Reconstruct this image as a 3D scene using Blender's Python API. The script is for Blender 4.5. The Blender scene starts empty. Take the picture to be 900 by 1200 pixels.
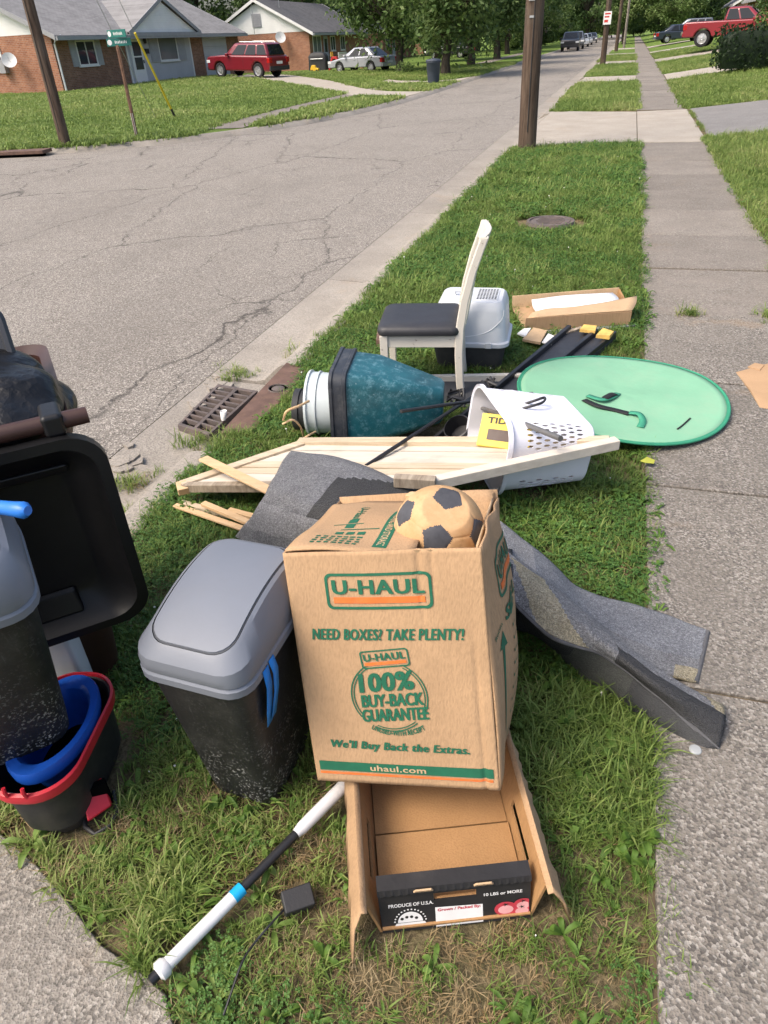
import bpy, bmesh, math, random
import numpy as np
from mathutils import Vector, Matrix
R_ = random.Random(7)
NP = np.random.RandomState(11)
D = bpy.data
SC = bpy.context.scene
COL = SC.collection
PI = math.pi

# ------------------------------------------------------------------ camera
FPX, CAMH = 820.0, 1.70                       # focal length in photo pixels (900x1200), eye height
_vp = np.array([744 - 450.0, 32 - 600.0]); _sl = 0.055
_d1 = np.array([_vp[0], _vp[1], FPX]); _d1 /= np.linalg.norm(_d1)
_d2 = np.array([_vp[0] + 1000, _vp[1] - _sl * 1000, FPX])
_n = np.cross(_d1, _d2); _n /= np.linalg.norm(_n)
if _n[1] < 0: _n = -_n
_Y = _d1; _Z = -_n; _X = np.cross(_Y, _Z); _X /= np.linalg.norm(_X)
RW = np.stack([_X, _Y, _Z])                   # world = RW @ (right, down, forward)
cam_d = D.cameras.new('camera'); cam = D.objects.new('camera', cam_d); COL.objects.link(cam)
_r = RW @ np.array([1., 0, 0]); _u = RW @ np.array([0, -1., 0]); _b = RW @ np.array([0, 0, -1.])
cam.matrix_world = Matrix(((_r[0], _u[0], _b[0], 0), (_r[1], _u[1], _b[1], 0), (_r[2], _u[2], _b[2], CAMH), (0, 0, 0, 1)))
cam_d.sensor_fit = 'VERTICAL'; cam_d.sensor_height = 36.0; cam_d.lens = FPX / 1200 * 36.0
cam_d.clip_start = 0.05; cam_d.clip_end = 2000
SC.camera = cam

def P(px, py, z=0.0):                         # photo pixel -> point on the horizontal plane at height z
    d = RW @ np.array([px - 450, py - 600, FPX]); t = (z - CAMH) / d[2]
    return Vector((d[0] * t, d[1] * t, z))

# ------------------------------------------------------------------ sky, sun, exposure
SUN_EL, SUN_AZ = math.radians(52), math.radians(227)     # azimuth clockwise from +Y: sun behind-left
w = D.worlds.new('World'); SC.world = w; w.use_nodes = True
nt = w.node_tree; nt.nodes.clear()
sky = nt.nodes.new('ShaderNodeTexSky'); sky.sky_type = 'NISHITA'; sky.sun_disc = False
sky.sun_elevation = SUN_EL; sky.sun_rotation = SUN_AZ; sky.air_density = 1.0; sky.dust_density = 5.0; sky.ozone_density = 1.0
bg = nt.nodes.new('ShaderNodeBackground'); bg.inputs['Strength'].default_value = 0.15
wo = nt.nodes.new('ShaderNodeOutputWorld')
nt.links.new(sky.outputs[0], bg.inputs['Color']); nt.links.new(bg.outputs[0], wo.inputs['Surface'])
sun_d = D.lights.new('sun', 'SUN'); sun_d.energy = 1.5; sun_d.angle = math.radians(24); sun_d.color = (1.0, 0.91, 0.78)
sun = D.objects.new('sun', sun_d); COL.objects.link(sun)
_sd = Vector((math.sin(SUN_AZ) * math.cos(SUN_EL), math.cos(SUN_AZ) * math.cos(SUN_EL), math.sin(SUN_EL)))
sun.rotation_euler = _sd.to_track_quat('Z', 'Y').to_euler(); sun.location = (0, 0, 30)
vs = SC.view_settings; vs.view_transform = 'Standard'; vs.look = 'None'; vs.gamma = 1.0; vs.use_curve_mapping = False
vs.exposure = 0.92
SC.render.engine = 'CYCLES'; SC.cycles.max_bounces = 6; SC.cycles.transparent_max_bounces = 8
SC.cycles.use_denoising = True

# ------------------------------------------------------------------ material helpers
def srgb(r, g, b):
    f = lambda c: (c / 255 / 12.92) if c / 255 <= 0.04045 else ((c / 255 + 0.055) / 1.055) ** 2.4
    return (f(r), f(g), f(b))
MATS = {}
class NB:
    def __init__(s, name):
        s.m = D.materials.new(name); s.m.use_nodes = True; s.t = s.m.node_tree; s.n = s.t.nodes; s.l = s.t.links
        s.bsdf = s.n['Principled BSDF']; s.tc = s.n.new('ShaderNodeTexCoord'); MATS[name] = s.m
        s.co = s.tc.outputs['Object']
    def link(s, a, b): s.l.new(a, b)
    def noise(s, scale, detail=4, rough=0.55, co=None, dist=0):
        n = s.n.new('ShaderNodeTexNoise'); n.inputs['Scale'].default_value = scale; n.inputs['Detail'].default_value = detail
        n.inputs['Roughness'].default_value = rough; n.inputs['Distortion'].default_value = dist
        s.link(co or s.co, n.inputs['Vector']); return n.outputs['Fac']
    def voro(s, scale, feature='F1', co=None, out='Distance'):
        n = s.n.new('ShaderNodeTexVoronoi'); n.feature = feature; n.inputs['Scale'].default_value = scale
        s.link(co or s.co, n.inputs['Vector']); return n.outputs[out]
    def ramp(s, fac, stops):
        n = s.n.new('ShaderNodeValToRGB'); e = n.color_ramp.elements
        while len(e) < len(stops): e.new(0.5)
        for k, (p, c) in enumerate(stops):
            e[k].position = p; e[k].color = (c, c, c, 1) if isinstance(c, (int, float)) else (*c, 1)
        s.link(fac, n.inputs['Fac']); return n.outputs['Color']
    def mix(s, fac, a, b, mode='MIX'):
        n = s.n.new('ShaderNodeMix'); n.data_type = 'RGBA'; n.blend_type = mode
        for k, v in ((0, fac), (6, a), (7, b)):
            if isinstance(v, (int, float)): n.inputs[k].default_value = v
            elif isinstance(v, tuple): n.inputs[k].default_value = (*v[:3], 1)
            else: s.link(v, n.inputs[k])
        return n.outputs[2]
    def math(s, op, a, b=0.0):
        n = s.n.new('ShaderNodeMath'); n.operation = op
        for k, v in ((0, a), (1, b)):
            if isinstance(v, (int, float)): n.inputs[k].default_value = v
            else: s.link(v, n.inputs[k])
        return n.outputs[0]
    def mapping(s, scale=(1, 1, 1), rot=(0, 0, 0), co=None):
        n = s.n.new('ShaderNodeMapping'); n.inputs['Scale'].default_value = scale; n.inputs['Rotation'].default_value = rot
        s.link(co or s.co, n.inputs['Vector']); return n.outputs[0]
    def bump(s, hgt, strength=0.3, dist=0.01, normal=None):
        n = s.n.new('ShaderNodeBump'); n.inputs['Strength'].default_value = strength; n.inputs['Distance'].default_value = dist
        s.link(hgt, n.inputs['Height'])
        if normal: s.link(normal, n.inputs['Normal'])
        s.link(n.outputs[0], s.bsdf.inputs['Normal']); return n.outputs[0]
    def objrand(s):
        return s.n.new('ShaderNodeObjectInfo').outputs['Random']
    def set(s, col=None, rough=0.7, spec=0.4, metal=0.0):
        b = s.bsdf
        if col is not None:
            if isinstance(col, tuple): b.inputs['Base Color'].default_value = (*col[:3], 1)
            else: s.link(col, b.inputs['Base Color'])
        if isinstance(rough, (int, float)): b.inputs['Roughness'].default_value = rough
        else: s.link(rough, b.inputs['Roughness'])
        b.inputs['Specular IOR Level'].default_value = spec; b.inputs['Metallic'].default_value = metal
        return s.m
def scl(c, k): return tuple(min(1, max(0, x * k)) for x in c)
def pm(name, col, rough=0.6, var=0.15, vsc=5, bump=0.0, bsc=60, spec=0.4, metal=0.0, dirt=None, dirt_amt=0.5, dsc=3, rnd=0.0, bdist=0.004):
    """plain procedural material: two-scale colour variation, optional dirt patches and fine relief"""
    b = NB(name)
    f = b.noise(vsc, 6, 0.6)
    c = b.mix(b.ramp(f, [(0.3, 0.0), (0.7, 1.0)]), scl(col, 1 - var), scl(col, 1 + var))
    if rnd:
        k = b.math('ADD', b.math('MULTIPLY', b.objrand(), 2 * rnd), 1 - rnd)
        hv = b.n.new('ShaderNodeHueSaturation'); b.link(k, hv.inputs['Value']); b.link(c, hv.inputs['Color']); c = hv.outputs[0]
    if dirt:
        d = b.ramp(b.noise(dsc, 8, 0.7), [(0.5, 0.0), (0.72, dirt_amt)])
        c = b.mix(d, c, dirt)
    r = b.math('ADD', b.math('MULTIPLY', b.noise(vsc * 3, 3), 0.2), rough - 0.1)
    b.set(c, r, spec, metal)
    if bump: b.bump(b.noise(bsc, 5, 0.6), bump, bdist)
    return b.m
M = MATS

# ------------------------------------------------------------------ mesh helpers
class MB:
    def __init__(s): s.v = []; s.f = []; s.m = []; s.off = 0
    def add(s, vs_, fs, mi=0):
        o = len(s.v); s.v += [tuple(p) for p in vs_]; s.f += [tuple(i + o for i in f) for f in fs]; s.m += [mi] * len(fs) if isinstance(mi, int) else list(mi)
        return s
    def hexa(s, b, t, mi=0):                  # 4 bottom + 4 top points (counter-clockwise from above)
        return s.add(list(b) + list(t), [(3, 2, 1, 0), (4, 5, 6, 7), (0, 1, 5, 4), (1, 2, 6, 5), (2, 3, 7, 6), (3, 0, 4, 7)], mi)
    def box(s, x0, x1, y0, y1, z0, z1, mi=0):
        return s.hexa([(x0, y0, z0), (x1, y0, z0), (x1, y1, z0), (x0, y1, z0)], [(x0, y0, z1), (x1, y0, z1), (x1, y1, z1), (x0, y1, z1)], mi)
    def beam(s, p, q, w_, h_, up=(0, 0, 1), mi=0):
        p, q, up = Vector(p), Vector(q), Vector(up); d = (q - p).normalized(); sd = d.cross(up).normalized() * (w_ / 2); u = sd.cross(d).normalized() * (h_ / 2)
        return s.hexa([p - sd - u, p + sd - u, q + sd - u, q - sd - u], [p - sd + u, p + sd + u, q + sd + u, q - sd + u], mi)
    def tube(s, path, r, n=10, caps=True, mi=0, closed=False):
        path = [Vector(p) for p in path]; N = len(path); rs = r if isinstance(r, (list, tuple)) else [r] * N
        ref = Vector((0, 0, 1)); vs_ = []
        for i in range(N):
            a = path[(i - 1) % N] if (closed or i > 0) else path[i]; b = path[(i + 1) % N] if (closed or i < N - 1) else path[i]
            d = (b - a).normalized()
            rr = ref if abs(d.dot(ref)) < 0.95 else Vector((1, 0, 0))
            e = d.cross(rr).normalized(); g = e.cross(d).normalized()
            vs_ += [path[i] + e * (rs[i] * math.cos(2 * PI * k / n)) + g * (rs[i] * math.sin(2 * PI * k / n)) for k in range(n)]
        fs = [(i * n + k, i * n + (k + 1) % n, ((i + 1) % N) * n + (k + 1) % n, ((i + 1) % N) * n + k) for i in range(N if closed else N - 1) for k in range(n)]
        if caps and not closed: fs += [tuple(range(n - 1, -1, -1)), tuple((N - 1) * n + k for k in range(n))]
        return s.add(vs_, fs, mi)
    def lathe(s, prof, n=24, mi=0, T=None, caps=False):
        vs_ = [Vector((r * math.cos(2 * PI * k / n), r * math.sin(2 * PI * k / n), z)) for r, z in prof for k in range(n)]
        if T: vs_ = [T @ p for p in vs_]
        N = len(prof)
        fs = [(i * n + k, i * n + (k + 1) % n, (i + 1) * n + (k + 1) % n, (i + 1) * n + k) for i in range(N - 1) for k in range(n)]
        if caps: fs += [tuple(range(n - 1, -1, -1)), tuple((N - 1) * n + k for k in range(n))]
        return s.add(vs_, fs, mi)
    def loft(s, rings, caps=(True, True), mi=0, closed=True):
        n = len(rings[0]); N = len(rings); vs_ = [p for r in rings for p in r]
        fs = [(i * n + k, i * n + (k + 1) % n, (i + 1) * n + (k + 1) % n, (i + 1) * n + k) for i in range(N - 1) for k in range(n if closed else n - 1)]
        if caps[0]: fs.append(tuple(range(n - 1, -1, -1)))
        if caps[1]: fs.append(tuple((N - 1) * n + k for k in range(n)))
        return s.add(vs_, fs, mi)
    def prism(s, poly, z0, z1, mi=0, T=None):  # polygon (x, y) extruded in z
        n = len(poly); a = [Vector((x, y, z0)) for x, y in poly]; b = [Vector((x, y, z1)) for x, y in poly]; vs_ = a + b
        if T: vs_ = [T @ p for p in vs_]
        return s.add(vs_, [tuple(range(n - 1, -1, -1)), tuple(range(n, 2 * n))] + [(i, (i + 1) % n, (i + 1) % n + n, i + n) for i in range(n)], mi)
    def grid(s, Pt, mi=0, mfun=None):
        a, b = len(Pt), len(Pt[0]); fs = []; ms = []
        for i in range(a - 1):
            for j in range(b - 1):
                fs.append((i * b + j, i * b + j + 1, (i + 1) * b + j + 1, (i + 1) * b + j)); ms.append(mfun(i / (a - 1), j / (b - 1)) if mfun else mi)
        return s.add([p for r in Pt for p in r], fs, ms)
    def xf(s, T):
        s.v = [tuple(T @ Vector(p)) for p in s.v]; return s
    def mesh(s, name, mats, origin=None, smooth=None):
        me = D.meshes.new(name)
        vv = s.v if origin is None else [(a - origin[0], b - origin[1], c - origin[2]) for a, b, c in s.v]
        me.from_pydata(vv, [], s.f); 
        for m in (mats if isinstance(mats, (list, tuple)) else [mats]): me.materials.append(MATS[m])
        if any(s.m): me.polygons.foreach_set('material_index', s.m)
        bm = bmesh.new(); bm.from_mesh(me); bmesh.ops.recalc_face_normals(bm, faces=bm.faces[:])
        if smooth is not None:
            ang = math.radians(smooth)
            for f in bm.faces: f.smooth = True
            for e in bm.edges:
                e.smooth = not (len(e.link_faces) == 2 and e.calc_face_angle(0) > ang)
        bm.to_mesh(me); bm.free()
        return me
    def build(s, name, mats, parent=None, smooth=None, bevel=0, seg=2, solid=0, sub=0, loc=None, origin=None, soff=0.0):
        if parent is not None and origin is None:
            par = parent if parent.get('_w') else parent.parent
            if par is not None and par.get('_w'): origin = par['_w']
        me = s.mesh(name, mats, origin, smooth)
        o = D.objects.new(name, me); COL.objects.link(o)
        if parent is not None: o.parent = parent
        elif origin is not None: o.location = origin
        if loc is not None: o.location = loc
        if solid:
            md = o.modifiers.new('solid', 'SOLIDIFY'); md.thickness = solid; md.offset = soff
        if bevel:
            md = o.modifiers.new('bevel', 'BEVEL'); md.width = bevel; md.segments = seg; md.limit_method = 'ANGLE'; md.angle_limit = math.radians(35); md.harden_normals = False
            if smooth is None:
                for p in me.polygons: p.use_smooth = True
                md.harden_normals = True
        if sub:
            md = o.modifiers.new('sub', 'SUBSURF'); md.levels = sub; md.render_levels = sub
        return o
def tag(o, label, cat, group=None, kind=None):
    if label: o['label'] = label
    if cat: o['category'] = cat
    if group: o['group'] = group
    if kind: o['kind'] = kind
    return o
def thing(name, label, cat, loc=(0, 0, 0), rz=0, group=None, world=False):
    o = D.objects.new(name, None); COL.objects.link(o); o.location = loc; o.rotation_euler = (0, 0, rz); o.empty_display_size = 0.1
    if world: o['_w'] = tuple(loc)            # parts of this thing are written in world coordinates
    return tag(o, label, cat, group)
def struct(o): o['kind'] = 'structure'; return o
def copy_tree(o, parent=None):
    c = o.copy(); COL.objects.link(c); c.parent = parent
    for ch in list(o.children): copy_tree(ch, c)
    return c
def cr(pts, n):                               # Catmull-Rom through pts, n samples per span
    pts = [Vector(p) for p in pts]; out = []
    for i in range(len(pts) - 1):
        a = pts[max(0, i - 1)]; b = pts[i]; c = pts[i + 1]; d = pts[min(len(pts) - 1, i + 2)]
        if i == 0: a = b * 2 - c
        if i == len(pts) - 2: d = c * 2 - b
        for k in range(n):
            t = k / n; out.append(0.5 * ((2 * b) + (c - a) * t + (2 * a - 5 * b + 4 * c - d) * t * t + (3 * b - a - 3 * c + d) * t ** 3))
    out.append(pts[-1]); return out
def dens(p, n=64):                            # closed outline resampled to n even points
    L = [0.0]
    for i in range(len(p)): L.append(L[-1] + math.hypot(p[(i + 1) % len(p)][0] - p[i][0], p[(i + 1) % len(p)][1] - p[i][1]))
    xs = [a[0] for a in p] + [p[0][0]]; ys_ = [a[1] for a in p] + [p[0][1]]; s = np.linspace(0, L[-1], n, endpoint=False)
    return list(zip(np.interp(s, L, xs), np.interp(s, L, ys_)))
def patch(rows, nu=8, nv=8):                  # rows of points -> smooth grid of points
    rr = [cr(r, nu) for r in rows]
    cols = [cr([r[j] for r in rr], nv) for j in range(len(rr[0]))]
    return [[cols[j][i] for j in range(len(cols))] for i in range(len(cols[0]))]
def rrect(wx, wy, r, n=5):                    # rounded rectangle outline, centred
    out = []
    for cx, cy, a0 in ((wx / 2 - r, wy / 2 - r, 0), (-wx / 2 + r, wy / 2 - r, 90), (-wx / 2 + r, -wy / 2 + r, 180), (wx / 2 - r, -wy / 2 + r, 270)):
        for k in range(n + 1):
            a = math.radians(a0 + 90 * k / n); out.append((cx + r * math.cos(a), cy + r * math.sin(a)))
    return out
def frame(o, x, z=None, y=None):              # matrix from origin and two axes
    x = Vector(x).normalized()
    if z is not None:
        z = Vector(z); z = (z - x * z.dot(x)).normalized(); y = z.cross(x)
    else:
        y = Vector(y); y = (y - x * y.dot(x)).normalized(); z = x.cross(y)
    return Matrix(((x[0], y[0], z[0], o[0]), (x[1], y[1], z[1], o[1]), (x[2], y[2], z[2], o[2]), (0, 0, 0, 1)))
_tcache = {}
def text_geo(s, size=1.0, bold=0.0, shear=0.0, spacing=1.0):
    cu = D.curves.new('lettering', 'FONT'); cu.body = s; cu.size = size; cu.offset = bold; cu.shear = shear; cu.space_character = spacing
    cu.align_x = 'CENTER'; cu.align_y = 'CENTER'; cu.resolution_u = 3
    ob = D.objects.new('lettering', cu); COL.objects.link(ob)
    dg = bpy.context.evaluated_depsgraph_get(); me = ob.evaluated_get(dg).to_mesh()
    v = [tuple(p.co) for p in me.vertices]; f = [tuple(p.vertices) for p in me.polygons]
    ob.evaluated_get(dg).to_mesh_clear(); COL.objects.unlink(ob); D.objects.remove(ob); D.curves.remove(cu)
    return v, f
def put_text(mb, s, cx, cy, width, height, T, rot=0.0, bold=0.02, shear=0.0, mi=0, spacing=1.0, lift=0.0012, arc=None, warp=None, heavy=False):
    """letters fitted into width x height around (cx, cy) of the plane T (x right, y up, z out)"""
    v, f = text_geo(s, 1.0, bold, shear, spacing)
    xs = [p[0] for p in v]; ys = [p[1] for p in v]; x0, x1, y0, y1 = min(xs), max(xs), min(ys), max(ys)
    c, sn = math.cos(rot), math.sin(rot); out = []
    for p in v:
        a = ((p[0] - x0) / (x1 - x0) - 0.5) * width; b = ((p[1] - y0) / (y1 - y0) - 0.5) * height
        if arc:                                # radius: letters bend along a smile
            th = a / arc; a, b = math.sin(th) * (arc - b), arc - math.cos(th) * (arc - b)
        q = Vector((cx + a * c - b * sn, cy + a * sn + b * c, lift)); 
        if warp: q = warp(q)
        out.append(T @ q)
    mb.add(out, f, mi)
    if heavy and not arc:                     # heavier stroke: two shifted impressions, each a hair prouder
        dx = height * 0.04
        for k, s_ in ((1, -1), (2, 1)):
            put_text(mb, s, cx + s_ * dx * c, cy + s_ * dx * sn, width, height, T, rot, bold, shear, mi, spacing, lift + k * 0.00025, None, warp, False)
def put_poly(mb, pts, T, mi=0, lift=0.001, warp=None):
    vs_ = [Vector((x, y, lift)) for x, y in pts]
    if warp: vs_ = [warp(q) for q in vs_]
    mb.add([T @ q for q in vs_], [tuple(range(len(pts)))], mi)
def put_ring(mb, outer, inner, T, mi=0, lift=0.001, warp=None):
    o2, i2 = [], []
    for i in range(len(outer)):
        a, b, c, d = outer[i], outer[(i + 1) % len(outer)], inner[i], inner[(i + 1) % len(outer)]; k = max(1, int(math.hypot(b[0] - a[0], b[1] - a[1]) / 0.012))
        o2 += [(a[0] + (b[0] - a[0]) * j / k, a[1] + (b[1] - a[1]) * j / k) for j in range(k)]; i2 += [(c[0] + (d[0] - c[0]) * j / k, c[1] + (d[1] - c[1]) * j / k) for j in range(k)]
    outer, inner = o2, i2; n = len(outer); vs_ = [Vector((x, y, lift)) for x, y in list(outer) + list(inner)]
    if warp: vs_ = [warp(q) for q in vs_]
    mb.add([T @ q for q in vs_], [(i, (i + 1) % n, (i + 1) % n + n, i + n) for i in range(n)], mi)
# ------------------------------------------------------------------ materials of the setting
def mk_asphalt():
    b = NB('asphalt'); big = b.noise(0.35, 5, 0.6); mid = b.noise(3.0, 6, 0.65)
    base = b.mix(b.ramp(big, [(0.3, 0), (0.7, 1)]), (0.185, 0.165, 0.142), (0.24, 0.216, 0.187))
    base = b.mix(b.ramp(mid, [(0.35, 0.0), (0.7, 0.5)]), base, (0.255, 0.235, 0.21))
    st = b.voro(120, 'F1', out='Color'); sep = b.n.new('ShaderNodeSeparateColor'); b.link(st, sep.inputs[0])
    base = b.mix(b.ramp(sep.outputs[0], [(0.72, 0), (0.8, 0.75)]), base, (0.45, 0.41, 0.36))
    base = b.mix(b.ramp(sep.outputs[1], [(0.7, 0), (0.8, 0.7)]), base, (0.075, 0.066, 0.058))
    base = b.mix(b.ramp(b.noise(0.22, 5, 0.7, co=b.mapping((1.0, 0.35, 1.0))), [(0.52, 0.0), (0.7, 0.45)]), base, (0.14, 0.126, 0.11))
    base = b.mix(b.ramp(b.noise(0.9, 7, 0.75), [(0.62, 0.0), (0.72, 0.4)]), base, (0.11, 0.10, 0.09))
    # cracks: distorted cells stretched along the street, two sizes
    nz = b.n.new('ShaderNodeTexNoise'); nz.inputs['Scale'].default_value = 1.3; nz.inputs['Detail'].default_value = 7; nz.inputs['Roughness'].default_value = 0.65
    b.link(b.co, nz.inputs['Vector'])
    add = b.n.new('ShaderNodeVectorMath'); add.operation = 'MULTIPLY_ADD'; b.link(nz.outputs['Color'], add.inputs[0]); add.inputs[1].default_value = (0.75, 0.75, 0); b.link(b.co, add.inputs[2])
    cr1 = b.voro(0.42, 'DISTANCE_TO_EDGE', co=b.mapping((1.0, 0.34, 0.0), (0, 0, 0.42), co=add.outputs[0]))
    cr2 = b.voro(1.1, 'DISTANCE_TO_EDGE', co=b.mapping((1.0, 0.55, 0.0), (0, 0, 0.35), co=add.outputs[0]))
    gate = b.ramp(b.noise(0.5, 3), [(0.5, 0), (0.62, 1)])
    k1 = b.math('MULTIPLY', b.ramp(cr1, [(0.0012, 1.0), (0.0040, 0.0)]), b.ramp(b.noise(0.7, 4, 0.6), [(0.33, 0.15), (0.48, 1.0)])); k2 = b.math('MULTIPLY', b.ramp(cr2, [(0.003, 0.8), (0.009, 0.0)]), gate)
    k = b.math('MAXIMUM', k1, k2)
    col = b.mix(b.math('MULTIPLY', k, 0.85), base, (0.035, 0.031, 0.028))
    halo = b.math('MULTIPLY', b.ramp(cr1, [(0.003, 0.25), (0.02, 0.0)]), b.ramp(b.noise(2.0, 4), [(0.4, 0), (0.65, 1)]))
    col = b.mix(halo, col, (0.11, 0.10, 0.09))
    b.set(col, 0.92, 0.2)
    h = b.math('SUBTRACT', b.math('ADD', b.voro(120, 'F1'), b.math('MULTIPLY', mid, 0.6)), b.math('MULTIPLY', k, 2.0))
    b.bump(h, 0.5, 0.006)
mk_asphalt()
def mk_concrete(name, c0, c1, agg=0.5, asc=95, stain=(0.30, 0.20, 0.11), st_amt=0.35, rnd=0.12, fine=(0.07, 0.064, 0.058)):
    b = NB(name)
    base = b.mix(b.ramp(b.noise(1.7, 6, 0.65), [(0.3, 0), (0.7, 1)]), c0, c1)
    k = b.math('ADD', b.math('MULTIPLY', b.objrand(), 2 * rnd), 1 - rnd)
    hv = b.n.new('ShaderNodeHueSaturation'); b.link(k, hv.inputs['Value']); b.link(base, hv.inputs['Color']); base = hv.outputs[0]
    st = b.voro(asc, 'F1', out='Color'); sep = b.n.new('ShaderNodeSeparateColor'); b.link(st, sep.inputs[0])
    blot = b.ramp(b.noise(3.5, 5), [(0.3, 0.35), (0.7, 1.0)])
    base = b.mix(b.math('MULTIPLY', b.ramp(sep.outputs[0], [(0.66, 0), (0.72, agg)]), blot), base, (0.48, 0.45, 0.40))
    base = b.mix(b.math('MULTIPLY', b.ramp(sep.outputs[1], [(0.62, 0), (0.7, agg * 1.3)]), blot), base, fine)
    base = b.mix(b.ramp(b.noise(asc * 0.45, 3, 0.7), [(0.35, agg * 0.7), (0.6, 0.0)]), base, fine)
    if st_amt: base = b.mix(b.ramp(b.noise(1.1, 7, 0.68), [(0.58, 0.0), (0.72, st_amt)]), base, stain)
    b.set(base, 0.93, 0.2)
    b.bump(b.math('ADD', b.voro(asc, 'F1'), b.noise(asc * 2, 3)), 0.55 if agg > .3 else 0.3, 0.006)
mk_concrete('walk_aggregate', (0.178, 0.158, 0.134), (0.25, 0.224, 0.193), 0.6, 140, st_amt=0.6)
mk_concrete('walk_smooth', (0.185, 0.161, 0.136), (0.262, 0.231, 0.198), 0.35, 130, st_amt=0.25)
mk_concrete('gutter_concrete', (0.25, 0.222, 0.188), (0.35, 0.315, 0.27), 0.28, 140, st_amt=0.3, rnd=0.08)
mk_concrete('apron_concrete', (0.33, 0.29, 0.24), (0.42, 0.375, 0.315), 0.22, 150, st_amt=0.3, rnd=0.05)
mk_concrete('old_driveway', (0.215, 0.192, 0.164), (0.29, 0.263, 0.228), 0.5, 150, st_amt=0.2, rnd=0.05)
mk_concrete('grey_driveway', (0.18, 0.17, 0.162), (0.235, 0.225, 0.215), 0.3, 110, st_amt=0.0, rnd=0.05)
pm('joint_earth', (0.10, 0.075, 0.045), 0.95, 0.3, 20, 0.4, 80)
def mk_soil():
    b = NB('lawn_soil')
    c = b.mix(b.ramp(b.noise(1.6, 6, 0.65), [(0.36, 0), (0.66, 1)]), (0.07, 0.075, 0.03), (0.19, 0.145, 0.085))
    c = b.mix(b.ramp(b.noise(30, 5, 0.7), [(0.4, 0), (0.65, 0.7)]), c, (0.27, 0.21, 0.125))
    c = b.mix(b.ramp(b.noise(90, 4, 0.7), [(0.4, 0.6), (0.55, 0)]), c, (0.06, 0.045, 0.028))
    b.set(c, 0.95, 0.1); b.bump(b.noise(45, 6, 0.7), 0.8, 0.02)
mk_soil()
def mk_turf():
    b = NB('far_turf')
    c = b.mix(b.ramp(b.noise(0.35, 5, 0.6), [(0.3, 0), (0.7, 1)]), (0.11, 0.18, 0.036), (0.19, 0.26, 0.066))
    c = b.mix(b.ramp(b.noise(9, 6, 0.75), [(0.4, 0), (0.7, 0.7)]), c, (0.065, 0.105, 0.022))
    b.set(c, 0.95, 0.1); b.bump(b.noise(25, 6, 0.75), 1.0, 0.06)
mk_turf()
def mk_leaf(name, c0, c1, c2, attr=None, trans=0.3):
    """leaf / blade: tint per instance or per leaf, partly translucent"""
    b = NB(name)
    if attr == 'INST':
        a = b.n.new('ShaderNodeAttribute'); a.attribute_type = 'INSTANCER'; a.attribute_name = 'tint'; f = a.outputs['Fac']
    else:
        a = b.n.new('ShaderNodeAttribute'); a.attribute_type = 'GEOMETRY'; a.attribute_name = 'tint'; f = a.outputs['Fac']
    if attr == 'INST':                         # neighbouring blades differ a little
        ge = b.n.new('ShaderNodeNewGeometry'); f = b.math('ADD', f, b.math('MULTIPLY', b.math('SUBTRACT', b.noise(22, 4, .7, co=ge.outputs['Position']), .5), 1.1))
    c = b.ramp(f, [(0.0, c0), (0.55, c1), (1.0, c2)])
    b.set(c, 0.55, 0.25)
    tr = b.n.new('ShaderNodeBsdfTranslucent'); b.link(c, tr.inputs['Color'])
    mx = b.n.new('ShaderNodeMixShader'); mx.inputs[0].default_value = trans
    b.link(b.bsdf.outputs[0], mx.inputs[1]); b.link(tr.outputs[0], mx.inputs[2]); b.link(mx.outputs[0], b.n['Material Output'].inputs['Surface'])
mk_leaf('grass_blade', (0.078, 0.140, 0.026), (0.200, 0.278, 0.066), (0.37, 0.37, 0.15), 'INST', 0.35)
mk_leaf('dry_blade', (0.20, 0.135, 0.06), (0.32, 0.235, 0.125), (0.40, 0.32, 0.19), 'INST', 0.2)
mk_leaf('clover_leaf', (0.05, 0.12, 0.024), (0.095, 0.195, 0.045), (0.15, 0.26, 0.075), 'INST', 0.3)
mk_leaf('weed_leaf', (0.065, 0.13, 0.022), (0.12, 0.21, 0.038), (0.19, 0.27, 0.07), 'INST', 0.3)
pm('clover_flower', (0.75, 0.73, 0.66), 0.8, 0.05)
mk_leaf('leaf_mid', (0.05, 0.095, 0.025), (0.115, 0.18, 0.05), (0.215, 0.275, 0.105))
mk_leaf('leaf_dark', (0.036, 0.072, 0.024), (0.075, 0.128, 0.040), (0.145, 0.205, 0.070))
mk_leaf('leaf_bright', (0.05, 0.10, 0.02), (0.10, 0.165, 0.035), (0.19, 0.25, 0.07))
mk_leaf('leaf_yew', (0.010, 0.022, 0.008), (0.022, 0.045, 0.013), (0.05, 0.085, 0.025))
def mk_bark(name, c0, c1):
    b = NB(name); co = b.mapping((9, 9, 0.7))
    f = b.noise(2.2, 8, 0.7, co=co)
    c = b.mix(b.ramp(f, [(0.35, 0), (0.65, 1)]), c0, c1)
    c = b.mix(b.ramp(b.noise(1.2, 5), [(0.5, 0), (0.75, 0.5)]), c, (0.17, 0.15, 0.125))
    b.set(c, 0.9, 0.15); b.bump(f, 0.8, 0.02)
mk_bark('pole_wood', (0.045, 0.031, 0.023), (0.14, 0.10, 0.073))
mk_bark('bark', (0.03, 0.025, 0.019), (0.095, 0.078, 0.06))
mk_bark('grey_pole_wood', (0.16, 0.14, 0.12), (0.30, 0.27, 0.23))
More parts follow.
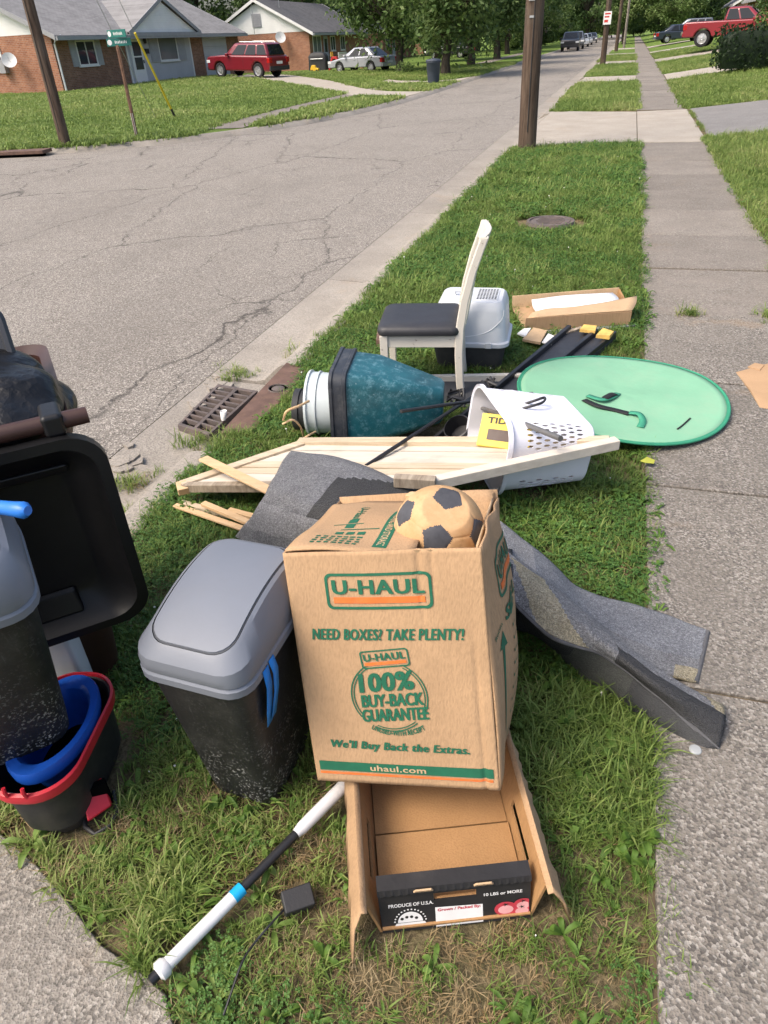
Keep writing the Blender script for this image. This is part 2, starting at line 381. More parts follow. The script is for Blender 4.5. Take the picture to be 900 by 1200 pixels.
def mk_brick(name, c0, c1, mortar):
    b = NB(name); t = b.n.new('ShaderNodeTexBrick')
    # brick pattern laid over the wall: horizontal run = x + y of the object, courses = z
    sp = b.n.new('ShaderNodeSeparateXYZ'); b.link(b.co, sp.inputs[0]); cb = b.n.new('ShaderNodeCombineXYZ')
    b.link(b.math('ADD', sp.outputs[0], sp.outputs[1]), cb.inputs[0]); b.link(sp.outputs[2], cb.inputs[1]); b.link(cb.outputs[0], t.inputs['Vector'])
    t.inputs['Scale'].default_value = 1.0; t.inputs['Brick Width'].default_value = 0.21; t.inputs['Row Height'].default_value = 0.075
    t.inputs['Mortar Size'].default_value = 0.007; t.inputs['Bias'].default_value = 0.0
    t.inputs['Color1'].default_value = (*c0, 1); t.inputs['Color2'].default_value = (*c1, 1); t.inputs['Mortar'].default_value = (*mortar, 1)
    c = b.mix(b.ramp(b.noise(0.9, 6, 0.7), [(0.4, 0), (0.7, 0.45)]), t.outputs['Color'], scl(c0, 0.6))
    c = b.mix(b.ramp(b.noise(7, 4, 0.7), [(0.5, 0), (0.7, 0.35)]), c, (0.46, 0.31, 0.23))
    b.set(c, 0.88, 0.2); b.bump(t.outputs['Fac'], -0.6, 0.008)
mk_brick('brick_red', (0.27, 0.10, 0.055), (0.40, 0.175, 0.095), (0.33, 0.28, 0.23))
mk_brick('brick_brown', (0.19, 0.085, 0.05), (0.31, 0.15, 0.09), (0.27, 0.23, 0.19))
def mk_siding(name, col, step=0.115, vertical=False):
    b = NB(name); sp = b.n.new('ShaderNodeSeparateXYZ'); b.link(b.co, sp.inputs[0])
    saw = b.math('FRACT', b.math('DIVIDE', sp.outputs[2] if not vertical else b.math('ADD', sp.outputs[0], sp.outputs[1]), step))
    c = b.mix(b.ramp(b.noise(1.2, 5), [(0.35, 0), (0.7, 1)]), scl(col, 0.93), scl(col, 1.03))
    c = b.mix(b.ramp(saw, [(0.0, 0.3), (0.09, 0.0)]), c, scl(col, 0.55))
    b.set(c, 0.6, 0.3); b.bump(saw, 0.7, 0.012)
mk_siding('siding_white', (0.84, 0.83, 0.81)); mk_siding('siding_grey', (0.46, 0.46, 0.48), 0.2, True); mk_siding('garage_grey', (0.43, 0.44, 0.47), 0.53)
def mk_roof(name, c0, c1):
    b = NB(name); t = b.n.new('ShaderNodeTexBrick')
    sp = b.n.new('ShaderNodeSeparateXYZ'); b.link(b.co, sp.inputs[0]); cb = b.n.new('ShaderNodeCombineXYZ'); b.link(b.math('ADD', sp.outputs[0], b.math('MULTIPLY', sp.outputs[1], 0.01)), cb.inputs[0]); b.link(b.math('MULTIPLY', sp.outputs[2], 2.6), cb.inputs[1]); b.link(cb.outputs[0], t.inputs['Vector'])
    t.inputs['Scale'].default_value = 1.0; t.inputs['Brick Width'].default_value = 0.3; t.inputs['Row Height'].default_value = 0.14; t.inputs['Mortar Size'].default_value = 0.008
    t.inputs['Color1'].default_value = (*c0, 1); t.inputs['Color2'].default_value = (*c1, 1); t.inputs['Mortar'].default_value = (*scl(c0, 0.5), 1)
    c = b.mix(b.ramp(b.noise(1.0, 6, 0.7), [(0.35, 0), (0.7, 0.6)]), t.outputs['Color'], scl(c1, 1.25))
    b.set(c, 0.95, 0.15); b.bump(b.math('ADD', t.outputs['Fac'], b.noise(40, 3)), -0.5, 0.01)
mk_roof('roof_grey', (0.17, 0.165, 0.165), (0.235, 0.23, 0.228)); mk_roof('roof_dark', (0.085, 0.083, 0.085), (0.12, 0.118, 0.12))
pm('trim_white', (0.72, 0.71, 0.69), 0.5, 0.05); pm('fascia_grey', (0.30, 0.30, 0.31), 0.6, 0.08); pm('shutter_grey', (0.33, 0.33, 0.35), 0.6, 0.1)
pm('door_grey', (0.40, 0.42, 0.46), 0.5, 0.06); pm('curtain', (0.50, 0.49, 0.46), 0.9, 0.2, 6)
def mk_glass(name, col, rough=0.06):
    b = NB(name); b.set(b.mix(b.noise(0.8, 3), scl(col, 0.7), scl(col, 1.3)), rough, 0.35); b.bsdf.inputs['Coat Weight'].default_value = 0.0
mk_glass('window_glass', (0.035, 0.042, 0.05)); mk_glass('pale_glass', (0.17, 0.18, 0.19)); mk_glass('car_glass', (0.012, 0.014, 0.017))

# ------------------------------------------------------------------ terrain
KERB = [(-80, 13.6), (-30, 14.1), (-17, 14.45), (-13.7, 14.75), (-11.6, 15.6), (-9.95, 17.0), (-8.8, 19.0), (-8.05, 21.5), (-7.5, 25), (-7.25, 30), (-7.3, 45), (-7.5, 63), (-7.6, 100), (-7.7, 140), (-7.8, 200), (-8, 300)]
_kx = [p[0] for p in KERB]; _ky = [p[1] for p in KERB]
def kerb_x(y): return float(np.interp(y, _ky, _kx))
def sm(t, a, b):
    t = min(1, max(0, (t - a) / (b - a))); return t * t * (3 - 2 * t)
def T_left(x, y):
    t = max(0.0, kerb_x(y) - x); t = min(t, max(0.0, y - 14.2) * 1.6) if x < -11 else t
    return 0.0 + 0.26 * sm(t, 3, 17) * (1 - sm(y, 46, 58)) + 0.02 * math.sin(x * 0.7) * sm(t, 2, 6) * 0.5
def T_right(x, y):
    return 0.105 * max(0.0, min(x, 9) - 1.45) * (0.55 + 0.45 * sm(y, 15, 30)) * sm(x, 1.4, 2.2)
def T(x, y):
    if x < kerb_x(y) and y > 13: return T_left(x, y)
    return T_right(x, y)
def PT(px, py, dz=0.0):                       # pixel -> terrain
    q = P(px, py, 0)
    for _ in range(12): q = P(px, py, T(q[0], q[1]) + dz)
    return q

# base ground sheet under everything, out to the horizon
g = MB(); g.add([(-900, -60, -0.45), (900, -60, -0.45), (900, 1500, -0.45), (-900, 1500, -0.45)], [(0, 1, 2, 3)])
struct(g.build('ground', 'far_turf'))
ROADZ = -0.125
rd = MB(); ys = [-6, 4, 14, 30, 60, 100, 140, 200, 300]
def gut_x(y): return float(np.interp(y, [-10, 30, 60, 100, 140, 200, 300], [-2.46, -2.46, -2.5, -2.52, -2.54, -2.56, -2.6]))
rd.grid([[(-90, y, ROADZ - 0.02), (-20, y, ROADZ), (-5, y, ROADZ + 0.02), (gut_x(y) - .011, y, ROADZ)] for y in ys])
struct(rd.build('road', 'asphalt'))

# kerb and gutter on the near side: cast in lengths with open joints
def kerb_len(y0, y1, low=False):
    m = MB(); rows = []
    for y in (y0 + 0.006, y1 - 0.006):
        gx = gut_x(y)
        prof = [(gx, ROADZ + 0.005), (gx + 0.34, ROADZ - 0.012), (gx + 0.40, ROADZ + 0.005), (gx + 0.50, -0.03), (gx + 0.53, -0.012), (gx + 0.56, -0.006), (gx + 0.68, 0.0), (gx + 0.685, -0.3), (gx, -0.3)]
        if low: prof = [(gx, ROADZ + 0.005), (gx + 0.34, ROADZ - 0.012), (gx + 0.40, ROADZ), (gx + 0.50, -0.09), (gx + 0.53, -0.075), (gx + 0.56, -0.06), (gx + 0.68, -0.012), (gx + 0.685, -0.3), (gx, -0.3)]
        rows.append([Vector((a, y, b)) for a, b in prof])
    m.loft(rows); return m
kt = thing('kerb', None, None, (0, 0, 0)); struct(kt)
ks = [-4, -1.2, 1.55, 2.75, 3.9, 6.2, 9.2, 12.2, 14.4, 17.4, 20.6, 24, 28, 32.4, 36.6, 42, 49, 54, 62, 72, 84, 100, 120, 140, 170, 200, 300]
for a, b in zip(ks[:-1], ks[1:]):
    low = a in (14.4, 17.4, 32.4, 49)
    if (a, b) == (2.75, 3.9): continue        # the storm drain sits here
    kerb_len(a, b, low).build('kerb_length', 'gutter_concrete', kt, smooth=30)
# broken pan round the storm drain
m = MB(); gx = -2.46
m.loft([[Vector((a, y, b)) for a, b in [(gx, ROADZ + 0.004), (gx + 0.16, ROADZ - 0.02), (gx + 0.58, ROADZ - 0.035), (gx + 0.69, ROADZ - 0.03), (gx + 0.69, -0.3), (gx, -0.3)]] for y in (2.756, 3.894)])
m.build('kerb_length', 'gutter_concrete', kt, smooth=30)
for k in range(16):                           # crumbled concrete pieces along the drain
    x, y = gx + R_.uniform(0.02, 0.22), R_.choice([R_.uniform(2.5, 2.95), R_.uniform(3.45, 4.0)])
    m = MB(); n = R_.randint(5, 7); s = R_.uniform(0.03, 0.09); a0 = R_.uniform(0, 6)
    m.prism([(x + s * R_.uniform(.6, 1.2) * math.cos(a0 + 2 * PI * i / n), y + s * R_.uniform(.6, 1.2) * math.sin(a0 + 2 * PI * i / n)) for i in range(n)], ROADZ - 0.06, ROADZ + R_.uniform(0.002, 0.018))
    m.build('concrete_fragment', 'gutter_concrete', kt)

# left side: kerb, land, walk
lk = thing('far_kerb', None, None); struct(lk)
kc = cr([(x, y, 0) for x, y in KERB], 4)
def offs(path, d):
    out = []
    for i in range(len(path)):
        a = path[max(0, i - 1)]; b = path[min(len(path) - 1, i + 1)]; t = (b - a).normalized(); out.append(path[i] + Vector((-t[1], t[0], 0)) * d)
    return out
for i in range(0, len(kc) - 2, 2):
    seg = kc[i:i + 3]; rings = []
    for p, q, r, s_ in zip(seg, offs(kc, 0.12)[i:i + 3], offs(kc, 0.3)[i:i + 3], offs(kc, -0.45)[i:i + 3]):
        rings.append([Vector((s_[0], s_[1], ROADZ + 0.012)), Vector((p[0], p[1], ROADZ + 0.006)), Vector((q[0], q[1], -0.01)), Vector((r[0], r[1], 0.004)), Vector((r[0], r[1], -0.3)), Vector((s_[0], s_[1], -0.3))])
    m = MB(); m.loft(rings); m.build('kerb_length', 'gutter_concrete', lk, smooth=40)
lawn = MB(); rows = []
yy = list(np.concatenate([np.linspace(13.65, 16, 9), np.linspace(16.5, 62, 60), np.linspace(66, 300, 30)]))
tt = list(np.concatenate([np.linspace(0, 6, 10), np.linspace(7, 30, 16), np.linspace(34, 120, 8)]))
for y in yy: rows.append([(kerb_x(y) - 0.28 - t, y, T_left(kerb_x(y) - 0.28 - t, y) - 0.004) for t in tt])
lawn.grid(rows); struct(lawn.build('far_lawn', 'far_turf', smooth=60))
# right side: one earth sheet from the kerb to the far gardens
rl = MB(); rows = []
xs_ = [-1.79, -1.2, -.6, 0, .3, .8, 1.37, 1.8, 2.2, 2.8, 3.6, 4.6, 6, 8, 10, 16, 40, 90]
for y in list(np.linspace(-3, 24, 28)) + list(np.linspace(26, 120, 40)) + [150, 200, 300]:
    rows.append([(x + (gut_x(y) + 2.46 if x < -1.7 else 0), y, T_right(x, y) - 0.012) for x in xs_])
rl.grid(rows, mfun=lambda u, v: 0 if u < 23.5 / (len(rows) - 1) else 1); struct(rl.build('near_lawn', ['lawn_soil', 'far_turf'], smooth=60))

# sidewalk: slabs with joints, on a bed
bed = MB(); bed.box(0.28, 1.42, -2, 14.6, -0.1, 0.004); bed.box(0.28, 1.42, 20.7, 130, -0.1, 0.004)
sw = struct(bed.build('sidewalk', 'joint_earth'))
y = 1.66 - 1.19 * 3; edges = []
while y < 14.3: edges.append(y); y += 1.19
edges[-1] = 14.55
for a, b in zip(edges[:-1], edges[1:]):
    m = MB(); dz = R_.uniform(-0.004, 0.006); tl = R_.uniform(-0.004, 0.004)
    x0, x1 = 0.30 + R_.uniform(-.012, .012), 1.40 + R_.uniform(-.012, .012)
    m.hexa([(x0, a + .007, -.08), (x1, a + .007, -.08), (x1, b - .007, -.08), (x0, b - .007, -.08)],
           [(x0, a + .007, .012 + dz), (x1, a + .007, .012 + dz + tl), (x1, b - .007, .012 + dz), (x0, b - .007, .012 + dz - tl)])
    m.build('slab', 'walk_aggregate' if b < 5.5 else 'walk_smooth', sw, bevel=0.006, seg=1)
y = 20.72
while y < 64:
    m = MB(); m.box(0.30, 1.36, y + .008, y + 1.32, -.08, .012 + R_.uniform(-.004, .004)); m.build('slab', 'walk_smooth', sw); y += 1.33
m = MB(); m.grid([[(gut_x(yy_) + 2.46 + .3, yy_, .014), (gut_x(yy_) + 2.46 + 1.38, yy_, .014)] for yy_ in (64, 80, 100, 130, 160, 200)]); m.build('far_walk', 'walk_smooth', sw)

# driveway aprons (concrete panels) and private drives on the right
def panel(poly, mat, name, par, z=0.012, th=0.1):
    m = MB(); n = len(poly); top = [Vector((x, y_, z + (T_right(x, y_) if x > 1.4 else 0) - (0.008 * (x < -1.7)))) for x, y_ in poly]; bot = [p - Vector((0, 0, th)) for p in top]
    m.add(bot + top, [tuple(range(n - 1, -1, -1)), tuple(range(n, 2 * n))] + [(i, (i + 1) % n, (i + 1) % n + n, i + n) for i in range(n)])
    return m.build(name, mat, par, bevel=0.006, seg=1)
dw = thing('driveway', None, None); struct(dw)
panel([(-1.80, 14.1), (-0.75, 14.62), (0.285, 14.75), (0.285, 20.3), (-0.7, 20.6), (-1.80, 21.2)], 'apron_concrete', 'apron_panel', dw)
panel([(0.297, 14.6), (1.44, 14.6), (1.44, 20.65), (0.297, 20.4)], 'apron_concrete', 'apron_panel', dw)
panel([(1.52, 15.3), (3, 15.35), (9, 15.9), (9, 21.3), (3, 20.9), (1.52, 20.75)], 'grey_driveway', 'drive_panel', dw)
for ya, yb in ((32.6, 36.4), (49.2, 53.5), (66, 70), (84, 88)):
    d2 = thing('driveway', None, None); struct(d2); o_ = gut_x(ya) + 2.46
    panel([(-1.80 + o_, ya - .4), (0.29 + o_, ya), (0.29 + o_, yb), (-1.80 + o_, yb + .4)], 'apron_concrete', 'apron_panel', d2, 0.016)
    panel([(1.41 + o_, ya), (2.2 + o_, ya), (2.2 + o_, yb), (1.41 + o_, yb)], 'apron_concrete', 'drive_panel', d2, 0.02)
    panel([(2.205 + o_, ya), (4.5 + o_, ya + .2), (4.5 + o_, yb + .2), (2.205 + o_, yb)], 'apron_concrete', 'drive_panel', d2, 0.02)
    panel([(4.505 + o_, ya + .2), (11 + o_, ya + .4), (11 + o_, yb + .4), (4.505 + o_, yb + .2)], 'apron_concrete', 'drive_panel', d2, 0.03)
# near drive at the photographer's feet
nd = [P(-60, 930), P(0, 975), P(45, 1015), P(85, 1062), P(120, 1108), P(165, 1138), P(195, 1165), P(208, 1215), P(215, 1330), P(-400, 1500), P(-600, 1000)]
panel([(p[0], p[1]) for p in nd], 'old_driveway', 'near_driveway', None, 0.006); struct(D.objects['near_driveway'])
NEAR_DRIVE = [(p[0], p[1]) for p in nd]

# left side drives and walk, laid just above the turf
def strip(name, top, bot, mat, dz=0.012):
    m = MB(); a = [PT(*p, dz) for p in top]; b = [PT(*p, dz) for p in bot]
    A = [Vector((min(p[0], kerb_x(p[1]) - .27), p[1], p[2])) for p in cr(a, 5)]; B = [Vector((min(p[0], kerb_x(p[1]) - .27), p[1], p[2])) for p in cr(b, 5)]
    m.grid([[Vector((*(u.lerp(v, k / 4))[:2], T(*(u.lerp(v, k / 4))[:2]) + dz)) for k in range(5)] for u, v in zip(A, B)])
    return struct(m.build(name, mat))
strip('driveway', [(290, 87), (340, 88), (390, 95), (443, 106), (513, 107)], [(262, 92), (297, 92.5), (363, 103), (427, 113), (492, 114.5)], 'apron_concrete')
strip('driveway', [(455, 93), (480, 95), (520, 94), (566, 88)], [(440, 97), (475, 99), (520, 98), (558, 92)], 'apron_concrete')
strip('driveway', [(548, 78), (580, 76), (604, 73)], [(545, 81), (580, 79), (600, 77)], 'apron_concrete')
def lane(name, cen, wd, mat, dz=0.01):
    cen = cr([(x, y_, 0) for x, y_ in cen], 8); m = MB(); rows = []
    for a, b in zip(offs(cen, -wd / 2), offs(cen, wd / 2)): rows.append([Vector((*(a.lerp(b, k / 3))[:2], T_left(*(a.lerp(b, k / 3))[:2]) + dz)) for k in range(4)])
    m.grid(rows); return struct(m.build(name, mat))
lane('sidewalk', [(-9.95, 18.6), (-10.1, 20), (-10.25, 23), (-10.35, 27), (-10.3, 31), (-10.4, 45), (-10.6, 63), (-10.8, 100)], 1.1, 'walk_smooth')
lane('sidewalk', [(-10.2, 17.6), (-12, 17.2), (-18, 16.8), (-40, 16.4)], 1.0, 'walk_smooth', 0.004)
# ------------------------------------------------------------------ poles and signs
pm('galv_steel', (0.42, 0.43, 0.43), 0.45, 0.1, 8, metal=0.6); pm('rusty_steel', (0.17, 0.095, 0.06), 0.8, 0.35, 12, 0.3, 50)
pm('sign_green', (0.02, 0.16, 0.13), 0.45, 0.08); pm('sign_white', (0.75, 0.76, 0.74), 0.5, 0.04); pm('guard_yellow', (0.75, 0.55, 0.04), 0.5, 0.08)
pm('black_rubber', (0.02, 0.02, 0.02), 0.8, 0.2); pm('sign_red', (0.55, 0.05, 0.04), 0.5, 0.05); pm('black_iron', (0.03, 0.028, 0.028), 0.7, 0.3, 20, 0.3, 60)
def utility_pole(x, y, r0, r1, hgt, label, mat='pole_wood', lean=(0, 0), arm=True):
    t = thing('utility_pole', label, 'utility pole', (x, y, T(x, y)))
    m = MB(); N = 9
    m.tube([(lean[0] * k / (N - 1) + R_.uniform(-.01, .01), lean[1] * k / (N - 1) + R_.uniform(-.01, .01), -0.3 + (hgt + .3) * k / (N - 1)) for k in range(N)], [r0 + (r1 - r0) * k / (N - 1) for k in range(N)], 14)
    m.build('pole', mat, t, smooth=50)
    m = MB(); m.tube([(r0 * .2 - .02, -r0 - .004, 0.3), (r0 * .2 - .02, -r0 * 0.93 - .012, hgt * .6)], 0.008, 6); m.build('ground_wire', 'black_iron', t)
    if arm:
        m = MB(); m.beam((-1.2 + lean[0], lean[1] + r1 + .05, hgt - .6), (1.2 + lean[0], lean[1] + r1 + .05, hgt - .6), .1, .12); m.build('crossarm', mat, t)
    return t
p = P(617, 176, 0); pr = utility_pole(p[0], p[1], 0.155, 0.125, 10, 'thick brown wooden utility pole standing in the grass strip beside the driveway apron')
m = MB(); 
for k in range(4): m = MB(); m.box(-.06 + R_.uniform(-.05, .05), .0 + R_.uniform(-.02, .06), -.158, -.142, 1.9 + k * .22, 1.93 + k * .22); m.build('staple', 'galv_steel', pr)
m = MB(); m.box(-.05, .05, -.15, -.138, 2.55, 2.63); m.build('tag_plate', 'galv_steel', pr)
p = P(78, 171, 0); utility_pole(p[0], p[1], 0.125, 0.10, 10, 'brown wooden utility pole on the corner lawn before the brick house')
q = P(706, 76, 0); t = utility_pole(q[0], q[1], 0.16, 0.13, 10, 'distant wooden utility pole with a small white sign on it')
m = MB(); m.box(-.21, .21, -.2, -.18, 1.9, 2.5); o = m.build('sign_plate', 'sign_white', t)
m = MB()
for k, (a, b) in enumerate(((2.36, 2.43), (2.22, 2.29), (2.0, 2.12))): m.box(-.15, .15 - .05 * k, -.205, -.2, a, b)
m.build('sign_lettering', 'sign_red', o)
q = P(722, 60, 0); utility_pole(q[0], q[1], 0.16, 0.12, 10, 'far brown utility pole just behind the pole with the white sign')
q = P(731, 56, 0); utility_pole(q[0], q[1], 0.13, 0.11, 9, 'slim pale grey utility pole far down the street by the sidewalk', 'grey_pole_wood', arm=False)
# street name sign
q = P(161, 163, 0); t = thing('street_sign', 'rusty street sign post with two green name plates at the corner', 'street sign', (q[0], q[1], T(q[0], q[1])))
m = MB(); m.box(-.035, .035, -.02, .02, -.2, 1.9); m.box(-.012, .012, -.032, -.02, 0, 1.85); m.build('post', 'rusty_steel', t)
m = MB(); m.box(-.03, .03, -.024, .024, -.05, .55); m.build('post_sleeve', 'galv_steel', t)
def plate(z, ang, ln):
    Tm = Matrix.Rotation(ang, 4, 'Z'); m = MB(); m.box(-ln * .4, ln * .6, -.012, .012, z, z + .15); m.xf(Tm); o = m.build('name_plate', 'sign_green', t, bevel=.004, seg=1)
    F = Tm @ Matrix.Translation((ln * .1, -.013, z + .075)) @ Matrix.Rotation(PI / 2, 4, 'X')
    m = MB(); put_poly(m, [(-ln * .38 + .055 * math.cos(a / 16 * 2 * PI), .055 * math.sin(a / 16 * 2 * PI)) for a in range(16)], F); [put_poly(m, [(-.09 + k * .036 + a, -.025 + b * (.05 if k % 3 else .06)) for a, b in ((0, 0), (.018, 0), (.018, 1), (.0, .85))], F) for k in range(8)]
    m.build('lettering', 'sign_white', o)['kind'] = 'stuff'
plate(1.88, 0.25, .56); plate(2.04, -0.2, .56)
# guy wires with a yellow guard
a = PT(206, 139); pl = D.objects['utility_pole.001'].location
t = thing('guy_wire', 'pair of guy wires with a yellow plastic guard sloping to the lawn', 'guy wire', (a[0], a[1], a[2]), world=True)
top = Vector((pl[0], pl[1], 8.6)); d = (top - a).normalized()
m = MB(); m.tube([a - d * .2, top], 0.008, 6); m.tube([a + Vector((-.35, -.5, 0)) - d * .2, top - Vector((0, 0, 1.6))], 0.008, 6); m.build('wire', 'galv_steel', t)
m = MB(); m.tube([a + d * .35, a + d * 2.7], [0.034, 0.03], 10); m.build('guard', 'guard_yellow', t)
m = MB(); m.tube([a - d * .15, a + d * .36], 0.035, 8); m.build('anchor_rod', 'black_iron', t)

# ------------------------------------------------------------------ houses
def window(par, F, x, z, w_, h_, glass='window_glass', shutters=0.0, bars=1, smat='shutter_grey', name='window'):
    """F: facade frame (x right, y up, z out). window with frame, panes and shutters"""
    m = MB(); fw = .07
    for x0, x1, z0, z1 in ((x, x + w_, z, z + fw), (x, x + w_, z + h_ - fw, z + h_), (x, x + fw, z + fw, z + h_ - fw), (x + w_ - fw, x + w_, z + fw, z + h_ - fw)): m.box(x0, x1, z0, z1, -.02, .05)
    for k in range(bars): xx = x + w_ * (k + 1) / (bars + 1); m.box(xx - .025, xx + .025, z + fw, z + h_ - fw, -.02, .042)
    m.xf(F); o = m.build(name, 'trim_white', par)
    for k in range(bars + 1):
        x0 = x + fw + (w_ - 2 * fw) * k / (bars + 1); x1 = x + fw + (w_ - 2 * fw) * (k + 1) / (bars + 1)
        m = MB(); m.box(x0, x1, z + fw, z + h_ - fw, -.01, .012); m.xf(F); m.build('pane', glass if k != 1 or glass != 'window_glass' else 'window_glass', o)
    m = MB(); m.box(x - .06, x + w_ + .06, z - .06, z - .002, -.02, .08); m.xf(F); m.build('sill', 'trim_white', o)
    if shutters:
        for sx in (x - shutters - .02, x + w_ + .02):
            m = MB(); m.box(sx, sx + shutters, z - .02, z + h_ + .02, -.02, .045)
            for k in range(9): zz = z + .06 + k * (h_ - .14) / 9; m.box(sx + .05, sx + shutters - .05, zz, zz + .07, .03, .055)
            m.xf(F); m.build('shutter', smat, par)
def gable_roof(par, L, Dp, ez, rz, over, mat, rake='fascia_grey', ox=(0.35, 0.35)):
    """ridge along x; local house: x 0..L, y 0..Dp"""
    th = .14; sl = (rz - ez) / (Dp / 2); zE = ez - sl * over
    for sgn in (0, 1):
        yE = -over if not sgn else Dp + over; m = MB()
        a = [(-ox[0], yE, zE), (L + ox[1], yE, zE), (L + ox[1], Dp / 2, rz), (-ox[0], Dp / 2, rz)]
        m.hexa(a if not sgn else a[::-1], [(x, y, z + th) for x, y, z in (a if not sgn else a[::-1])]); r = m.build('roof', mat, par)
        m = MB(); m.box(-ox[0], L + ox[1], *((yE - .11, yE - .003) if not sgn else (yE + .003, yE + .11)), zE - .06, zE + .1); m.build('gutter', 'fascia_grey', r)
    for x0, x1 in ((-ox[0] - .04, -ox[0] - .002), (L + ox[1] + .002, L + ox[1] + .04)):
        for s in (0, 1):
            y0 = -over if not s else Dp + over; m = MB()
            m.hexa([(x0, y0, zE - .06), (x1, y0, zE - .06), (x1, Dp / 2, rz - .06), (x0, Dp / 2, rz - .06)], [(x0, y0, zE + .16), (x1, y0, zE + .16), (x1, Dp / 2, rz + .16), (x0, Dp / 2, rz + .16)])
            m.build('rake_board', rake, par)
def gable_wall(par, x0, x1, Dp, z0, z1, mat):
    m = MB(); sl = [(x0, .02, z0), (x0, Dp - .02, z0), (x0, Dp / 2, z1), (x1, .02, z0), (x1, Dp - .02, z0), (x1, Dp / 2, z1)]
    m.add(sl, [(0, 1, 2), (5, 4, 3), (0, 3, 4, 1), (1, 4, 5, 2), (2, 5, 3, 0)]); return m.build('gable', mat, par)
def dish(par, p, aim, r=.32, mast=.5):
    F = frame(p, Vector(aim).cross(Vector((0, 0, 1))), z=aim); m = MB(); m.lathe([(0.001, 0), (r * .5, .03), (r, .11), (r * 1.0, .125), (r * .5, .045), (.001, .014)], 18, T=F); o = m.build('satellite_dish', 'siding_grey' if False else 'dish_grey', par, smooth=40)
    m = MB(); m.tube([Vector(p) - Vector((0, 0, mast)), Vector(p), ], .022, 6); m.tube([Vector(p), Vector(p) + Vector(aim).normalized() * .4], .012, 5); m.build('dish_mount', 'galv_steel', o)
pm('dish_grey', (0.58, 0.58, 0.57), 0.5, 0.08); pm('brick_cap', (0.25, 0.12, 0.08), 0.8, .2)
# corner house: long front faces the street (+X); local x runs along the front, local y into the house
HB = 0.22
t = thing('brick_house', 'single storey brick ranch house with grey roof and white gable above the porch', 'house', (-27.6, 35.4, HB), PI / 2)
FF = Matrix(((1, 0, 0, 0), (0, 0, -1, 0), (0, 1, 0, 0), (0, 0, 0, 1)))      # front facade frame: x, z up, out = -y
L1, D1, E1 = 20.6, 8.6, 2.55
m = MB(); m.box(0, L1, 0, D1, -.4, E1); m.build('wall', 'brick_brown', t)
m = MB(); m.box(-.012, .0, .006, D1 - .006, -.38, E1); m.build('side_wall', 'brick_red', t)  # same brick as the front; sun and shade painted by the two tones
gable_wall(t, -.02, L1 - .02, D1, E1 + .002, E1 + 1.78, 'siding_white')
gable_roof(t, L1, D1, E1, E1 + 1.95, .55, 'roof_grey')
m = MB(); m.box(6.15, 13.5, -.05, -.002, -.05, E1 - .05); pnl = m.build('porch_wall', 'siding_grey', t)
m = MB(); 
for x in (6.15, 13.38): m.box(x, x + .12, -.075, -.052, -.05, E1 - .05)
m.box(6.28, 13.37, -.075, -.052, -.05, .12); m.build('trim', 'trim_white', pnl)
F1 = FF @ Matrix.Translation((0, 0, 0)); F2 = FF @ Matrix.Translation((0, 0, .052))
window(t, F1, 1.75, 1.12, 1.6, 1.12, shutters=.5)
window(t, F2, 9.55, 1.08, 2.2, 1.3, 'pale_glass', shutters=.95, bars=0)
# front door with glazed storm door
m = MB(); m.box(6.55, 7.75, .08, 2.28, -.02, .05); m.xf(F2); dr = m.build('door', 'trim_white', t, bevel=.01, seg=1)
for z0, z1 in ((.75, 1.35), (1.42, 2.1)):
    m = MB(); m.box(6.75, 7.55, z0, z1, .045, .058); m.xf(F2); m.build('pane', 'window_glass', dr)
m = MB(); m.box(7.6, 7.66, 1.05, 1.2, .05, .09); m.xf(F2); m.build('handle', 'black_iron', dr)
m = MB(); m.box(7.95, 8.3, 1.5, 1.75, .0, .14); m.xf(F2); m.build('mailbox', 'black_iron', t)
m = MB(); m.lathe([(.05, 0), (.09, .05), (.09, .28), (.03, .36)], 8, T=F2 @ Matrix.Translation((8.1, 2.0, .1)) @ Matrix.Rotation(-PI / 2, 4, 'X')); m.build('porch_lamp', 'black_iron', t)
m = MB(); m.box(15.2, 18.6, -.03, 2.25, -.02, .03); m.xf(F1); gd = m.build('garage_door', 'garage_grey', t)
m = MB(); 
for k in range(1, 4): m.box(15.25, 18.55, .57 * k - .012, .57 * k + .012, .028, .04)
m.xf(F1); m.build('panel_joint', 'fascia_grey', gd)
m = MB(); m.box(6.2, 8.6, -1.5, -.06, -.35, .06); m.build('porch_step', 'apron_concrete', t)
m = MB(); m.tube([(.18, -.5, 2.45), (.12, -.12, 2.25), (.1, -.06, 2.1), (.1, -.06, .1), (.1, -.3, 0)], .05, 8); m.build('downspout', 'trim_white', t, smooth=40)
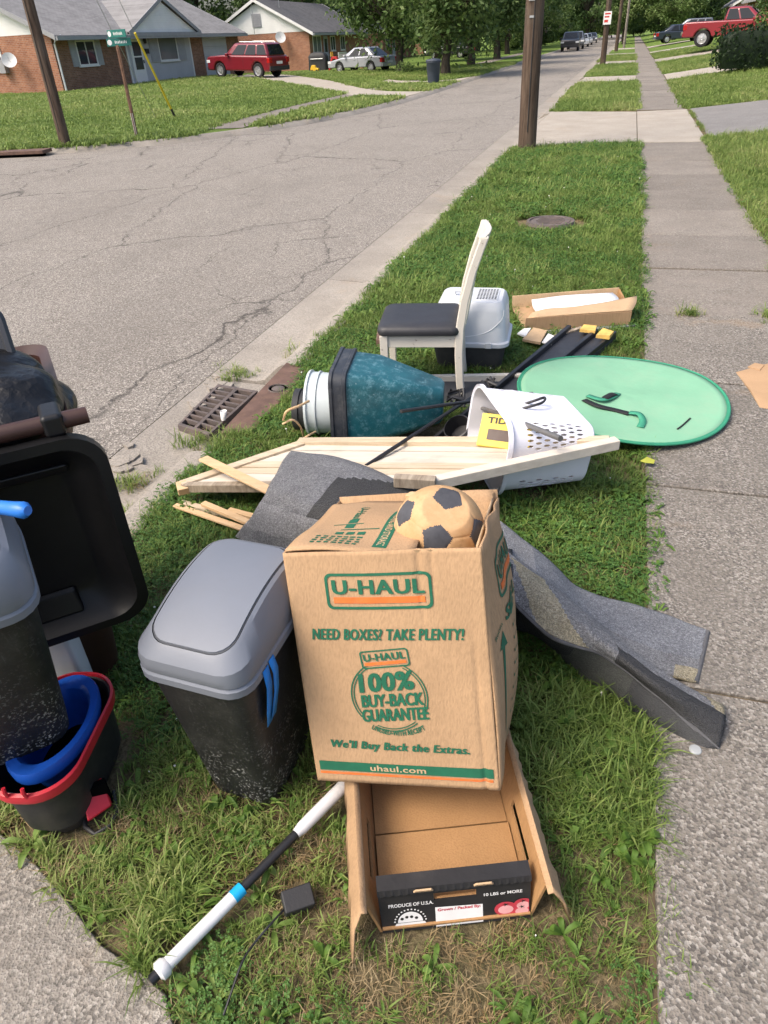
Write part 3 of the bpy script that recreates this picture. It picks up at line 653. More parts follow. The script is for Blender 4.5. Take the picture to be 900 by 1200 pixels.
# porch gable, standing forward on the front slope of the roof
m = MB(); gx0, gx1, gy = 5.9, 14.1, -.62; gm = (gx0 + gx1) / 2; ga = E1 + 1.62
m.add([(gx0 + .35, gy + .12, E1 - .02), (gx1 - .35, gy + .12, E1 - .02), (gm, gy + .12, ga - .15), (gx0 + .35, 3.6, E1 - .02), (gx1 - .35, 3.6, E1 - .02), (gm, 3.6, ga - .15)], [(0, 1, 2), (5, 4, 3), (0, 3, 4, 1), (1, 4, 5, 2), (2, 5, 3, 0)])
m.build('gable', 'siding_white', t)
for s, (a, b) in enumerate(((gx0, gm), (gm, gx1))):
    za, zb = (E1 - .1, ga) if s == 0 else (ga, E1 - .1); m = MB()
    m.hexa([(a, gy, za), (b, gy, zb), (b, 3.9, zb), (a, 3.9, za)], [(a, gy, za + .12), (b, gy, zb + .12), (b, 3.9, zb + .12), (a, 3.9, za + .12)]); r = m.build('roof', 'roof_grey', t)
    m = MB(); m.hexa([(a, gy - .04, za - .08), (b, gy - .04, zb - .08), (b, gy - .002, zb - .08), (a, gy - .002, za - .08)], [(a, gy - .04, za + .13), (b, gy - .04, zb + .13), (b, gy - .002, zb + .13), (a, gy - .002, za + .13)]); m.build('rake_board', 'fascia_grey', r)
m = MB(); m.box(5.9, 14.1, gy - .06, gy + .1, E1 - .2, E1 - .02); m.build('fascia', 'fascia_grey', t)
# side of the house towards the side street
FS = Matrix(((0, 0, -1, -.012), (-1, 0, 0, 0), (0, 1, 0, 0), (0, 0, 0, 1)))   # x right = -y, out = -x
window(t, FS, -4.3, 1.1, 1.1, 1.15)
dish(t, (-.45, 2.45, 1.5), (-.8, -.6, .5), .36, .0)
m = MB(); m.box(-.3, -.02, 3.0, 3.35, 1.0, 1.6); m.build('meter_box', 'fascia_grey', t)
# second house, gable end towards the camera
def gable_house(name, label, loc, rz, Wd, Ln, Ez, Rz, brick, roof, wins, group=None):
    """local: x along the street-facing side (length Ln), y into the house (depth Wd)"""
    t = thing(name, label, 'house', loc, rz, group)
    m = MB(); m.box(0, Ln, 0, Wd, -.5, Ez); m.build('wall', brick, t)
    gable_wall(t, -.02, Ln + .02, Wd, Ez + .002, Rz - .14, 'siding_white')
    gable_roof(t, Ln, Wd, Ez, Rz, .5, roof, 'trim_white')
    for (x, z, w_, h_, kind) in wins:
        if kind == 'door':
            m = MB(); m.box(x, x + w_, z, z + h_, -.02, .05); m.xf(FF); d = m.build('door', 'door_grey', t); m = MB(); m.box(x + .15, x + w_ - .15, z + h_ * .45, z + h_ - .2, .045, .058); m.xf(FF); m.build('pane', 'window_glass', d)
        else: window(t, FF, x, z, w_, h_, 'pale_glass' if kind == 'p' else 'window_glass', bars=1)
    return t
t2 = gable_house('brick_house', 'brick house with white gable end and satellite dishes behind the silver sedan', (-25.2, 64.0, .1), PI / 2, 8.8, 15, 2.55, 4.75, 'brick_red', 'roof_dark', [(.7, .75, 1.9, 1.5, 'p'), (3.2, .1, .95, 2.1, 'door'), (4.9, 1.1, 1.2, 1.1, ''), (7.5, 1.1, 1.2, 1.1, '')])
m = MB(); m.box(-.07, -.018, 4.05, 4.85, 3.0, 3.9); 
for k in range(6): m.box(-.09, -.065, 4.1, 4.8, 3.06 + k * .135, 3.13 + k * .135)
m.build('vent', 'shutter_grey', t2)
dish(t2, (-.5, 2.3, 2.2), (-.8, -.5, .4), .42, .0); dish(t2, (2.0, 3.2, 5.5), (-.7, -.6, .35), .5, 1.3)
m = MB(); m.box(2.4, 4.47, -1.6, -1.53, .93, 1.0); rl_ = m.build('railing', 'trim_white', t2)
for x in (2.4, 4.4):
    for ya_, yb_ in ((-1.6, -1.53), (-.1, -.05)): m = MB(); m.box(x, x + .07, ya_, yb_, 0, .93); m.build('rail_post', 'trim_white', rl_)
for k in range(12): m = MB(); m.box(2.55 + k * .155, 2.58 + k * .155, -1.58, -1.55, .0, .93); m.build('baluster', 'trim_white', rl_)
m = MB(); m.box(2.3, 4.6, -1.7, -.01, -.4, .08); m.build('porch_step', 'apron_concrete', t2)
m = MB(); m.tube([(-.35, 4.6, 2.5), (-.35, 4.6, 6.4)], .025, 6); m.build('antenna_mast', 'galv_steel', t2)
gable_house('brick_house', 'brick house half hidden behind the drooping trees', (-25.5, 86, 0), PI / 2, 8.5, 14, 2.6, 4.7, 'brick_red', 'roof_dark', [(1, 1, 1.6, 1.2, ''), (3.6, .1, 1, 2.1, 'door'), (6, 1, 1.6, 1.2, '')])
gable_house('brick_house', 'far brick house up the street past the dark trees', (-26.5, 108, 0), PI / 2, 8.5, 14, 2.6, 4.7, 'brick_brown', 'roof_grey', [(1, 1, 1.6, 1.2, ''), (3.6, .1, 1, 2.1, 'door'), (6, 1, 1.6, 1.2, '')])
gable_house('brick_house', 'white gabled brick house up the bank beyond the red pickup', (11.2, 99, .9), -PI / 2, 8.5, 13, 2.7, 5.2, 'brick_brown', 'roof_grey', [(1, 1, 1.6, 1.2, 'p'), (4, .1, 1, 2.1, 'door'), (8, 1, 1.6, 1.2, '')])
gable_house('brick_house', 'brick house among the trees far beyond the white gabled one', (11.5, 125, .9), -PI / 2, 8.5, 13, 2.7, 5.2, 'brick_brown', 'roof_grey', [(1, 1, 1.6, 1.2, 'p'), (4, .1, 1, 2.1, 'door')])

# ------------------------------------------------------------------ vehicles
def paint(name, col, metal=0.0):
    b = NB(name); b.set(b.mix(b.noise(2, 3), scl(col, .93), scl(col, 1.07)), 0.32, 0.5, metal); b.bsdf.inputs['Coat Weight'].default_value = 0.7; b.bsdf.inputs['Coat Roughness'].default_value = 0.08
paint('paint_red', (0.17, 0.008, 0.016), .1); paint('paint_silver', (0.40, 0.415, 0.44), .3); paint('paint_black', (0.012, 0.013, 0.016)); paint('paint_blue', (0.018, 0.026, 0.045), .1)
paint('paint_white', (0.62, 0.63, 0.64)); paint('paint_truck_red', (0.22, 0.012, 0.02)); paint('paint_grey', (0.12, 0.13, 0.15), .2)
pm('tyre', (0.018, 0.018, 0.019), .85, .2); pm('rim_alloy', (0.55, 0.55, 0.56), .3, .05, metal=.7); pm('lamp_red', (0.35, 0.01, 0.01), .25, .05); pm('lamp_clear', (0.65, 0.66, 0.66), .15, .05); pm('car_plastic', (0.03, 0.03, 0.032), .6, .1); pm('chrome', (0.6, 0.6, 0.6), .15, .02, metal=1.0)
def car(name, label, cat, loc, rz, body, roof, wheels, wr, W, paintm, glassx, L, group=None, tilt=0.0, rack=False, bed=None, rear_lamps=True):
    """body: side outline (x, z) of the lower shell without arches, clockwise from rear-bottom; roof: [(x0,x1 belt),(x0,x1 roof), zbelt, zroof, wroof]"""
    t = thing(name, label, cat, loc, rz, group); t.rotation_euler = (0, tilt, rz)
    zb = body[0][1]; low = []
    for wx in sorted(wheels):                  # arches cut into the sill line
        ar = wr * 1.17; s = max(0.0, wr - zb); th0 = math.asin(min(.95, (zb - wr) / ar))
        low += [(wx - ar * math.cos(th), wr + ar * math.sin(th)) for th in np.linspace(th0, PI - th0, 11)]
    pts = [body[0]] + low + [body[1]] + body[2:]
    m = MB(); Tm = Matrix(((1, 0, 0, 0), (0, 0, 1, 0), (0, 1, 0, 0), (0, 0, 0, 1))); m.prism(pts, -W / 2, W / 2, T=Tm)
    m.build('body', paintm, t, bevel=.12, seg=4, smooth=35)
    (b0, b1), (r0, r1), zbelt, zroof, wr_ = roof; wb = W - .12
    m = MB(); bt = [(b0, -wb / 2, zbelt - .05), (b1, -wb / 2, zbelt - .05), (b1, wb / 2, zbelt - .05), (b0, wb / 2, zbelt - .05)]; tp = [(r0, -wr_ / 2, zroof), (r1, -wr_ / 2, zroof), (r1, wr_ / 2, zroof), (r0, wr_ / 2, zroof)]
    m.hexa(bt, tp); cab = m.build('cabin', paintm, t, bevel=.15, seg=4, smooth=35)
    def side(fx, fz, s):                       # point on a cabin side, fx along, fz up
        lo = Vector(bt[0 if s < 0 else 3]).lerp(Vector(bt[1 if s < 0 else 2]), fx); hi = Vector(tp[0 if s < 0 else 3]).lerp(Vector(tp[1 if s < 0 else 2]), fx); return lo.lerp(hi, fz) + Vector((0, s * .008, 0.003))
    for s in (-1, 1):
        for a, b in glassx:
            q = [side(a, .14, s), side(b, .14, s), side(b - .01, .86, s), side(a + .01, .86, s)]; inn = [p - Vector((0, s * .02, 0)) for p in q]
            m = MB(); m.hexa(inn, q); m.build('window', 'car_glass', cab)
    def endp(e, fy, fz):
        i0, i1 = ((1, 2) if e else (0, 3)); lo = Vector(bt[i0]).lerp(Vector(bt[i1]), fy); hi = Vector(tp[i0]).lerp(Vector(tp[i1]), fy); return lo.lerp(hi, fz) + Vector(((.008 if e else -.008), 0, .003))
    for e in (0, 1):
        q = [endp(e, .09, .12), endp(e, .91, .12), endp(e, .9, .88), endp(e, .1, .88)]; inn = [p - Vector((.02 if e else -.02, 0, 0)) for p in q]
        m = MB(); m.hexa(inn, q); m.build('windscreen' if e else 'rear_window', 'car_glass', cab)
    for wx in wheels:
        for s in (-1, 1):
            Fm = Matrix.Translation((wx, s * (W / 2 - .13), wr)) @ Matrix.Rotation(-s * PI / 2, 4, 'X'); m = MB()
            m.lathe([(wr * .62, -.1), (wr * .9, -.1), (wr, -.07), (wr, .07), (wr * .92, .1), (wr * .64, .1)], 22, T=Fm); wh = m.build('wheel', 'tyre', t, smooth=40)
            m = MB(); m.lathe([(.001, .07), (wr * .16, .085), (wr * .2, .05), (wr * .56, .04), (wr * .64, .09), (wr * .66, .1), (wr * .66, -.1)], 20, T=Fm)
            for k in range(5):
                a = 2 * PI * k / 5; c, s2 = math.cos(a), math.sin(a); m.add([Fm @ Vector((c * u - s2 * v, s2 * u + c * v, z)) for u, v, z in ((wr * .12, -.035, .09), (wr * .6, -.03, .075), (wr * .6, .03, .075), (wr * .12, .035, .09))], [(0, 1, 2, 3)])
            m.build('rim', 'rim_alloy', wh, smooth=40)
            m = MB(); m.lathe([(.001, .045), (wr * .6, .036)], 16, T=Fm); m.build('rim_well', 'car_plastic', wh)
    xr = min(p[0] for p in body); xf_ = max(p[0] for p in body)
    for s in (-1, 1):
        m = MB(); m.box(xr - .015, xr + .22, s * W / 2 - .02 - (.2 if s > 0 else -.0) + (.0 if s > 0 else -.0), s * W / 2 + .012 + (.0 if s > 0 else .2), zbelt - .38, zbelt - .12) if False else m.box(xr - .012, xr + .2, min(s * (W / 2 - .28), s * (W / 2 + .008)), max(s * (W / 2 - .28), s * (W / 2 + .008)), zbelt - .36, zbelt - .1); m.build('tail_light', 'lamp_red', t, bevel=.02)
        m = MB(); m.box(xf_ - .26, xf_ + .012, min(s * (W / 2 - .36), s * (W / 2 + .006)), max(s * (W / 2 - .36), s * (W / 2 + .006)), zbelt - .38, zbelt - .22); m.build('headlight', 'lamp_clear', t, bevel=.02)
        m = MB(); m.box(b1 - .55, b1 - .38, min(s * W / 2, s * (W / 2 + .18)), max(s * W / 2, s * (W / 2 + .18)), zbelt - .03, zbelt + .12); m.build('mirror', paintm, t, bevel=.03)
        m = MB()
        for a, b in glassx[:2] if len(glassx) > 1 else glassx: xx = b0 + (b1 - b0) * (a + .06); m.box(xx, xx + .16, min(s * (W / 2 - .01), s * (W / 2 + .02)), max(s * (W / 2 - .01), s * (W / 2 + .02)), zbelt - .2, zbelt - .165)
        m.build('door_handle', paintm, t)
        m = MB()
        for a, b in glassx[:3]: xx = b0 + (b1 - b0) * a; m.box(xx - .006, xx + .006, min(s * (W / 2 - .01), s * (W / 2 + .003)), max(s * (W / 2 - .01), s * (W / 2 + .003)), zb + .2, zbelt - .08)
        m.build('door_seam', 'car_plastic', t)
    m = MB(); m.box(xr - .03, xr + .2, -W / 2 + .02, W / 2 - .02, zb + .02, zb + .24); m.build('bumper', 'car_plastic' if cat == 'suv' else paintm, t, bevel=.03)
    m = MB(); m.box(xf_ - .2, xf_ + .03, -W / 2 + .02, W / 2 - .02, zb + .02, zb + .22); m.build('bumper', 'car_plastic' if cat == 'suv' else paintm, t, bevel=.03)
    m = MB(); m.box(xf_ - .05, xf_ + .016, -.42, .42, zbelt - .42, zbelt - .2); m.build('grille', 'car_plastic', t)
    m = MB(); m.box(xr - .02, xr + .02, -.26, .26, zbelt - .42, zbelt - .28); m.build('number_plate', 'sign_white', t)
    if rack:
        m = MB()
        for s in (-1, 1): m.tube([(r0 + .25, s * (wr_ / 2 - .12), zroof - .02), (r0 + .35, s * (wr_ / 2 - .12), zroof + .05), (r1 - .35, s * (wr_ / 2 - .12), zroof + .05), (r1 - .25, s * (wr_ / 2 - .12), zroof - .02)], .022, 6)
        m.build('roof_rail', 'chrome', t)
    return t
suv_body = [(-2.36, .36), (2.3, .36), (2.4, .5), (2.4, .95), (2.28, 1.07), (1.15, 1.15), (-2.25, 1.13), (-2.38, .95), (-2.4, .55)]
suv_roof = [(-2.3, 1.15), (-2.0, .3), 1.12, 1.74, 1.46]; sg = [(.04, .25), (.28, .52), (.545, .83)]
sp = PT(296, 91)
car('suv', 'dark red suv parked nose-in at the grey garage door', 'suv', (sp[0] - .4, sp[1] + .4, T(sp[0], sp[1]) + .03), math.radians(166), suv_body, suv_roof, [1.45, -1.45], .38, 1.9, 'paint_red', sg, 4.8, tilt=math.radians(-2), rack=True)
sed_body = [(-2.2, .3), (2.2, .3), (2.28, .42), (2.2, .68), (1.1, .88), (-1.5, .93), (-2.2, .9), (-2.3, .7), (-2.28, .42)]
sed_roof = [(-1.75, 1.2), (-.95, .2), .92, 1.42, 1.25]; eg = [(.2, .47), (.5, .8)]
car('sedan', 'silver sedan parked on the drive beside the drooping tree', 'car', (-17.2, 53.0, .02), math.radians(160), sed_body, sed_roof, [1.32, -1.32], .31, 1.75, 'paint_silver', eg, 4.6)
tr_body = [(-2.8, .5), (2.75, .5), (2.85, .65), (2.8, 1.1), (2.6, 1.2), (1.35, 1.24), (-.55, 1.24), (-2.75, 1.24), (-2.85, 1.15), (-2.85, .65)]
tr_roof = [(-.75, 1.35), (-.6, .5), 1.22, 1.86, 1.5]
tp_ = P(872, 53, .5)
trk = car('pickup_truck', 'red pickup truck on the sloping drive behind the hedge', 'pickup truck', (tp_[0] - .75, tp_[1] - 2.0, T(tp_[0], tp_[1]) + .03), math.radians(-12), tr_body, tr_roof, [1.85, -1.75], .42, 2.0, 'paint_truck_red', [(.06, .42), (.46, .86)], 5.7)
m = MB(); m.box(-2.7, -.7, -.8, .8, 1.22, 1.26); m.build('bed_liner', 'car_plastic', trk)
m = MB(); m.box(-2.95, -2.83, -.95, .95, .62, .8); m.build('rear_bumper', 'chrome', trk)
g_ = 'cars parked along the far kerb'
fars = [(-6.45, 93, 'paint_black', 'black suv parked by the far kerb down the street', 1, g_), (-6.4, 101, 'paint_grey', 'dark grey suv parked just behind the black one at the far kerb', 1, g_), (-6.4, 114, 'paint_white', 'white sedan parked in the row at the far kerb', 0, g_), (-6.5, 126, 'paint_silver', 'light grey sedan parked in the row at the far kerb', 0, g_), (-6.5, 142, 'paint_grey', 'dark far sedan at the end of the kerbside row', 0, g_)]
for x, y, pt, lb, k, gr in fars:
    if k: car('suv', lb, 'suv', (x, y, ROADZ + .01), math.radians(-88), suv_body, suv_roof, [1.45, -1.45], .38, 1.9, pt, sg, 4.8, gr)
    else: car('sedan', lb, 'car', (x, y, ROADZ + .01), math.radians(-88), sed_body, sed_roof, [1.32, -1.32], .31, 1.75, pt, eg, 4.6, gr)
car('suv', 'dark suv parked across the drive beyond the red pickup', 'suv', (5.4, 92, T(5.4, 92) + .02), math.radians(172), suv_body, suv_roof, [1.45, -1.45], .38, 1.9, 'paint_grey', sg, 4.8)
car('sedan', 'dark blue sedan crossing the far sidewalk on a drive', 'car', (4.2, 84, T(4.2, 84) + .04), math.radians(8), sed_body, sed_roof, [1.32, -1.32], .31, 1.75, 'paint_blue', eg, 4.6)
car('sedan', 'black sedan parked in the shade of the street trees on the left', 'car', (-17, 80, .0), math.radians(175), sed_body, sed_roof, [1.32, -1.32], .31, 1.75, 'paint_black', eg, 4.6)

# ------------------------------------------------------------------ small things by the far houses
pm('toy_yellow', (0.75, 0.45, 0.03), .5, .08); pm('toy_red', (0.5, 0.03, 0.03), .5, .08); pm('bin_slate', (0.045, 0.055, 0.075), .6, .15); pm('tarp_black', (0.02, 0.021, 0.022), .6, .3, 3, .5, 8); pm('pot_clay', (0.4, 0.16, 0.08), .8, .1)
q = P(508, 99.5, 0); t = thing('trash_can', 'dark slate trash can standing on the lawn near the tree trunk', 'trash can', (q[0], q[1], T(q[0], q[1])))
m = MB(); m.lathe([(.001, 0), (.24, 0), (.31, .82), (.33, .84), (.33, .88)], 18); m.build('body', 'bin_slate', t, smooth=40)
m = MB(); m.lathe([(.33, .885), (.34, .9), (.3, .95), (.001, .99)], 18); m.build('lid', 'bin_slate', t, smooth=40)
t = thing('grill', 'covered barbecue grill under a black tarp by the brick gable end', 'grill', (-23.2, 60.5, .05))
m = MB(); m.loft([[Vector((a * s, b * s2, z)) for a, b in rrect(1.5, .75, .2)] for s, s2, z in ((1.05, 1.1, 0), (1, 1, .5), (1, .95, .9), (.8, .8, 1.1), (.3, .4, 1.2))]); m.build('cover', 'tarp_black', t, smooth=60)
m = MB(); m.tube([(-.5, -.44, .75), (.5, -.44, .75)], .025, 6); m.build('handle', 'galv_steel', t)
t = thing('ride_on_toy', 'small yellow ride-on toy car beside the covered grill', 'toy', (-22.6, 58.0, .0)); m = MB(); m.prism([(-.5, .12), (.5, .12), (.55, .4), (.2, .45), (.1, .75), (-.3, .75), (-.5, .45)], -.22, .22, T=Matrix(((1, 0, 0, 0), (0, 0, 1, 0), (0, 1, 0, 0), (0, 0, 0, 1)))); m.build('body', 'toy_yellow', t, bevel=.04); t.scale = (.6, .6, .6)
for x in (-.3, .32):
    for y in (-.24, .24): m = MB(); m.lathe([(.001, -.04), (.14, -.04), (.14, .04), (.001, .04)], 12, T=Matrix.Translation((x, y, .14)) @ Matrix.Rotation(PI / 2, 4, 'X')); m.build('wheel', 'tyre', t)
t = thing('toy_slide', 'small red plastic toy slide by the brick gable end', 'toy', (-21.5, 59.5, .0)); m = MB(); m.prism([(-.5, 0), (-.4, 0), (-.1, .75), (.1, .75), (.5, .0), (.6, 0), (.2, .9), (-.2, .9)], -.2, .2, T=Matrix(((1, 0, 0, 0), (0, 0, 1, 0), (0, 1, 0, 0), (0, 0, 0, 1)))); m.build('slide', 'toy_red', t, bevel=.02)
m = MB(); m.tube([(-.2, -.2, .9), (-.2, -.2, 1.2), (-.2, .2, 1.2), (-.2, .2, .9)], .03, 6); m.build('rail', 'toy_yellow', t)
for k, (x, y) in enumerate(((-20.4, 60.6), (-19.9, 61.2))):
    t = thing('flower_pot', 'clay flower pot with a small shrub by the porch railing', 'flower pot', (x, y, 0), group='pots by the porch'); m = MB(); m.lathe([(.001, 0), (.15, 0), (.2, .3), (.22, .3), (.22, .34), (.18, .34), (.17, .28), (.001, .28)], 12); m.build('pot', 'pot_clay', t, smooth=40)

# ------------------------------------------------------------------ trees and shrubs
def leaf_mesh(name, clumps, n_per, size, mat, seed, droop=0.0, flat=0.7):
    rs = np.random.RandomState(seed); V = []; Tn = []
    for (cx, cy, cz, rx, ry, rz_) in clumps:
        n = n_per; d = rs.normal(size=(n, 3)); d /= np.linalg.norm(d, axis=1)[:, None]; r = rs.uniform(.15, 1, n) ** .45
        c = d * r[:, None] * np.array([rx, ry, rz_]) + np.array([cx, cy, cz]); c[:, 2] -= droop * rs.uniform(0, 1, n) ** 2 * rz_ * (r ** 2)
        nrm = rs.normal(size=(n, 3)); nrm[:, 2] += flat; nrm /= np.linalg.norm(nrm, axis=1)[:, None]
        a = np.cross(nrm, rs.normal(size=(n, 3))); a /= np.linalg.norm(a, axis=1)[:, None]; b = np.cross(nrm, a)
        s = size * rs.uniform(.6, 1.35, n)[:, None]
        V.append(np.stack([c - a * s, c - b * s * .5 + nrm * s * .12, c + a * s, c + b * s * .5 + nrm * s * .12], axis=1).reshape(-1, 3))
        Tn.append(np.clip(rs.normal(.45, .2, n) + rs.normal(0, .16) , 0, 1))
    V = np.concatenate(V); tn = np.repeat(np.concatenate(Tn), 4); nf = len(V) // 4
    me = D.meshes.new(name); me.vertices.add(len(V)); me.vertices.foreach_set('co', V.ravel())
    me.loops.add(nf * 4); me.loops.foreach_set('vertex_index', np.arange(nf * 4)); me.polygons.add(nf); me.polygons.foreach_set('loop_start', np.arange(nf) * 4); me.polygons.foreach_set('loop_total', np.full(nf, 4))
    at = me.attributes.new('tint', 'FLOAT', 'POINT'); at.data.foreach_set('value', tn); me.materials.append(MATS[mat]); me.update(); me.validate(); return me
def make_tree(kind, seed, H, r_c, trunk_h, mat, n_cl, n_per, size, droop=0.0, r_t=.22, flat=.6):
    rs = random.Random(seed); t = D.objects.new('tree', None); COL.objects.link(t); m = MB()
    m.tube([(rs.uniform(-.1, .1) * k, rs.uniform(-.1, .1) * k, -0.2 + (trunk_h * 1.5 + .2) * k / 4) for k in range(5)], [r_t * 1.35, r_t, r_t * .85, r_t * .7, r_t * .45], 10)
    cl = []
    for k in range(n_cl):
        a = rs.uniform(0, 2 * PI); u = rs.random() ** .6; zf = rs.random(); rad = r_c * math.sin(PI * (.12 + .83 * zf)) ** .7 * u
        if kind == 'cone': rad = r_c * (1 - zf) ** .8 * u
        c = Vector((rad * math.cos(a), rad * math.sin(a), trunk_h + (H - trunk_h) * zf)); s = r_c * rs.uniform(.2, .36)
        cl.append((c[0], c[1], c[2], s, s, s * rs.uniform(.55, .8)))
        if k % 2 == 0:
            st = Vector((0, 0, trunk_h * rs.uniform(.75, 1.4))); mid = st.lerp(c, .5) + Vector((0, 0, rs.uniform(.1, .5))); m.tube([st, mid, c], [r_t * .4, r_t * .25, .03], 6)
    m.build('trunk', 'bark', t, smooth=50)
    cm = leaf_mesh('crown', cl, n_per, size, mat, seed, droop, flat); c = D.objects.new('crown', cm); COL.objects.link(c); c.parent = t
    return t
protos = {'droop': make_tree('round', 3, 9.0, 4.3, 2.3, 'leaf_mid', 62, 190, .15, 2.2, .26), 'round': make_tree('round', 5, 11, 5.0, 2.8, 'leaf_mid', 64, 190, .19, .6, .28),
          'dark': make_tree('round', 8, 13, 5.2, 2.2, 'leaf_dark', 66, 190, .21, .4, .3), 'bush': make_tree('round', 21, 5.2, 3.2, .7, 'leaf_mid', 46, 170, .16, .5, .12), 'cone': make_tree('cone', 12, 14, 3.6, 1.4, 'leaf_dark', 60, 180, .18, .6, .25)}
_first = {k: True for k in protos}
def tree(kind, x, y, s, rz, label, group=None):
    o = protos[kind] if _first[kind] else copy_tree(protos[kind]); _first[kind] = False
    o.location = (x, y, T(x, y)); o.rotation_euler = (0, 0, rz); o.scale = (s * R_.uniform(.93, 1.07), s * R_.uniform(.93, 1.07), s); tag(o, label, 'tree', group); return o
tree('droop', -13.9, 50.5, .95, .3, 'drooping leafy tree whose trunk stands behind the silver sedan')
tree('droop', -9.6, 44.2, .9, 2.1, 'drooping leafy tree on the lawn behind the slate trash can')
tree('droop', -10.6, 57, .95, 4.0, 'drooping street tree past the two by the trash can')
tree('round', -10.8, 70, .9, 1.0, 'rounded street tree halfway along the far kerb')
tree('round', -12.5, 88, .9, 2.0, 'rounded street tree near the parked cars', None)
tree('dark', -16, 70, .8, 3.0, 'dark tree in the yard beyond the silver sedan')
for k, (kd, x, y, s) in enumerate([('dark', -38, 62, 1.0), ('dark', -46, 58, 1.1), ('cone', -34, 74, .95), ('dark', -33, 84, 1.1), ('round', -42, 76, 1.1), ('dark', -52, 70, 1.2), ('cone', -40, 50, .9), ('dark', -24, 100, 1.1), ('round', -31, 96, 1.1), ('dark', -20, 112, 1.1), ('dark', -60, 60, 1.2)]):
    tree(kd, x, y, s, k * 1.3, 'dark backyard tree rising behind the brick houses', 'trees behind the brick houses')
for k, (kd, x, y, s) in enumerate([('round', -13, 108, 1.0), ('dark', -15, 122, 1.1), ('round', -14.5, 140, 1.1), ('dark', -9, 175, 1.3), ('dark', -2, 190, 1.3), ('round', -20, 160, 1.3), ('dark', 6, 200, 1.4), ('round', -12, 205, 1.4), ('dark', 16, 185, 1.4), ('dark', -27, 185, 1.5), ('dark', 24, 170, 1.4)]):
    tree(kd, x, y, s, k * 1.7, 'far street tree closing the end of the road', 'trees at the end of the street')
for k, (x, y, sc_) in enumerate([(-13.5, 96, .8), (-15, 104, .9), (-12.5, 118, .8), (-13, 132, .9), (-12, 150, 1.0), (-9.5, 190, 1.2), (-5, 205, 1.3), (0, 200, 1.2), (4.5, 190, 1.2), (9, 170, 1.2), (-17, 84, .8), (12, 150, 1.2), (16, 140, 1.2)]):
    tree('bush', x, y, sc_, k * 2.1, 'low leafy bush filling the gap under the far street trees', 'bushes at the end of the street')
tree('round', -1.1, 112, .85, 1.5, 'street tree in the grass strip beyond the poles')
tree('dark', -1.4, 134, .9, .5, 'dark street tree farther down the grass strip', None)
tree('round', 4.2, 108, .8, 2.5, 'spreading yard tree over the dark parked cars')
tree('dark', 7.5, 118, .9, 3.5, 'dark yard tree behind the spreading one on the bank')
tree('dark', 13.5, 82, .8, 1.9, 'dark yard tree behind the red pickup')
for k, (x, y, s) in enumerate([(17, 64, .9), (21, 74, 1.0), (19, 92, 1.0)]): tree('dark', x, y, s, k * 2.0, 'dark backyard tree on the bank past the red pickup', 'trees on the bank')
# clipped hedge
def shrub(name, label, x, y, boxes, mat, n, size, group=None):
    t = thing(name, label, 'hedge' if 'hedge' in name else 'shrub', (x, y, T(x, y)), 0, group); rs = np.random.RandomState(int(abs(x * 31 + y * 7)) + 1)
    cl = []
    for (bx, by, bz, rx, ry, rz_) in boxes: cl.append((bx, by, bz, rx, ry, rz_))
    me = leaf_mesh('foliage', cl, n, size, mat, int(y) + 3, 0, .4); o = D.objects.new('foliage', me); COL.objects.link(o); o.parent = t
    m = MB()
    for (bx, by, bz, rx, ry, rz_) in boxes[:8]: m.tube([(bx * .6, by * .6, -.1), (bx, by, bz)], [.03, .015], 5)
    m.build('stems', 'bark', t); return t
hb = [(x, y_, z, .42, .36, .26) for x in np.linspace(-1.7, 1.9, 11) for y_ in (-.35, .1, .5) for z in (.2, .5, .82)]
shrub('hedge', 'dense dark clipped hedge on the bank beside the sidewalk', 4.95, 31.0, hb, 'leaf_yew', 75, .055); D.objects['hedge'].scale = (1.1, 1.1, 1.2)
core = MB(); core.loft([[Vector((a * s, b * s, z)) for a, b in rrect(3.7, .95, .25)] for s, z in ((.95, 0), (1, .25), (1, .75), (.9, .88))]); core.build('dense_core', 'leaf_yew', D.objects['hedge'], smooth=40)
shrub('leafy_shrub', 'bright loose shrub sprouting above the dark hedge', 4.55, 32.2, [(0, 0, 1.1, .5, .4, .25), (-.3, .1, 1.35, .35, .3, .3), (.35, 0, 1.4, .35, .3, .25), (0, .1, .6, .4, .3, .5)], 'leaf_bright', 110, .07)
shrub('leafy_shrub', 'small round shrub at the foot of the drooping tree', -13.0, 48.0, [(0, 0, .35, .5, .5, .35), (.3, 0, .3, .35, .35, .3)], 'leaf_mid', 200, .06)
shrub('leafy_shrub', 'low bright shrub at the lawn edge near the hedge', 3.9, 24.6, [(0, 0, .2, .3, .3, .2), (.3, 0, .25, .3, .3, .25)], 'leaf_bright', 160, .05)
for k, (x, y_) in enumerate(((-23.9, 67.5), (-23.8, 70.5), (-24, 73.5))): shrub('leafy_shrub', 'foundation shrub along the front of the second brick house', x, y_, [(0, 0, .5, .6, .7, .5), (.1, .4, .4, .5, .5, .4)], 'leaf_dark', 220, .06, 'foundation shrubs')
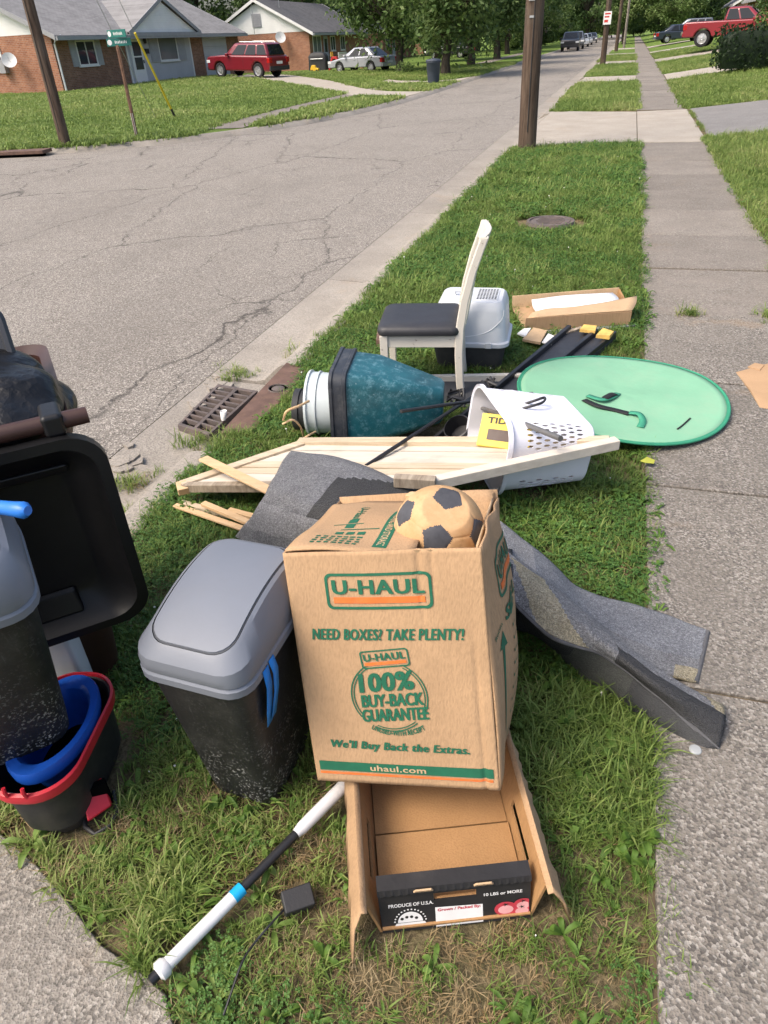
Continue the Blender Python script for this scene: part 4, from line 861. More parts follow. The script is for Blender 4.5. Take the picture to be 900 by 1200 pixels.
# ------------------------------------------------------------------ materials of the discarded things
def mk_card(name, col, tooth=220):
    b = NB(name); co = b.mapping((1, 1, 0.02)); f = b.noise(tooth, 2, .5, co=co)
    c = b.mix(b.ramp(b.noise(5, 6, .6), [(.3, 0), (.7, 1)]), scl(col, .88), scl(col, 1.08))
    c = b.mix(b.ramp(f, [(.45, 0.0), (.62, .34)]), c, scl(col, .68))
    c = b.mix(b.ramp(b.noise(2.2, 7, .7), [(.58, 0), (.75, .4)]), c, scl(col, .62))
    b.set(c, .85, .15); b.bump(b.math('ADD', f, b.math('MULTIPLY', b.noise(14, 4), 3.0)), .4, .003)
mk_card('cardboard', (0.425, 0.275, 0.158)); mk_card('cardboard_dark', (0.37, 0.21, 0.095)); mk_card('cardboard_pale', (0.50, 0.35, 0.21))
pm('print_green', (0.012, 0.115, 0.062), .7, .12, 30); pm('print_orange', (0.72, 0.15, 0.03), .7, .1, 30, dirt=(.42, .25, .13), dirt_amt=.4, dsc=45); pm('print_black', (0.018, 0.017, 0.018), .55, .25, 12, .15, 90, dirt=(.12, .1, .08), dirt_amt=.25)
pm('print_white', (0.68, 0.67, 0.66), .7, .06, 20); pm('print_red', (0.45, 0.04, 0.06), .6, .25, 20); pm('print_pink', (0.62, 0.30, 0.30), .6, .2, 30)
def mk_speckled(name, col, rough=.5, zmax=.35, amt=.9):
    """black plastic with pale paint flecks, thickest low down on the body"""
    b = NB(name); sp = b.n.new('ShaderNodeSeparateXYZ'); b.link(b.co, sp.inputs[0])
    low = b.ramp(sp.outputs[2], [(.02, 1.0), (min(.99, zmax), 0.12), (min(1, zmax + .25), 0.0)])
    fl = b.ramp(b.noise(130, 2, .6), [(.575, 0), (.61, 1)]); cl = b.ramp(b.noise(9, 6, .75), [(.42, 0), (.64, 1)])
    k = b.math('MULTIPLY', b.math('MULTIPLY', fl, cl), b.math('MULTIPLY', low, amt))
    dust = b.ramp(b.noise(7, 7, .75), [(.5, 0), (.8, .22)])
    c = b.mix(dust, col, scl((.14, .135, .125), 1)); scr = b.ramp(b.noise(6, 6, .7, co=b.mapping((14, 14, 1.2), (0, .5, .3))), [(.63, 0), (.7, .25)])
    c = b.mix(scr, c, (.16, .155, .15)); c = b.mix(k, c, (.62, .61, .57))
    b.set(c, b.math('ADD', b.math('MULTIPLY', k, .3), rough), .4); b.bump(b.noise(90, 3), .15, .002)
mk_speckled('bin_black', (0.014, 0.014, 0.015))
pm('bin_grey', (0.165, 0.180, 0.212), .45, .05, 4, .06, 120, dirt=(.17, .17, .17), dirt_amt=.25); pm('groove', (0.05, 0.055, 0.065), .7, .1); pm('lid_black', (0.0095, 0.0095, 0.0105), .42, .3, 4, .12, 30, spec=.35); pm('cart_brown', (0.048, 0.022, 0.017), .45, .15, 6, .1, 60); pm('cart_grey', (0.035, 0.038, 0.045), .5, .12)
def mk_bag():
    b = NB('bag_black'); b.set((.005, .005, .0055), .36, .4)
    nz = b.n.new('ShaderNodeTexNoise'); nz.inputs['Scale'].default_value = 5; nz.inputs['Detail'].default_value = 5; b.link(b.co, nz.inputs['Vector'])
    add = b.n.new('ShaderNodeVectorMath'); add.operation = 'MULTIPLY_ADD'; b.link(nz.outputs['Color'], add.inputs[0]); add.inputs[1].default_value = (.35, .35, .35); b.link(b.mapping((1, 1, 2.2)), add.inputs[2])
    b.bump(b.math('ADD', b.voro(7, 'F1', co=add.outputs[0]), b.math('MULTIPLY', b.voro(19, 'F1', co=add.outputs[0]), .35)), .55, .022)
mk_bag()
pm('tape_blue', (0.01, 0.19, 0.58), .5, .1, 20); pm('mop_blue', (0.012, 0.085, 0.42), .4, .12, 10); pm('mop_red', (0.52, 0.02, 0.035), .4, .1, 10); pm('mop_dark', (0.02, 0.02, 0.022), .5, .2, 10, dirt=(.12, .1, .08), dirt_amt=.35); pm('handle_blue', (0.02, 0.16, 0.55), .4, .08); pm('jug_white', (0.66, 0.70, 0.74), .35, .05)
pm('white_plastic', (0.72, 0.73, 0.76), .4, .04, 5, dirt=(.45, .43, .4), dirt_amt=.2); pm('basket_white', (0.70, 0.70, 0.76), .4, .03); pm('basket_inside', (0.66, 0.65, 0.70), .5, .03); pm('hood_grey', (0.52, 0.54, 0.57), .45, .05, 5, dirt=(.36, .34, .32), dirt_amt=.2); pm('tub_dark', (0.035, 0.036, 0.038), .6, .2, 6, dirt=(.1, .09, .08), dirt_amt=.3)
def mk_wood(name, c0, c1, sc=(2, 28, 28), grey=0.0):
    b = NB(name); f = b.noise(1.0, 7, .65, co=b.mapping(sc), dist=.6)
    c = b.mix(b.ramp(f, [(.3, 0), (.7, 1)]), c0, c1); c = b.mix(b.ramp(b.noise(4, 6, .7), [(.55, 0), (.75, .35 + grey)]), c, (.24, .2, .165))
    b.set(c, .75, .2); b.bump(f, .35, .003)
mk_wood('pine', (0.44, 0.345, 0.235), (0.60, 0.50, 0.375)); mk_wood('pine_pale', (0.50, 0.445, 0.37), (0.64, 0.585, 0.50)); mk_wood('wood_weathered', (0.17, 0.13, 0.095), (0.42, 0.36, 0.28), (40, 3, 12), .3); mk_wood('wood_fresh', (0.52, 0.34, 0.18), (0.66, 0.47, 0.28))
def mk_cream():
    b = NB('cream_paint'); c = b.mix(b.noise(6, 5), (.53, .49, .42), (.62, .58, .51)); ch = b.ramp(b.noise(22, 6, .75), [(.62, 0), (.66, 1)])
    b.set(b.mix(b.math('MULTIPLY', ch, .75), c, (.16, .12, .085)), .6, .3); b.bump(b.noise(50, 4), .15, .003)
mk_cream()
pm('seat_black', (0.028, 0.028, 0.032), .5, .15, 4, .25, 120, dirt=(.1, .1, .1), dirt_amt=.25)
def mk_teal():
    b = NB('teal_plastic'); n1 = b.noise(3.5, 7, .75); n2 = b.noise(26, 6, .8)
    c = b.mix(b.ramp(n1, [(.35, 0), (.7, 1)]), (.008, .062, .082), (.018, .125, .155)); c = b.mix(b.ramp(n2, [(.5, 0), (.68, .55)]), c, (.18, .34, .40))
    c = b.mix(b.ramp(b.noise(60, 3, .7), [(.66, 0), (.72, .6)]), c, (.4, .5, .52)); b.set(c, .4, .45); b.bump(n2, .2, .003)
mk_teal()
pm('teal_rim', (0.03, 0.035, 0.045), .55, .3, 10, .2, 60, dirt=(.14, .14, .14), dirt_amt=.5, dsc=14); pm('bucket_white', (0.50, 0.56, 0.58), .45, .08, 4, dirt=(.33, .34, .33), dirt_amt=.45, dsc=8)
def mk_rug(name, c0, c1, fs=1.0):
    b = NB(name); f = b.noise(260 * fs, 2, .7); g_ = b.noise(9, 6, .7); w2 = b.voro(330 * fs, 'F1')
    g2_ = b.noise(95 * fs, 4, .75); c = b.mix(b.ramp(g_, [(.3, 0), (.7, 1)]), scl(c0, .8), scl(c1, 1.1)); c = b.mix(b.ramp(g2_, [(.38, .75), (.52, 0)]), c, scl(c0, .4)); c = b.mix(b.ramp(g2_, [(.56, 0), (.68, .65)]), c, scl(c1, 1.7)); c = b.mix(b.ramp(f, [(.35, .75), (.6, 0)]), c, scl(c0, .35)); c = b.mix(b.ramp(f, [(.55, 0), (.75, .7)]), c, scl(c1, 1.75))
    b.set(c, .98, .05); b.bump(b.math('ADD', b.math('ADD', f, w2), b.math('MULTIPLY', g2_, 2.0)), 1.0, .014)
    b.bsdf.inputs['Sheen Weight'].default_value = .25
mk_rug('rug_grey', (.33, .33, .35), (.45, .45, .47)); mk_rug('rug_charcoal', (.018, .018, .02), (.036, .036, .04)); mk_rug('rug_light', (.55, .54, .56), (.66, .65, .67)); mk_rug('rug_tan', (.68, .56, .33), (.80, .69, .46)); mk_rug('rug_back', (.10, .105, .085), (.14, .145, .12), 1.6); mk_rug('rug_back_shaded', (.025, .026, .03), (.042, .044, .05), 1.6); mk_rug('rug_blue', (.36, .375, .42), (.46, .475, .52))
pm('rug_binding', (0.09, 0.09, 0.095), .9, .2, 40, .3, 150)
pm('disc_green', (0.19, 0.40, 0.255), .75, .08, 3, .35, 9, dirt=(.27, .40, .27), dirt_amt=.45, dsc=3.5, bdist=.012); pm('disc_edge', (0.03, 0.23, 0.13), .7, .1, 20, .2, 150); pm('strap_black', (0.012, 0.012, 0.013), .7, .2); pm('strap_green', (0.04, 0.25, 0.15), .7, .1)
pm('frame_black', (0.022, 0.022, 0.025), .45, .2, 6, .1, 60, dirt=(.1, .09, .08), dirt_amt=.3); pm('panel_black', (0.030, 0.031, 0.036), .5, .2, 5, dirt=(.1, .1, .1), dirt_amt=.35); pm('metal_grey', (0.17, 0.165, 0.16), .45, .2, 10, metal=.4, dirt=(.2, .12, .07), dirt_amt=.4)
pm('iron_rust', (0.115, 0.068, 0.052), .85, .35, 9, .35, 70, dirt=(.2, .12, .075), dirt_amt=.5, dsc=6); pm('iron_grate', (0.105, 0.085, 0.078), .75, .3, 12, .3, 80, dirt=(.17, .11, .08), dirt_amt=.5, dsc=8); pm('void_black', (0.004, 0.004, 0.004), 1.0, .1, spec=0.0)  # void_black stands for the shade inside slots, holes and recesses
pm('foam_white', (0.74, 0.74, 0.73), .8, .05, 6, .2, 60); pm('plastic_sheet', (0.21, 0.225, 0.235), .45, .12); pm('tidy_yellow', (0.74, 0.56, 0.10), .6, .06); pm('paper_white', (0.66, 0.65, 0.63), .8, .06); pm('leaf_fallen', (0.35, 0.36, 0.05), .8, .2); pm('foam_yellow', (0.62, 0.40, 0.11), .9, .25, 12, .4, 50)
pm('pole_white', (0.66, 0.66, 0.67), .35, .06, 6, dirt=(.4, .38, .35), dirt_amt=.4, dsc=9); pm('pole_black', (0.02, 0.02, 0.022), .4, .25, 10); pm('cyan_tape', (0.01, 0.33, 0.62), .4, .08); pm('adapter_black', (0.028, 0.028, 0.03), .6, .15, 8, .2, 150)
b = NB('clear_plastic'); b.set((.75, .78, .78), .15, .5); b.bsdf.inputs['Transmission Weight'].default_value = .6
def mk_ball(name, c0, c1):
    b = NB(name); c = b.mix(b.ramp(b.noise(9, 6, .7), [(.3, 0), (.7, 1)]), c0, c1); c = b.mix(b.ramp(b.noise(30, 6, .75), [(.58, 0), (.72, .55)]), c, scl(c0, .6)); b.set(c, .65, .25); b.bump(b.noise(70, 4, .7), .25, .003)
mk_ball('ball_tan', (.42, .235, .10), (.58, .39, .22)); mk_ball('ball_black', (.04, .042, .05), (.085, .087, .098))
EXCL = []                                     # ground polygons where no grass grows (something lies there)

# ------------------------------------------------------------------ storm drain and steel plate in the gutter
zc = ROADZ - .012
gc = [P(209, 503, zc), P(246, 515, zc), P(303, 463, zc), P(256, 455, zc)]       # near-left, near-right, far-right, far-left
t = thing('storm_drain_grate', 'rusty iron storm drain grate with two rows of slots in the gutter', 'drain grate', tuple(gc[0]), world=True)
def bil(c, u, v, dz=0): return c[0].lerp(c[1], u).lerp(c[3].lerp(c[2], u), v) + Vector((0, 0, dz))
m = MB(); m.add([bil(gc, u, v, .003) for u, v in ((0, 0), (1, 0), (1, 1), (0, 1))], [(0, 1, 2, 3)]); m.build('sump_shade', 'void_black', t)  # flat black sheet painted as the shade below the slots
def slab4(m, c, u0, u1, v0, v1, z0, z1, mi=0): m.hexa([bil(c, u, v, z0) for u, v in ((u0, v0), (u1, v0), (u1, v1), (u0, v1))], [bil(c, u, v, z1) for u, v in ((u0, v0), (u1, v0), (u1, v1), (u0, v1))], mi)
m = MB()
for a in ((0, 1, 0, .05), (0, 1, .95, 1), (0, .07, .05, .95), (.93, 1, .05, .95), (.45, .55, .05, .95)): slab4(m, gc, *a, -.02, .031)
m.build('frame', 'iron_grate', t, bevel=.003, seg=1)
for k in range(9):
    m = MB(); v = .05 + .9 * (k + .5) / 9
    if k: 
        slab4(m, gc, .07, .45, v - .064, v - .036, -.02, .03); slab4(m, gc, .55, .93, v - .064, v - .036, -.02, .03); m.build('bar', 'iron_grate', t)
pc = [P(258, 510, -.015), P(298, 508, -.015), P(362, 436, -.015), P(336, 427, -.015)]
t = thing('inlet_plate', 'flat rusty brown steel plate covering the kerb inlet beside the grate', 'steel plate', tuple(pc[0]), world=True)
m = MB(); slab4(m, pc, 0, 1, 0, 1, -.03, .016); m.build('plate', 'iron_rust', t, bevel=.006)
m = MB(); c_ = bil(pc, .55, .62, .016); m.lathe([(.001, .004), (.035, .004), (.04, 0), (.055, 0), (.058, .006), (.062, 0)], 16, T=Matrix.Translation(c_)); m.build('keyhole_cap', 'iron_grate', t, smooth=40)
EXCL.append([(p[0], p[1]) for p in pc])
# far inlet at the corner, manhole, water meter lid
q = P(22, 183.5, -.1); t = thing('storm_inlet', 'dark storm inlet opening under the kerb on the far corner', 'storm inlet', (q[0], q[1], ROADZ), math.radians(12))
m = MB(); m.box(-.55, .55, -.05, .2, .01, .07); m.build('opening', 'void_black', t); m = MB(); m.box(-.65, .65, -.1, .35, .07, .14); m.build('top_slab', 'iron_rust', t, bevel=.01)
q = P(355, 173, ROADZ); t = thing('manhole_cover', 'iron manhole cover set in the asphalt near the far kerb', 'manhole cover', (q[0], q[1], ROADZ))
m = MB(); m.lathe([(.001, .012), (.28, .012), (.285, .006), (.30, .006), (.305, .014), (.36, .014), (.37, .0)], 28); m.build('cover', 'iron_grate', t, smooth=30)
q = P(645, 262, 0); t = thing('meter_lid', 'round sunken water meter lid in a bare patch of the grass strip', 'meter lid', (q[0], q[1], 0))
m = MB(); m.lathe([(.001, .03), (.2, .03), (.205, .022), (.22, .022), (.225, .034), (.25, .034), (.26, .0)], 28); o = m.build('lid', 'iron_grate', t, smooth=30)
m = MB(); 
for k in range(-3, 4): m.box(-.15 + abs(k) * .012, .15 - abs(k) * .012, k * .045 - .008, k * .045 + .008, .029, .036)
m.build('rib', 'iron_grate', o)
EXCL.append([(q[0] + .27 * math.cos(a / 10 * 2 * PI), q[1] + .27 * math.sin(a / 10 * 2 * PI)) for a in range(10)]); METER = q

# ------------------------------------------------------------------ moving box with the ball
BO = Vector((-.538, .984, .151)); BX, BY, BZ = Vector((.989, .10, .13)).normalized(), None, None
BZ = Vector((-.16, .29, .95)); BZ = (BZ - BX * BZ.dot(BX)).normalized(); BY = BZ.cross(BX)
TB = Matrix(((BX[0], BY[0], BZ[0], BO[0]), (BX[1], BY[1], BZ[1], BO[1]), (BX[2], BY[2], BZ[2], BO[2]), (0, 0, 0, 1)))
w_, d_, h_ = .457, .457, .61
t = thing('moving_box', 'tall cardboard moving box with green lettering leaning over the produce tray', 'cardboard box', (BO[0], BO[1], 0), world=True)
def fwarp(x, z):  # front panel: soft buckles and a crease below the rim
    return -.004 * math.sin(PI * x / w_) * math.sin(PI * z / h_) + .0022 * math.sin(x * 24) * sm(z, .3, .6) + .005 * math.exp(-((x - .315) / .006) ** 2) * sm(z, .36, .6) + .004 * math.exp(-((x - .345) / .005) ** 2) * sm(z, .42, .6) + .004 * math.exp(-((x - .425) / .006) ** 2) * (1 - sm(z, .25, .5))
def rwarp(y, z): return .044 * math.sin(PI * y / d_) ** .8 * math.sin(PI * min(1, max(0, z / h_))) ** 1.0 + .004 * math.sin(y * 30 + z * 9)
def gridn(fn, a, b, na, nb): return [[fn(a * i / (na - 1), b * j / (nb - 1)) for j in range(nb)] for i in range(na)]
m = MB(); m.grid([[TB @ Vector((x, fwarp(x, z), z)) for z in np.linspace(0, h_, 60)] for x in np.linspace(0, w_, 90)]); m.build('front_panel', 'cardboard', t, smooth=60, solid=.005)
m = MB(); m.grid([[TB @ Vector((w_ + rwarp(y, z), y, z + (.012 * math.sin(y * 11) if z > .6 else 0))) for z in np.linspace(0, h_, 26)] for y in np.linspace(0, d_, 22)]); m.build('side_panel', 'cardboard', t, smooth=60, solid=.005)
m = MB(); m.grid([[TB @ Vector((-.012 * math.sin(PI * y / d_) * math.sin(PI * z / h_), y, z)) for z in np.linspace(0, h_, 12)] for y in np.linspace(0, d_, 12)]); m.build('side_panel', 'cardboard', t, smooth=60, solid=.005)
m = MB(); m.grid([[TB @ Vector((x, d_ + .01 * math.sin(PI * x / w_), z)) for z in np.linspace(0, h_ + .012, 12)] for x in np.linspace(0, w_, 12)]); m.build('back_panel', 'cardboard', t, smooth=60, solid=.005)
m = MB(); m.grid([[TB @ Vector((x, y, .003)) for y in np.linspace(.003, d_ - .003, 4)] for x in np.linspace(.003, w_ - .003, 4)]); m.build('base_panel', 'cardboard_dark', t, solid=.005)
m = MB(); m.add([TB @ Vector(p) for p in ((.0, .0, h_ - .002), (w_, .0, h_ - .002), (w_, .004, h_ - .01), (0, .004, h_ - .01))], [(0, 1, 2, 3)]); m.build('rim_edge', 'cardboard_pale', t)
# left flap folded in over the opening, sagging towards the ball
def flap(u, v): # u 0..1 from hinge, v along depth
    x = .002 + u * .30; y = .006 + v * (d_ - .02) ; cut = 1.0 - .10 * sm(v, .8, 1) * sm(.35 - u, 0, .35)
    return TB @ Vector((x, y * cut, h_ + .003 - .022 * u * u + .010 * math.sin(PI * v) * u + .004 * math.sin(v * 9 + u * 5)))
m = MB(); m.grid([[flap(u, v) for v in np.linspace(0, 1, 16)] for u in np.linspace(0, 1, 14)]); m.build('flap', 'cardboard', t, smooth=60, solid=.005)
m = MB(); m.grid([[TB @ Vector((x, d_ - .01 - .05 * s, h_ + .01 - .10 * s + .006 * math.sin(x * 20))) for s in np.linspace(0, 1, 6)] for x in np.linspace(.3, w_ - .01, 8)]); m.build('flap', 'cardboard', t, smooth=60, solid=.005)
m = MB(); m.grid([[TB @ Vector((w_ - .012 - .03 * s, y, h_ - .005 - .16 * s)) for s in np.linspace(0, 1, 6)] for y in np.linspace(.03, d_ - .03, 8)]); m.build('flap', 'cardboard_pale', t, smooth=60, solid=.005)
# printing on the front: plane frame x right, y up, z out of the panel
TF = TB @ Matrix(((1, 0, 0, 0), (0, 0, -1, 0), (0, 1, 0, 0), (0, 0, 0, 1)))
def wf(q): return Vector((q[0], q[1], q[2] - fwarp(q[0], q[1]) + .0036))
def rr(cx, cy, wd, ht, r, rot=0): return [(cx + a * math.cos(rot) - b * math.sin(rot), cy + a * math.sin(rot) + b * math.cos(rot)) for a, b in rrect(wd, ht, r)]
def bar(mb, x0, x1, y0, y1, T, mi, warp, n=12, rot=0, lift=.001):
    cx, cy = (x0 + x1) / 2, (y0 + y1) / 2
    for k in range(n):
        a, b = x0 + (x1 - x0) * k / n, x0 + (x1 - x0) * (k + 1) / n
        pts = [(cx + (x - cx) * math.cos(rot) - (y - cy) * math.sin(rot), cy + (x - cx) * math.sin(rot) + (y - cy) * math.cos(rot)) for x, y in ((a, y0), (b, y0), (b, y1), (a, y1))]
        put_poly(mb, pts, T, mi, lift, warp)
def haul_logo(mb, cx, cy, wd, ht, T, warp, rot=0, reg=True):
    t_ = ht * .075; put_ring(mb, rr(cx, cy, wd, ht, ht * .17, rot), rr(cx, cy, wd - 2 * t_, ht - 2 * t_, ht * .13, rot), T, 0, .001, warp)
    up = (-math.sin(rot), math.cos(rot)); put_text(mb, 'U-HAUL', cx + up[0] * ht * .12, cy + up[1] * ht * .12, wd * .86, ht * .40, T, rot, bold=.015, heavy=True, spacing=1.08, mi=0, warp=warp, lift=.0014)
    c2 = (cx - up[0] * ht * .245, cy - up[1] * ht * .245); bar(mb, c2[0] - wd * .43, c2[0] + wd * .43, c2[1] - ht * .085, c2[1] + ht * .085, T, 1, warp, 40, rot)
m = MB()
haul_logo(m, .2165, .515, .25, .088, TF, wf)
put_text(m, 'NEED BOXES? TAKE PLENTY!', .224, .408, .362, .0285, TF, 0, .012, .22, heavy=True, spacing=1.1, warp=wf)
bcx, bcy, br = .214, .247, .094
circ = lambda r, a0, a1, n=40: [(bcx + r * math.cos(math.radians(a0 + (a1 - a0) * k / n)), bcy + r * math.sin(math.radians(a0 + (a1 - a0) * k / n))) for k in range(n + 1)]
def arcband(r0, r1, a0, a1, n=40):
    A, B = circ(r0, a0, a1, n), circ(r1, a0, a1, n)
    for k in range(n): put_poly(m, [A[k], A[k + 1], B[k + 1], B[k]], TF, 0, .001, wf)
arcband(br - .003, br, -28, 62); arcband(br - .009, br - .0065, -28, 62); arcband(br - .003, br, 118, 218); arcband(br - .009, br - .0065, 118, 218); arcband(br - .003, br, 245, 312, 24); arcband(br - .009, br - .0065, 245, 312, 24)
put_text(m, '100%', bcx - .004, bcy + .040, .136, .050, TF, .10, .018, .12, heavy=True, spacing=1.06, warp=wf)
put_text(m, 'BUY-BACK', bcx + .006, bcy - .008, .152, .034, TF, .08, .012, .12, heavy=True, warp=wf)
put_text(m, 'GUARANTEE', bcx + .010, bcy - .047, .164, .034, TF, .08, .012, .12, heavy=True, warp=wf)
put_text(m, 'UNUSED-WITH RECEIPT', bcx + .014, bcy - .098, .135, .014, TF, .03, .03, .1, warp=wf, arc=.13)
put_text(m, "We'll Buy Back the Extras.", .2225, .108, .342, .029, TF, -.012, .012, .2, heavy=True, spacing=1.1, warp=wf)
bar(m, .012, .446, .034, .060, TF, 0, wf, 110, -.004); bar(m, .012, .444, .024, .030, TF, 1, wf, 110, -.004)
put_text(m, 'uhaul.com', .214, .047, .14, .0165, TF, -.004, .02, 0, mi=2, warp=wf, lift=.0018, spacing=1.05)
haul_logo(m, bcx + .0, bcy + .100, .118, .046, TF, wf, .10)
m.build('lettering', ['print_green', 'print_orange', 'cardboard_pale'], D.objects['front_panel'])['kind'] = 'stuff'
# right side printing: x runs into the depth, y up, out = box x
TS = TB @ Matrix(((0, 0, 1, w_), (1, 0, 0, 0), (0, 1, 0, 0), (0, 0, 0, 1)))
def wsd(q): return Vector((q[0], q[1], q[2] + rwarp(q[0], q[1]) + .0032))
m = MB(); haul_logo(m, .225, .50, .28, .095, TS, wsd)
put_text(m, 'SIZE L', .20, .408, .20, .034, TS, 0, .025, .2, heavy=True, warp=wsd)
bar(m, .075, .080, .11, .34, TS, 0, wsd, 1)
for k in range(14): 
    a = .11 + .23 * k / 14; bar(m, .077 - .004 - .003 * k / 14, .077 + .004 + .003 * k / 14, a, a + .0166, TS, 0, wsd, 1)
put_poly(m, [(.055, .335), (.10, .335), (.0775, .378)], TS, 0, .001, wsd)
put_text(m, 'Room', .055, .385, .05, .012, TS, .5, .01, 0, warp=wsd)
for k in range(8): bar(m, .16, .16 + R_.uniform(.04, .2), .36 - k * .034, .362 - k * .034, TS, 0, wsd, 4); bar(m, .145, .152, .357 - k * .034, .365 - k * .034, TS, 0, wsd, 1)
put_text(m, 'uhaul.com', .12, .06, .12, .018, TS, 0, .02, 0, warp=wsd); m.build('lettering', ['print_green', 'print_orange', 'cardboard_pale'], D.objects['side_panel'])['kind'] = 'stuff'
# flap printing (read from the right)
hz = Vector((.003, 0, 0)); 
def on_flap(q):  # plane coords: x along depth (v), y = u reversed
    u = q[1] / .30; v = q[0] / (d_ - .02); p = TB.inverted() @ flap(u, v); return Vector((p[0], p[1], p[2] + .003 + q[2]))
m = MB()
def ft(s, v, u, wd, ht, bold=.02, mi=0, lift=.0005): # text running along depth, top towards the hinge
    v_, f_ = text_geo(s, 1, bold, 0); xs = [p[0] for p in v_]; ys = [p[1] for p in v_]; out = []
    for p in v_:
        a = ((p[0] - min(xs)) / (max(xs) - min(xs)) - .5) * wd; b = ((p[1] - min(ys)) / (max(ys) - min(ys)) - .5) * ht
        out.append(TB @ on_flap(Vector((v - a, u + b, lift))))
    m.add(out, f_, mi)
def fq(v0, v1, u0, u1, mi=0, lift=.0004, n=8):
    for k in range(n):
        a, b = v0 + (v1 - v0) * k / n, v0 + (v1 - v0) * (k + 1) / n; m.add([TB @ on_flap(Vector((x, y, lift))) for x, y in ((a, u0), (b, u0), (b, u1), (a, u1))], [(0, 1, 2, 3)], mi)
fq(.035, .31, .198, .232); ft('FOR MOVING AND STORAGE', .172, .215, .25, .018, .02, 1, .001)
ft('U-Haul', .28, .11, .11, .022); fq(.19, .195, .06, .14, n=2); fq(.15, .155, .09, .19, n=2)
for a, b in ((.165, .195), (.2, .225)): fq(a, b, .095, .12, n=2)
for k in range(3): fq(.115, .135, .085 + k * .028, .105 + k * .028, n=1)
for k in range(4): 
    for j in range(7): fq(.04 + k * .017, .05 + k * .017, .045 + j * .017 + R_.uniform(0, .004), .055 + j * .017 + R_.uniform(0, .005), n=1)
fl = [o for o in D.objects if o.name == 'flap'][0]; m.build('lettering', ['print_green', 'cardboard_pale'], fl)['kind'] = 'stuff'
m = MB(); cpt = TB @ Vector((.235, d_ - .035, h_ + .004)); m.prism([(-.03, -.012), (.012, -.02), (.034, .0), (.02, .016), (-.02, .012)], 0, .018, T=Matrix.Translation(cpt)); o = m.build('wood_chip', 'wood_fresh', origin=tuple(cpt), bevel=.004); tag(o, 'splinter of pale wood lying on the moving box flap', 'wood chip')
EXCL.append([(-.56, .96), (-.06, 1.0), (-.12, 1.5), (-.6, 1.46)])

# soccer ball: 12 pentagon and 20 hexagon panels
bc = TB @ Vector((.332, .20, .590)); BR = .112
t = thing('soccer_ball', 'worn tan and black soccer ball with a dent, sitting in the open box', 'ball', tuple(bc - Vector((0, 0, BR))))
bm = bmesh.new(); bmesh.ops.create_icosphere(bm, subdivisions=1, radius=1); ico = [v.co.normalized() for v in bm.verts]; bm.free()
phi = (1 + 5 ** .5) / 2; ico = [Vector(v).normalized() for v in [(-1, phi, 0), (1, phi, 0), (-1, -phi, 0), (1, -phi, 0), (0, -1, phi), (0, 1, phi), (0, -1, -phi), (0, 1, -phi), (phi, 0, -1), (phi, 0, 1), (-phi, 0, -1), (-phi, 0, 1)]]
bm = bmesh.new(); bmesh.ops.create_icosphere(bm, subdivisions=6, radius=1); bv = [v.co.normalized() for v in bm.verts]; bf = [tuple(v.index for v in f.verts) for f in bm.faces]; bm.free()
tri = [(i, j, k) for i in range(12) for j in range(i + 1, 12) for k in range(j + 1, 12) if ico[i].dot(ico[j]) > .4 and ico[j].dot(ico[k]) > .4 and ico[i].dot(ico[k]) > .4]
hexc = [(ico[i] + ico[j] + ico[k]).normalized() for i, j, k in tri]
IC = np.array(ico); HC = np.array(hexc); VV = np.array(bv); FV = VV[np.array(bf)].mean(1); FV /= np.linalg.norm(FV, axis=1)[:, None]
nb = [[j for j in range(12) if j != i and ico[i].dot(ico[j]) > .4] for i in range(12)]
def pent_in(i, p):
    mx = np.full(len(p), -9.); v = IC[i]; q = p / np.maximum(.05, (p @ v))[:, None] - v
    for a in nb[i]:
        for b_ in nb[i]:
            if a < b_ and IC[a] @ IC[b_] > .4:
                d = IC[a] + IC[b_]; d = d - v * (d @ v); d /= np.linalg.norm(d); mx = np.maximum(mx, q @ d)
    return np.where(p @ v > .5, mx, 9.)
pid = 12 + np.argmax(FV @ HC.T, axis=1)
for i in range(12): pid[pent_in(i, FV) < .294] = i
# seam depth from distance to the panel border
vp_ = 12 + np.argmax(VV @ HC.T, axis=1); srt = np.sort(VV @ HC.T, axis=1); hd = (srt[:, -1] - srt[:, -2]); edge = hd * 1.6
for i in range(12):
    s_ = pent_in(i, VV); edge = np.where(s_ < 1, np.minimum(np.where(s_ < .294, 9, edge), np.abs(s_ - .294)), edge)
rad = BR * (1 - .016 * np.exp(-(edge / .018) ** 2))
fd = (Vector((0, 0, CAMH)) - bc).normalized(); fd = (fd + Vector((0, 0, -.22)) + Vector((-.05, 0, 0))).normalized()      # one black panel faces the street end
rt = fd.cross(Vector((0, 0, 1))).normalized() * -1; u_ = fd.cross(rt); u_ = u_ if u_[2] > 0 else -u_
n0 = ico[nb[0][0]]; n0 = (n0 - ico[0] * n0.dot(ico[0])).normalized(); A0 = Matrix((ico[0], n0, ico[0].cross(n0))); th_ = math.radians(4); e1 = rt * math.cos(th_) + u_ * math.sin(th_); B0 = Matrix((fd, e1, fd.cross(e1)))
Rb = B0.transposed() @ A0
W3 = (VV * rad[:, None]) @ np.array(Rb).T
dent = Vector((.25, -.35, .9)).normalized(); dd = W3 @ np.array(dent) / BR; tgt = .86 - .10 * np.maximum(0, (dd - .86) / .14); W3 -= np.outer(np.maximum(0, dd - np.where(dd > .86, tgt, dd)) * BR * .6, np.array(dent))
W3[:, 2] += BR
bfa = np.array(bf)
for i in range(32):
    fs = bfa[pid == i]; idx = np.unique(fs); mp = {k: n for n, k in enumerate(idx)}
    m = MB(); m.add([tuple(W3[k]) for k in idx], [tuple(mp[k] for k in f) for f in fs]); o = m.build('panel', 'ball_black' if i < 12 else 'ball_tan', t, smooth=60)
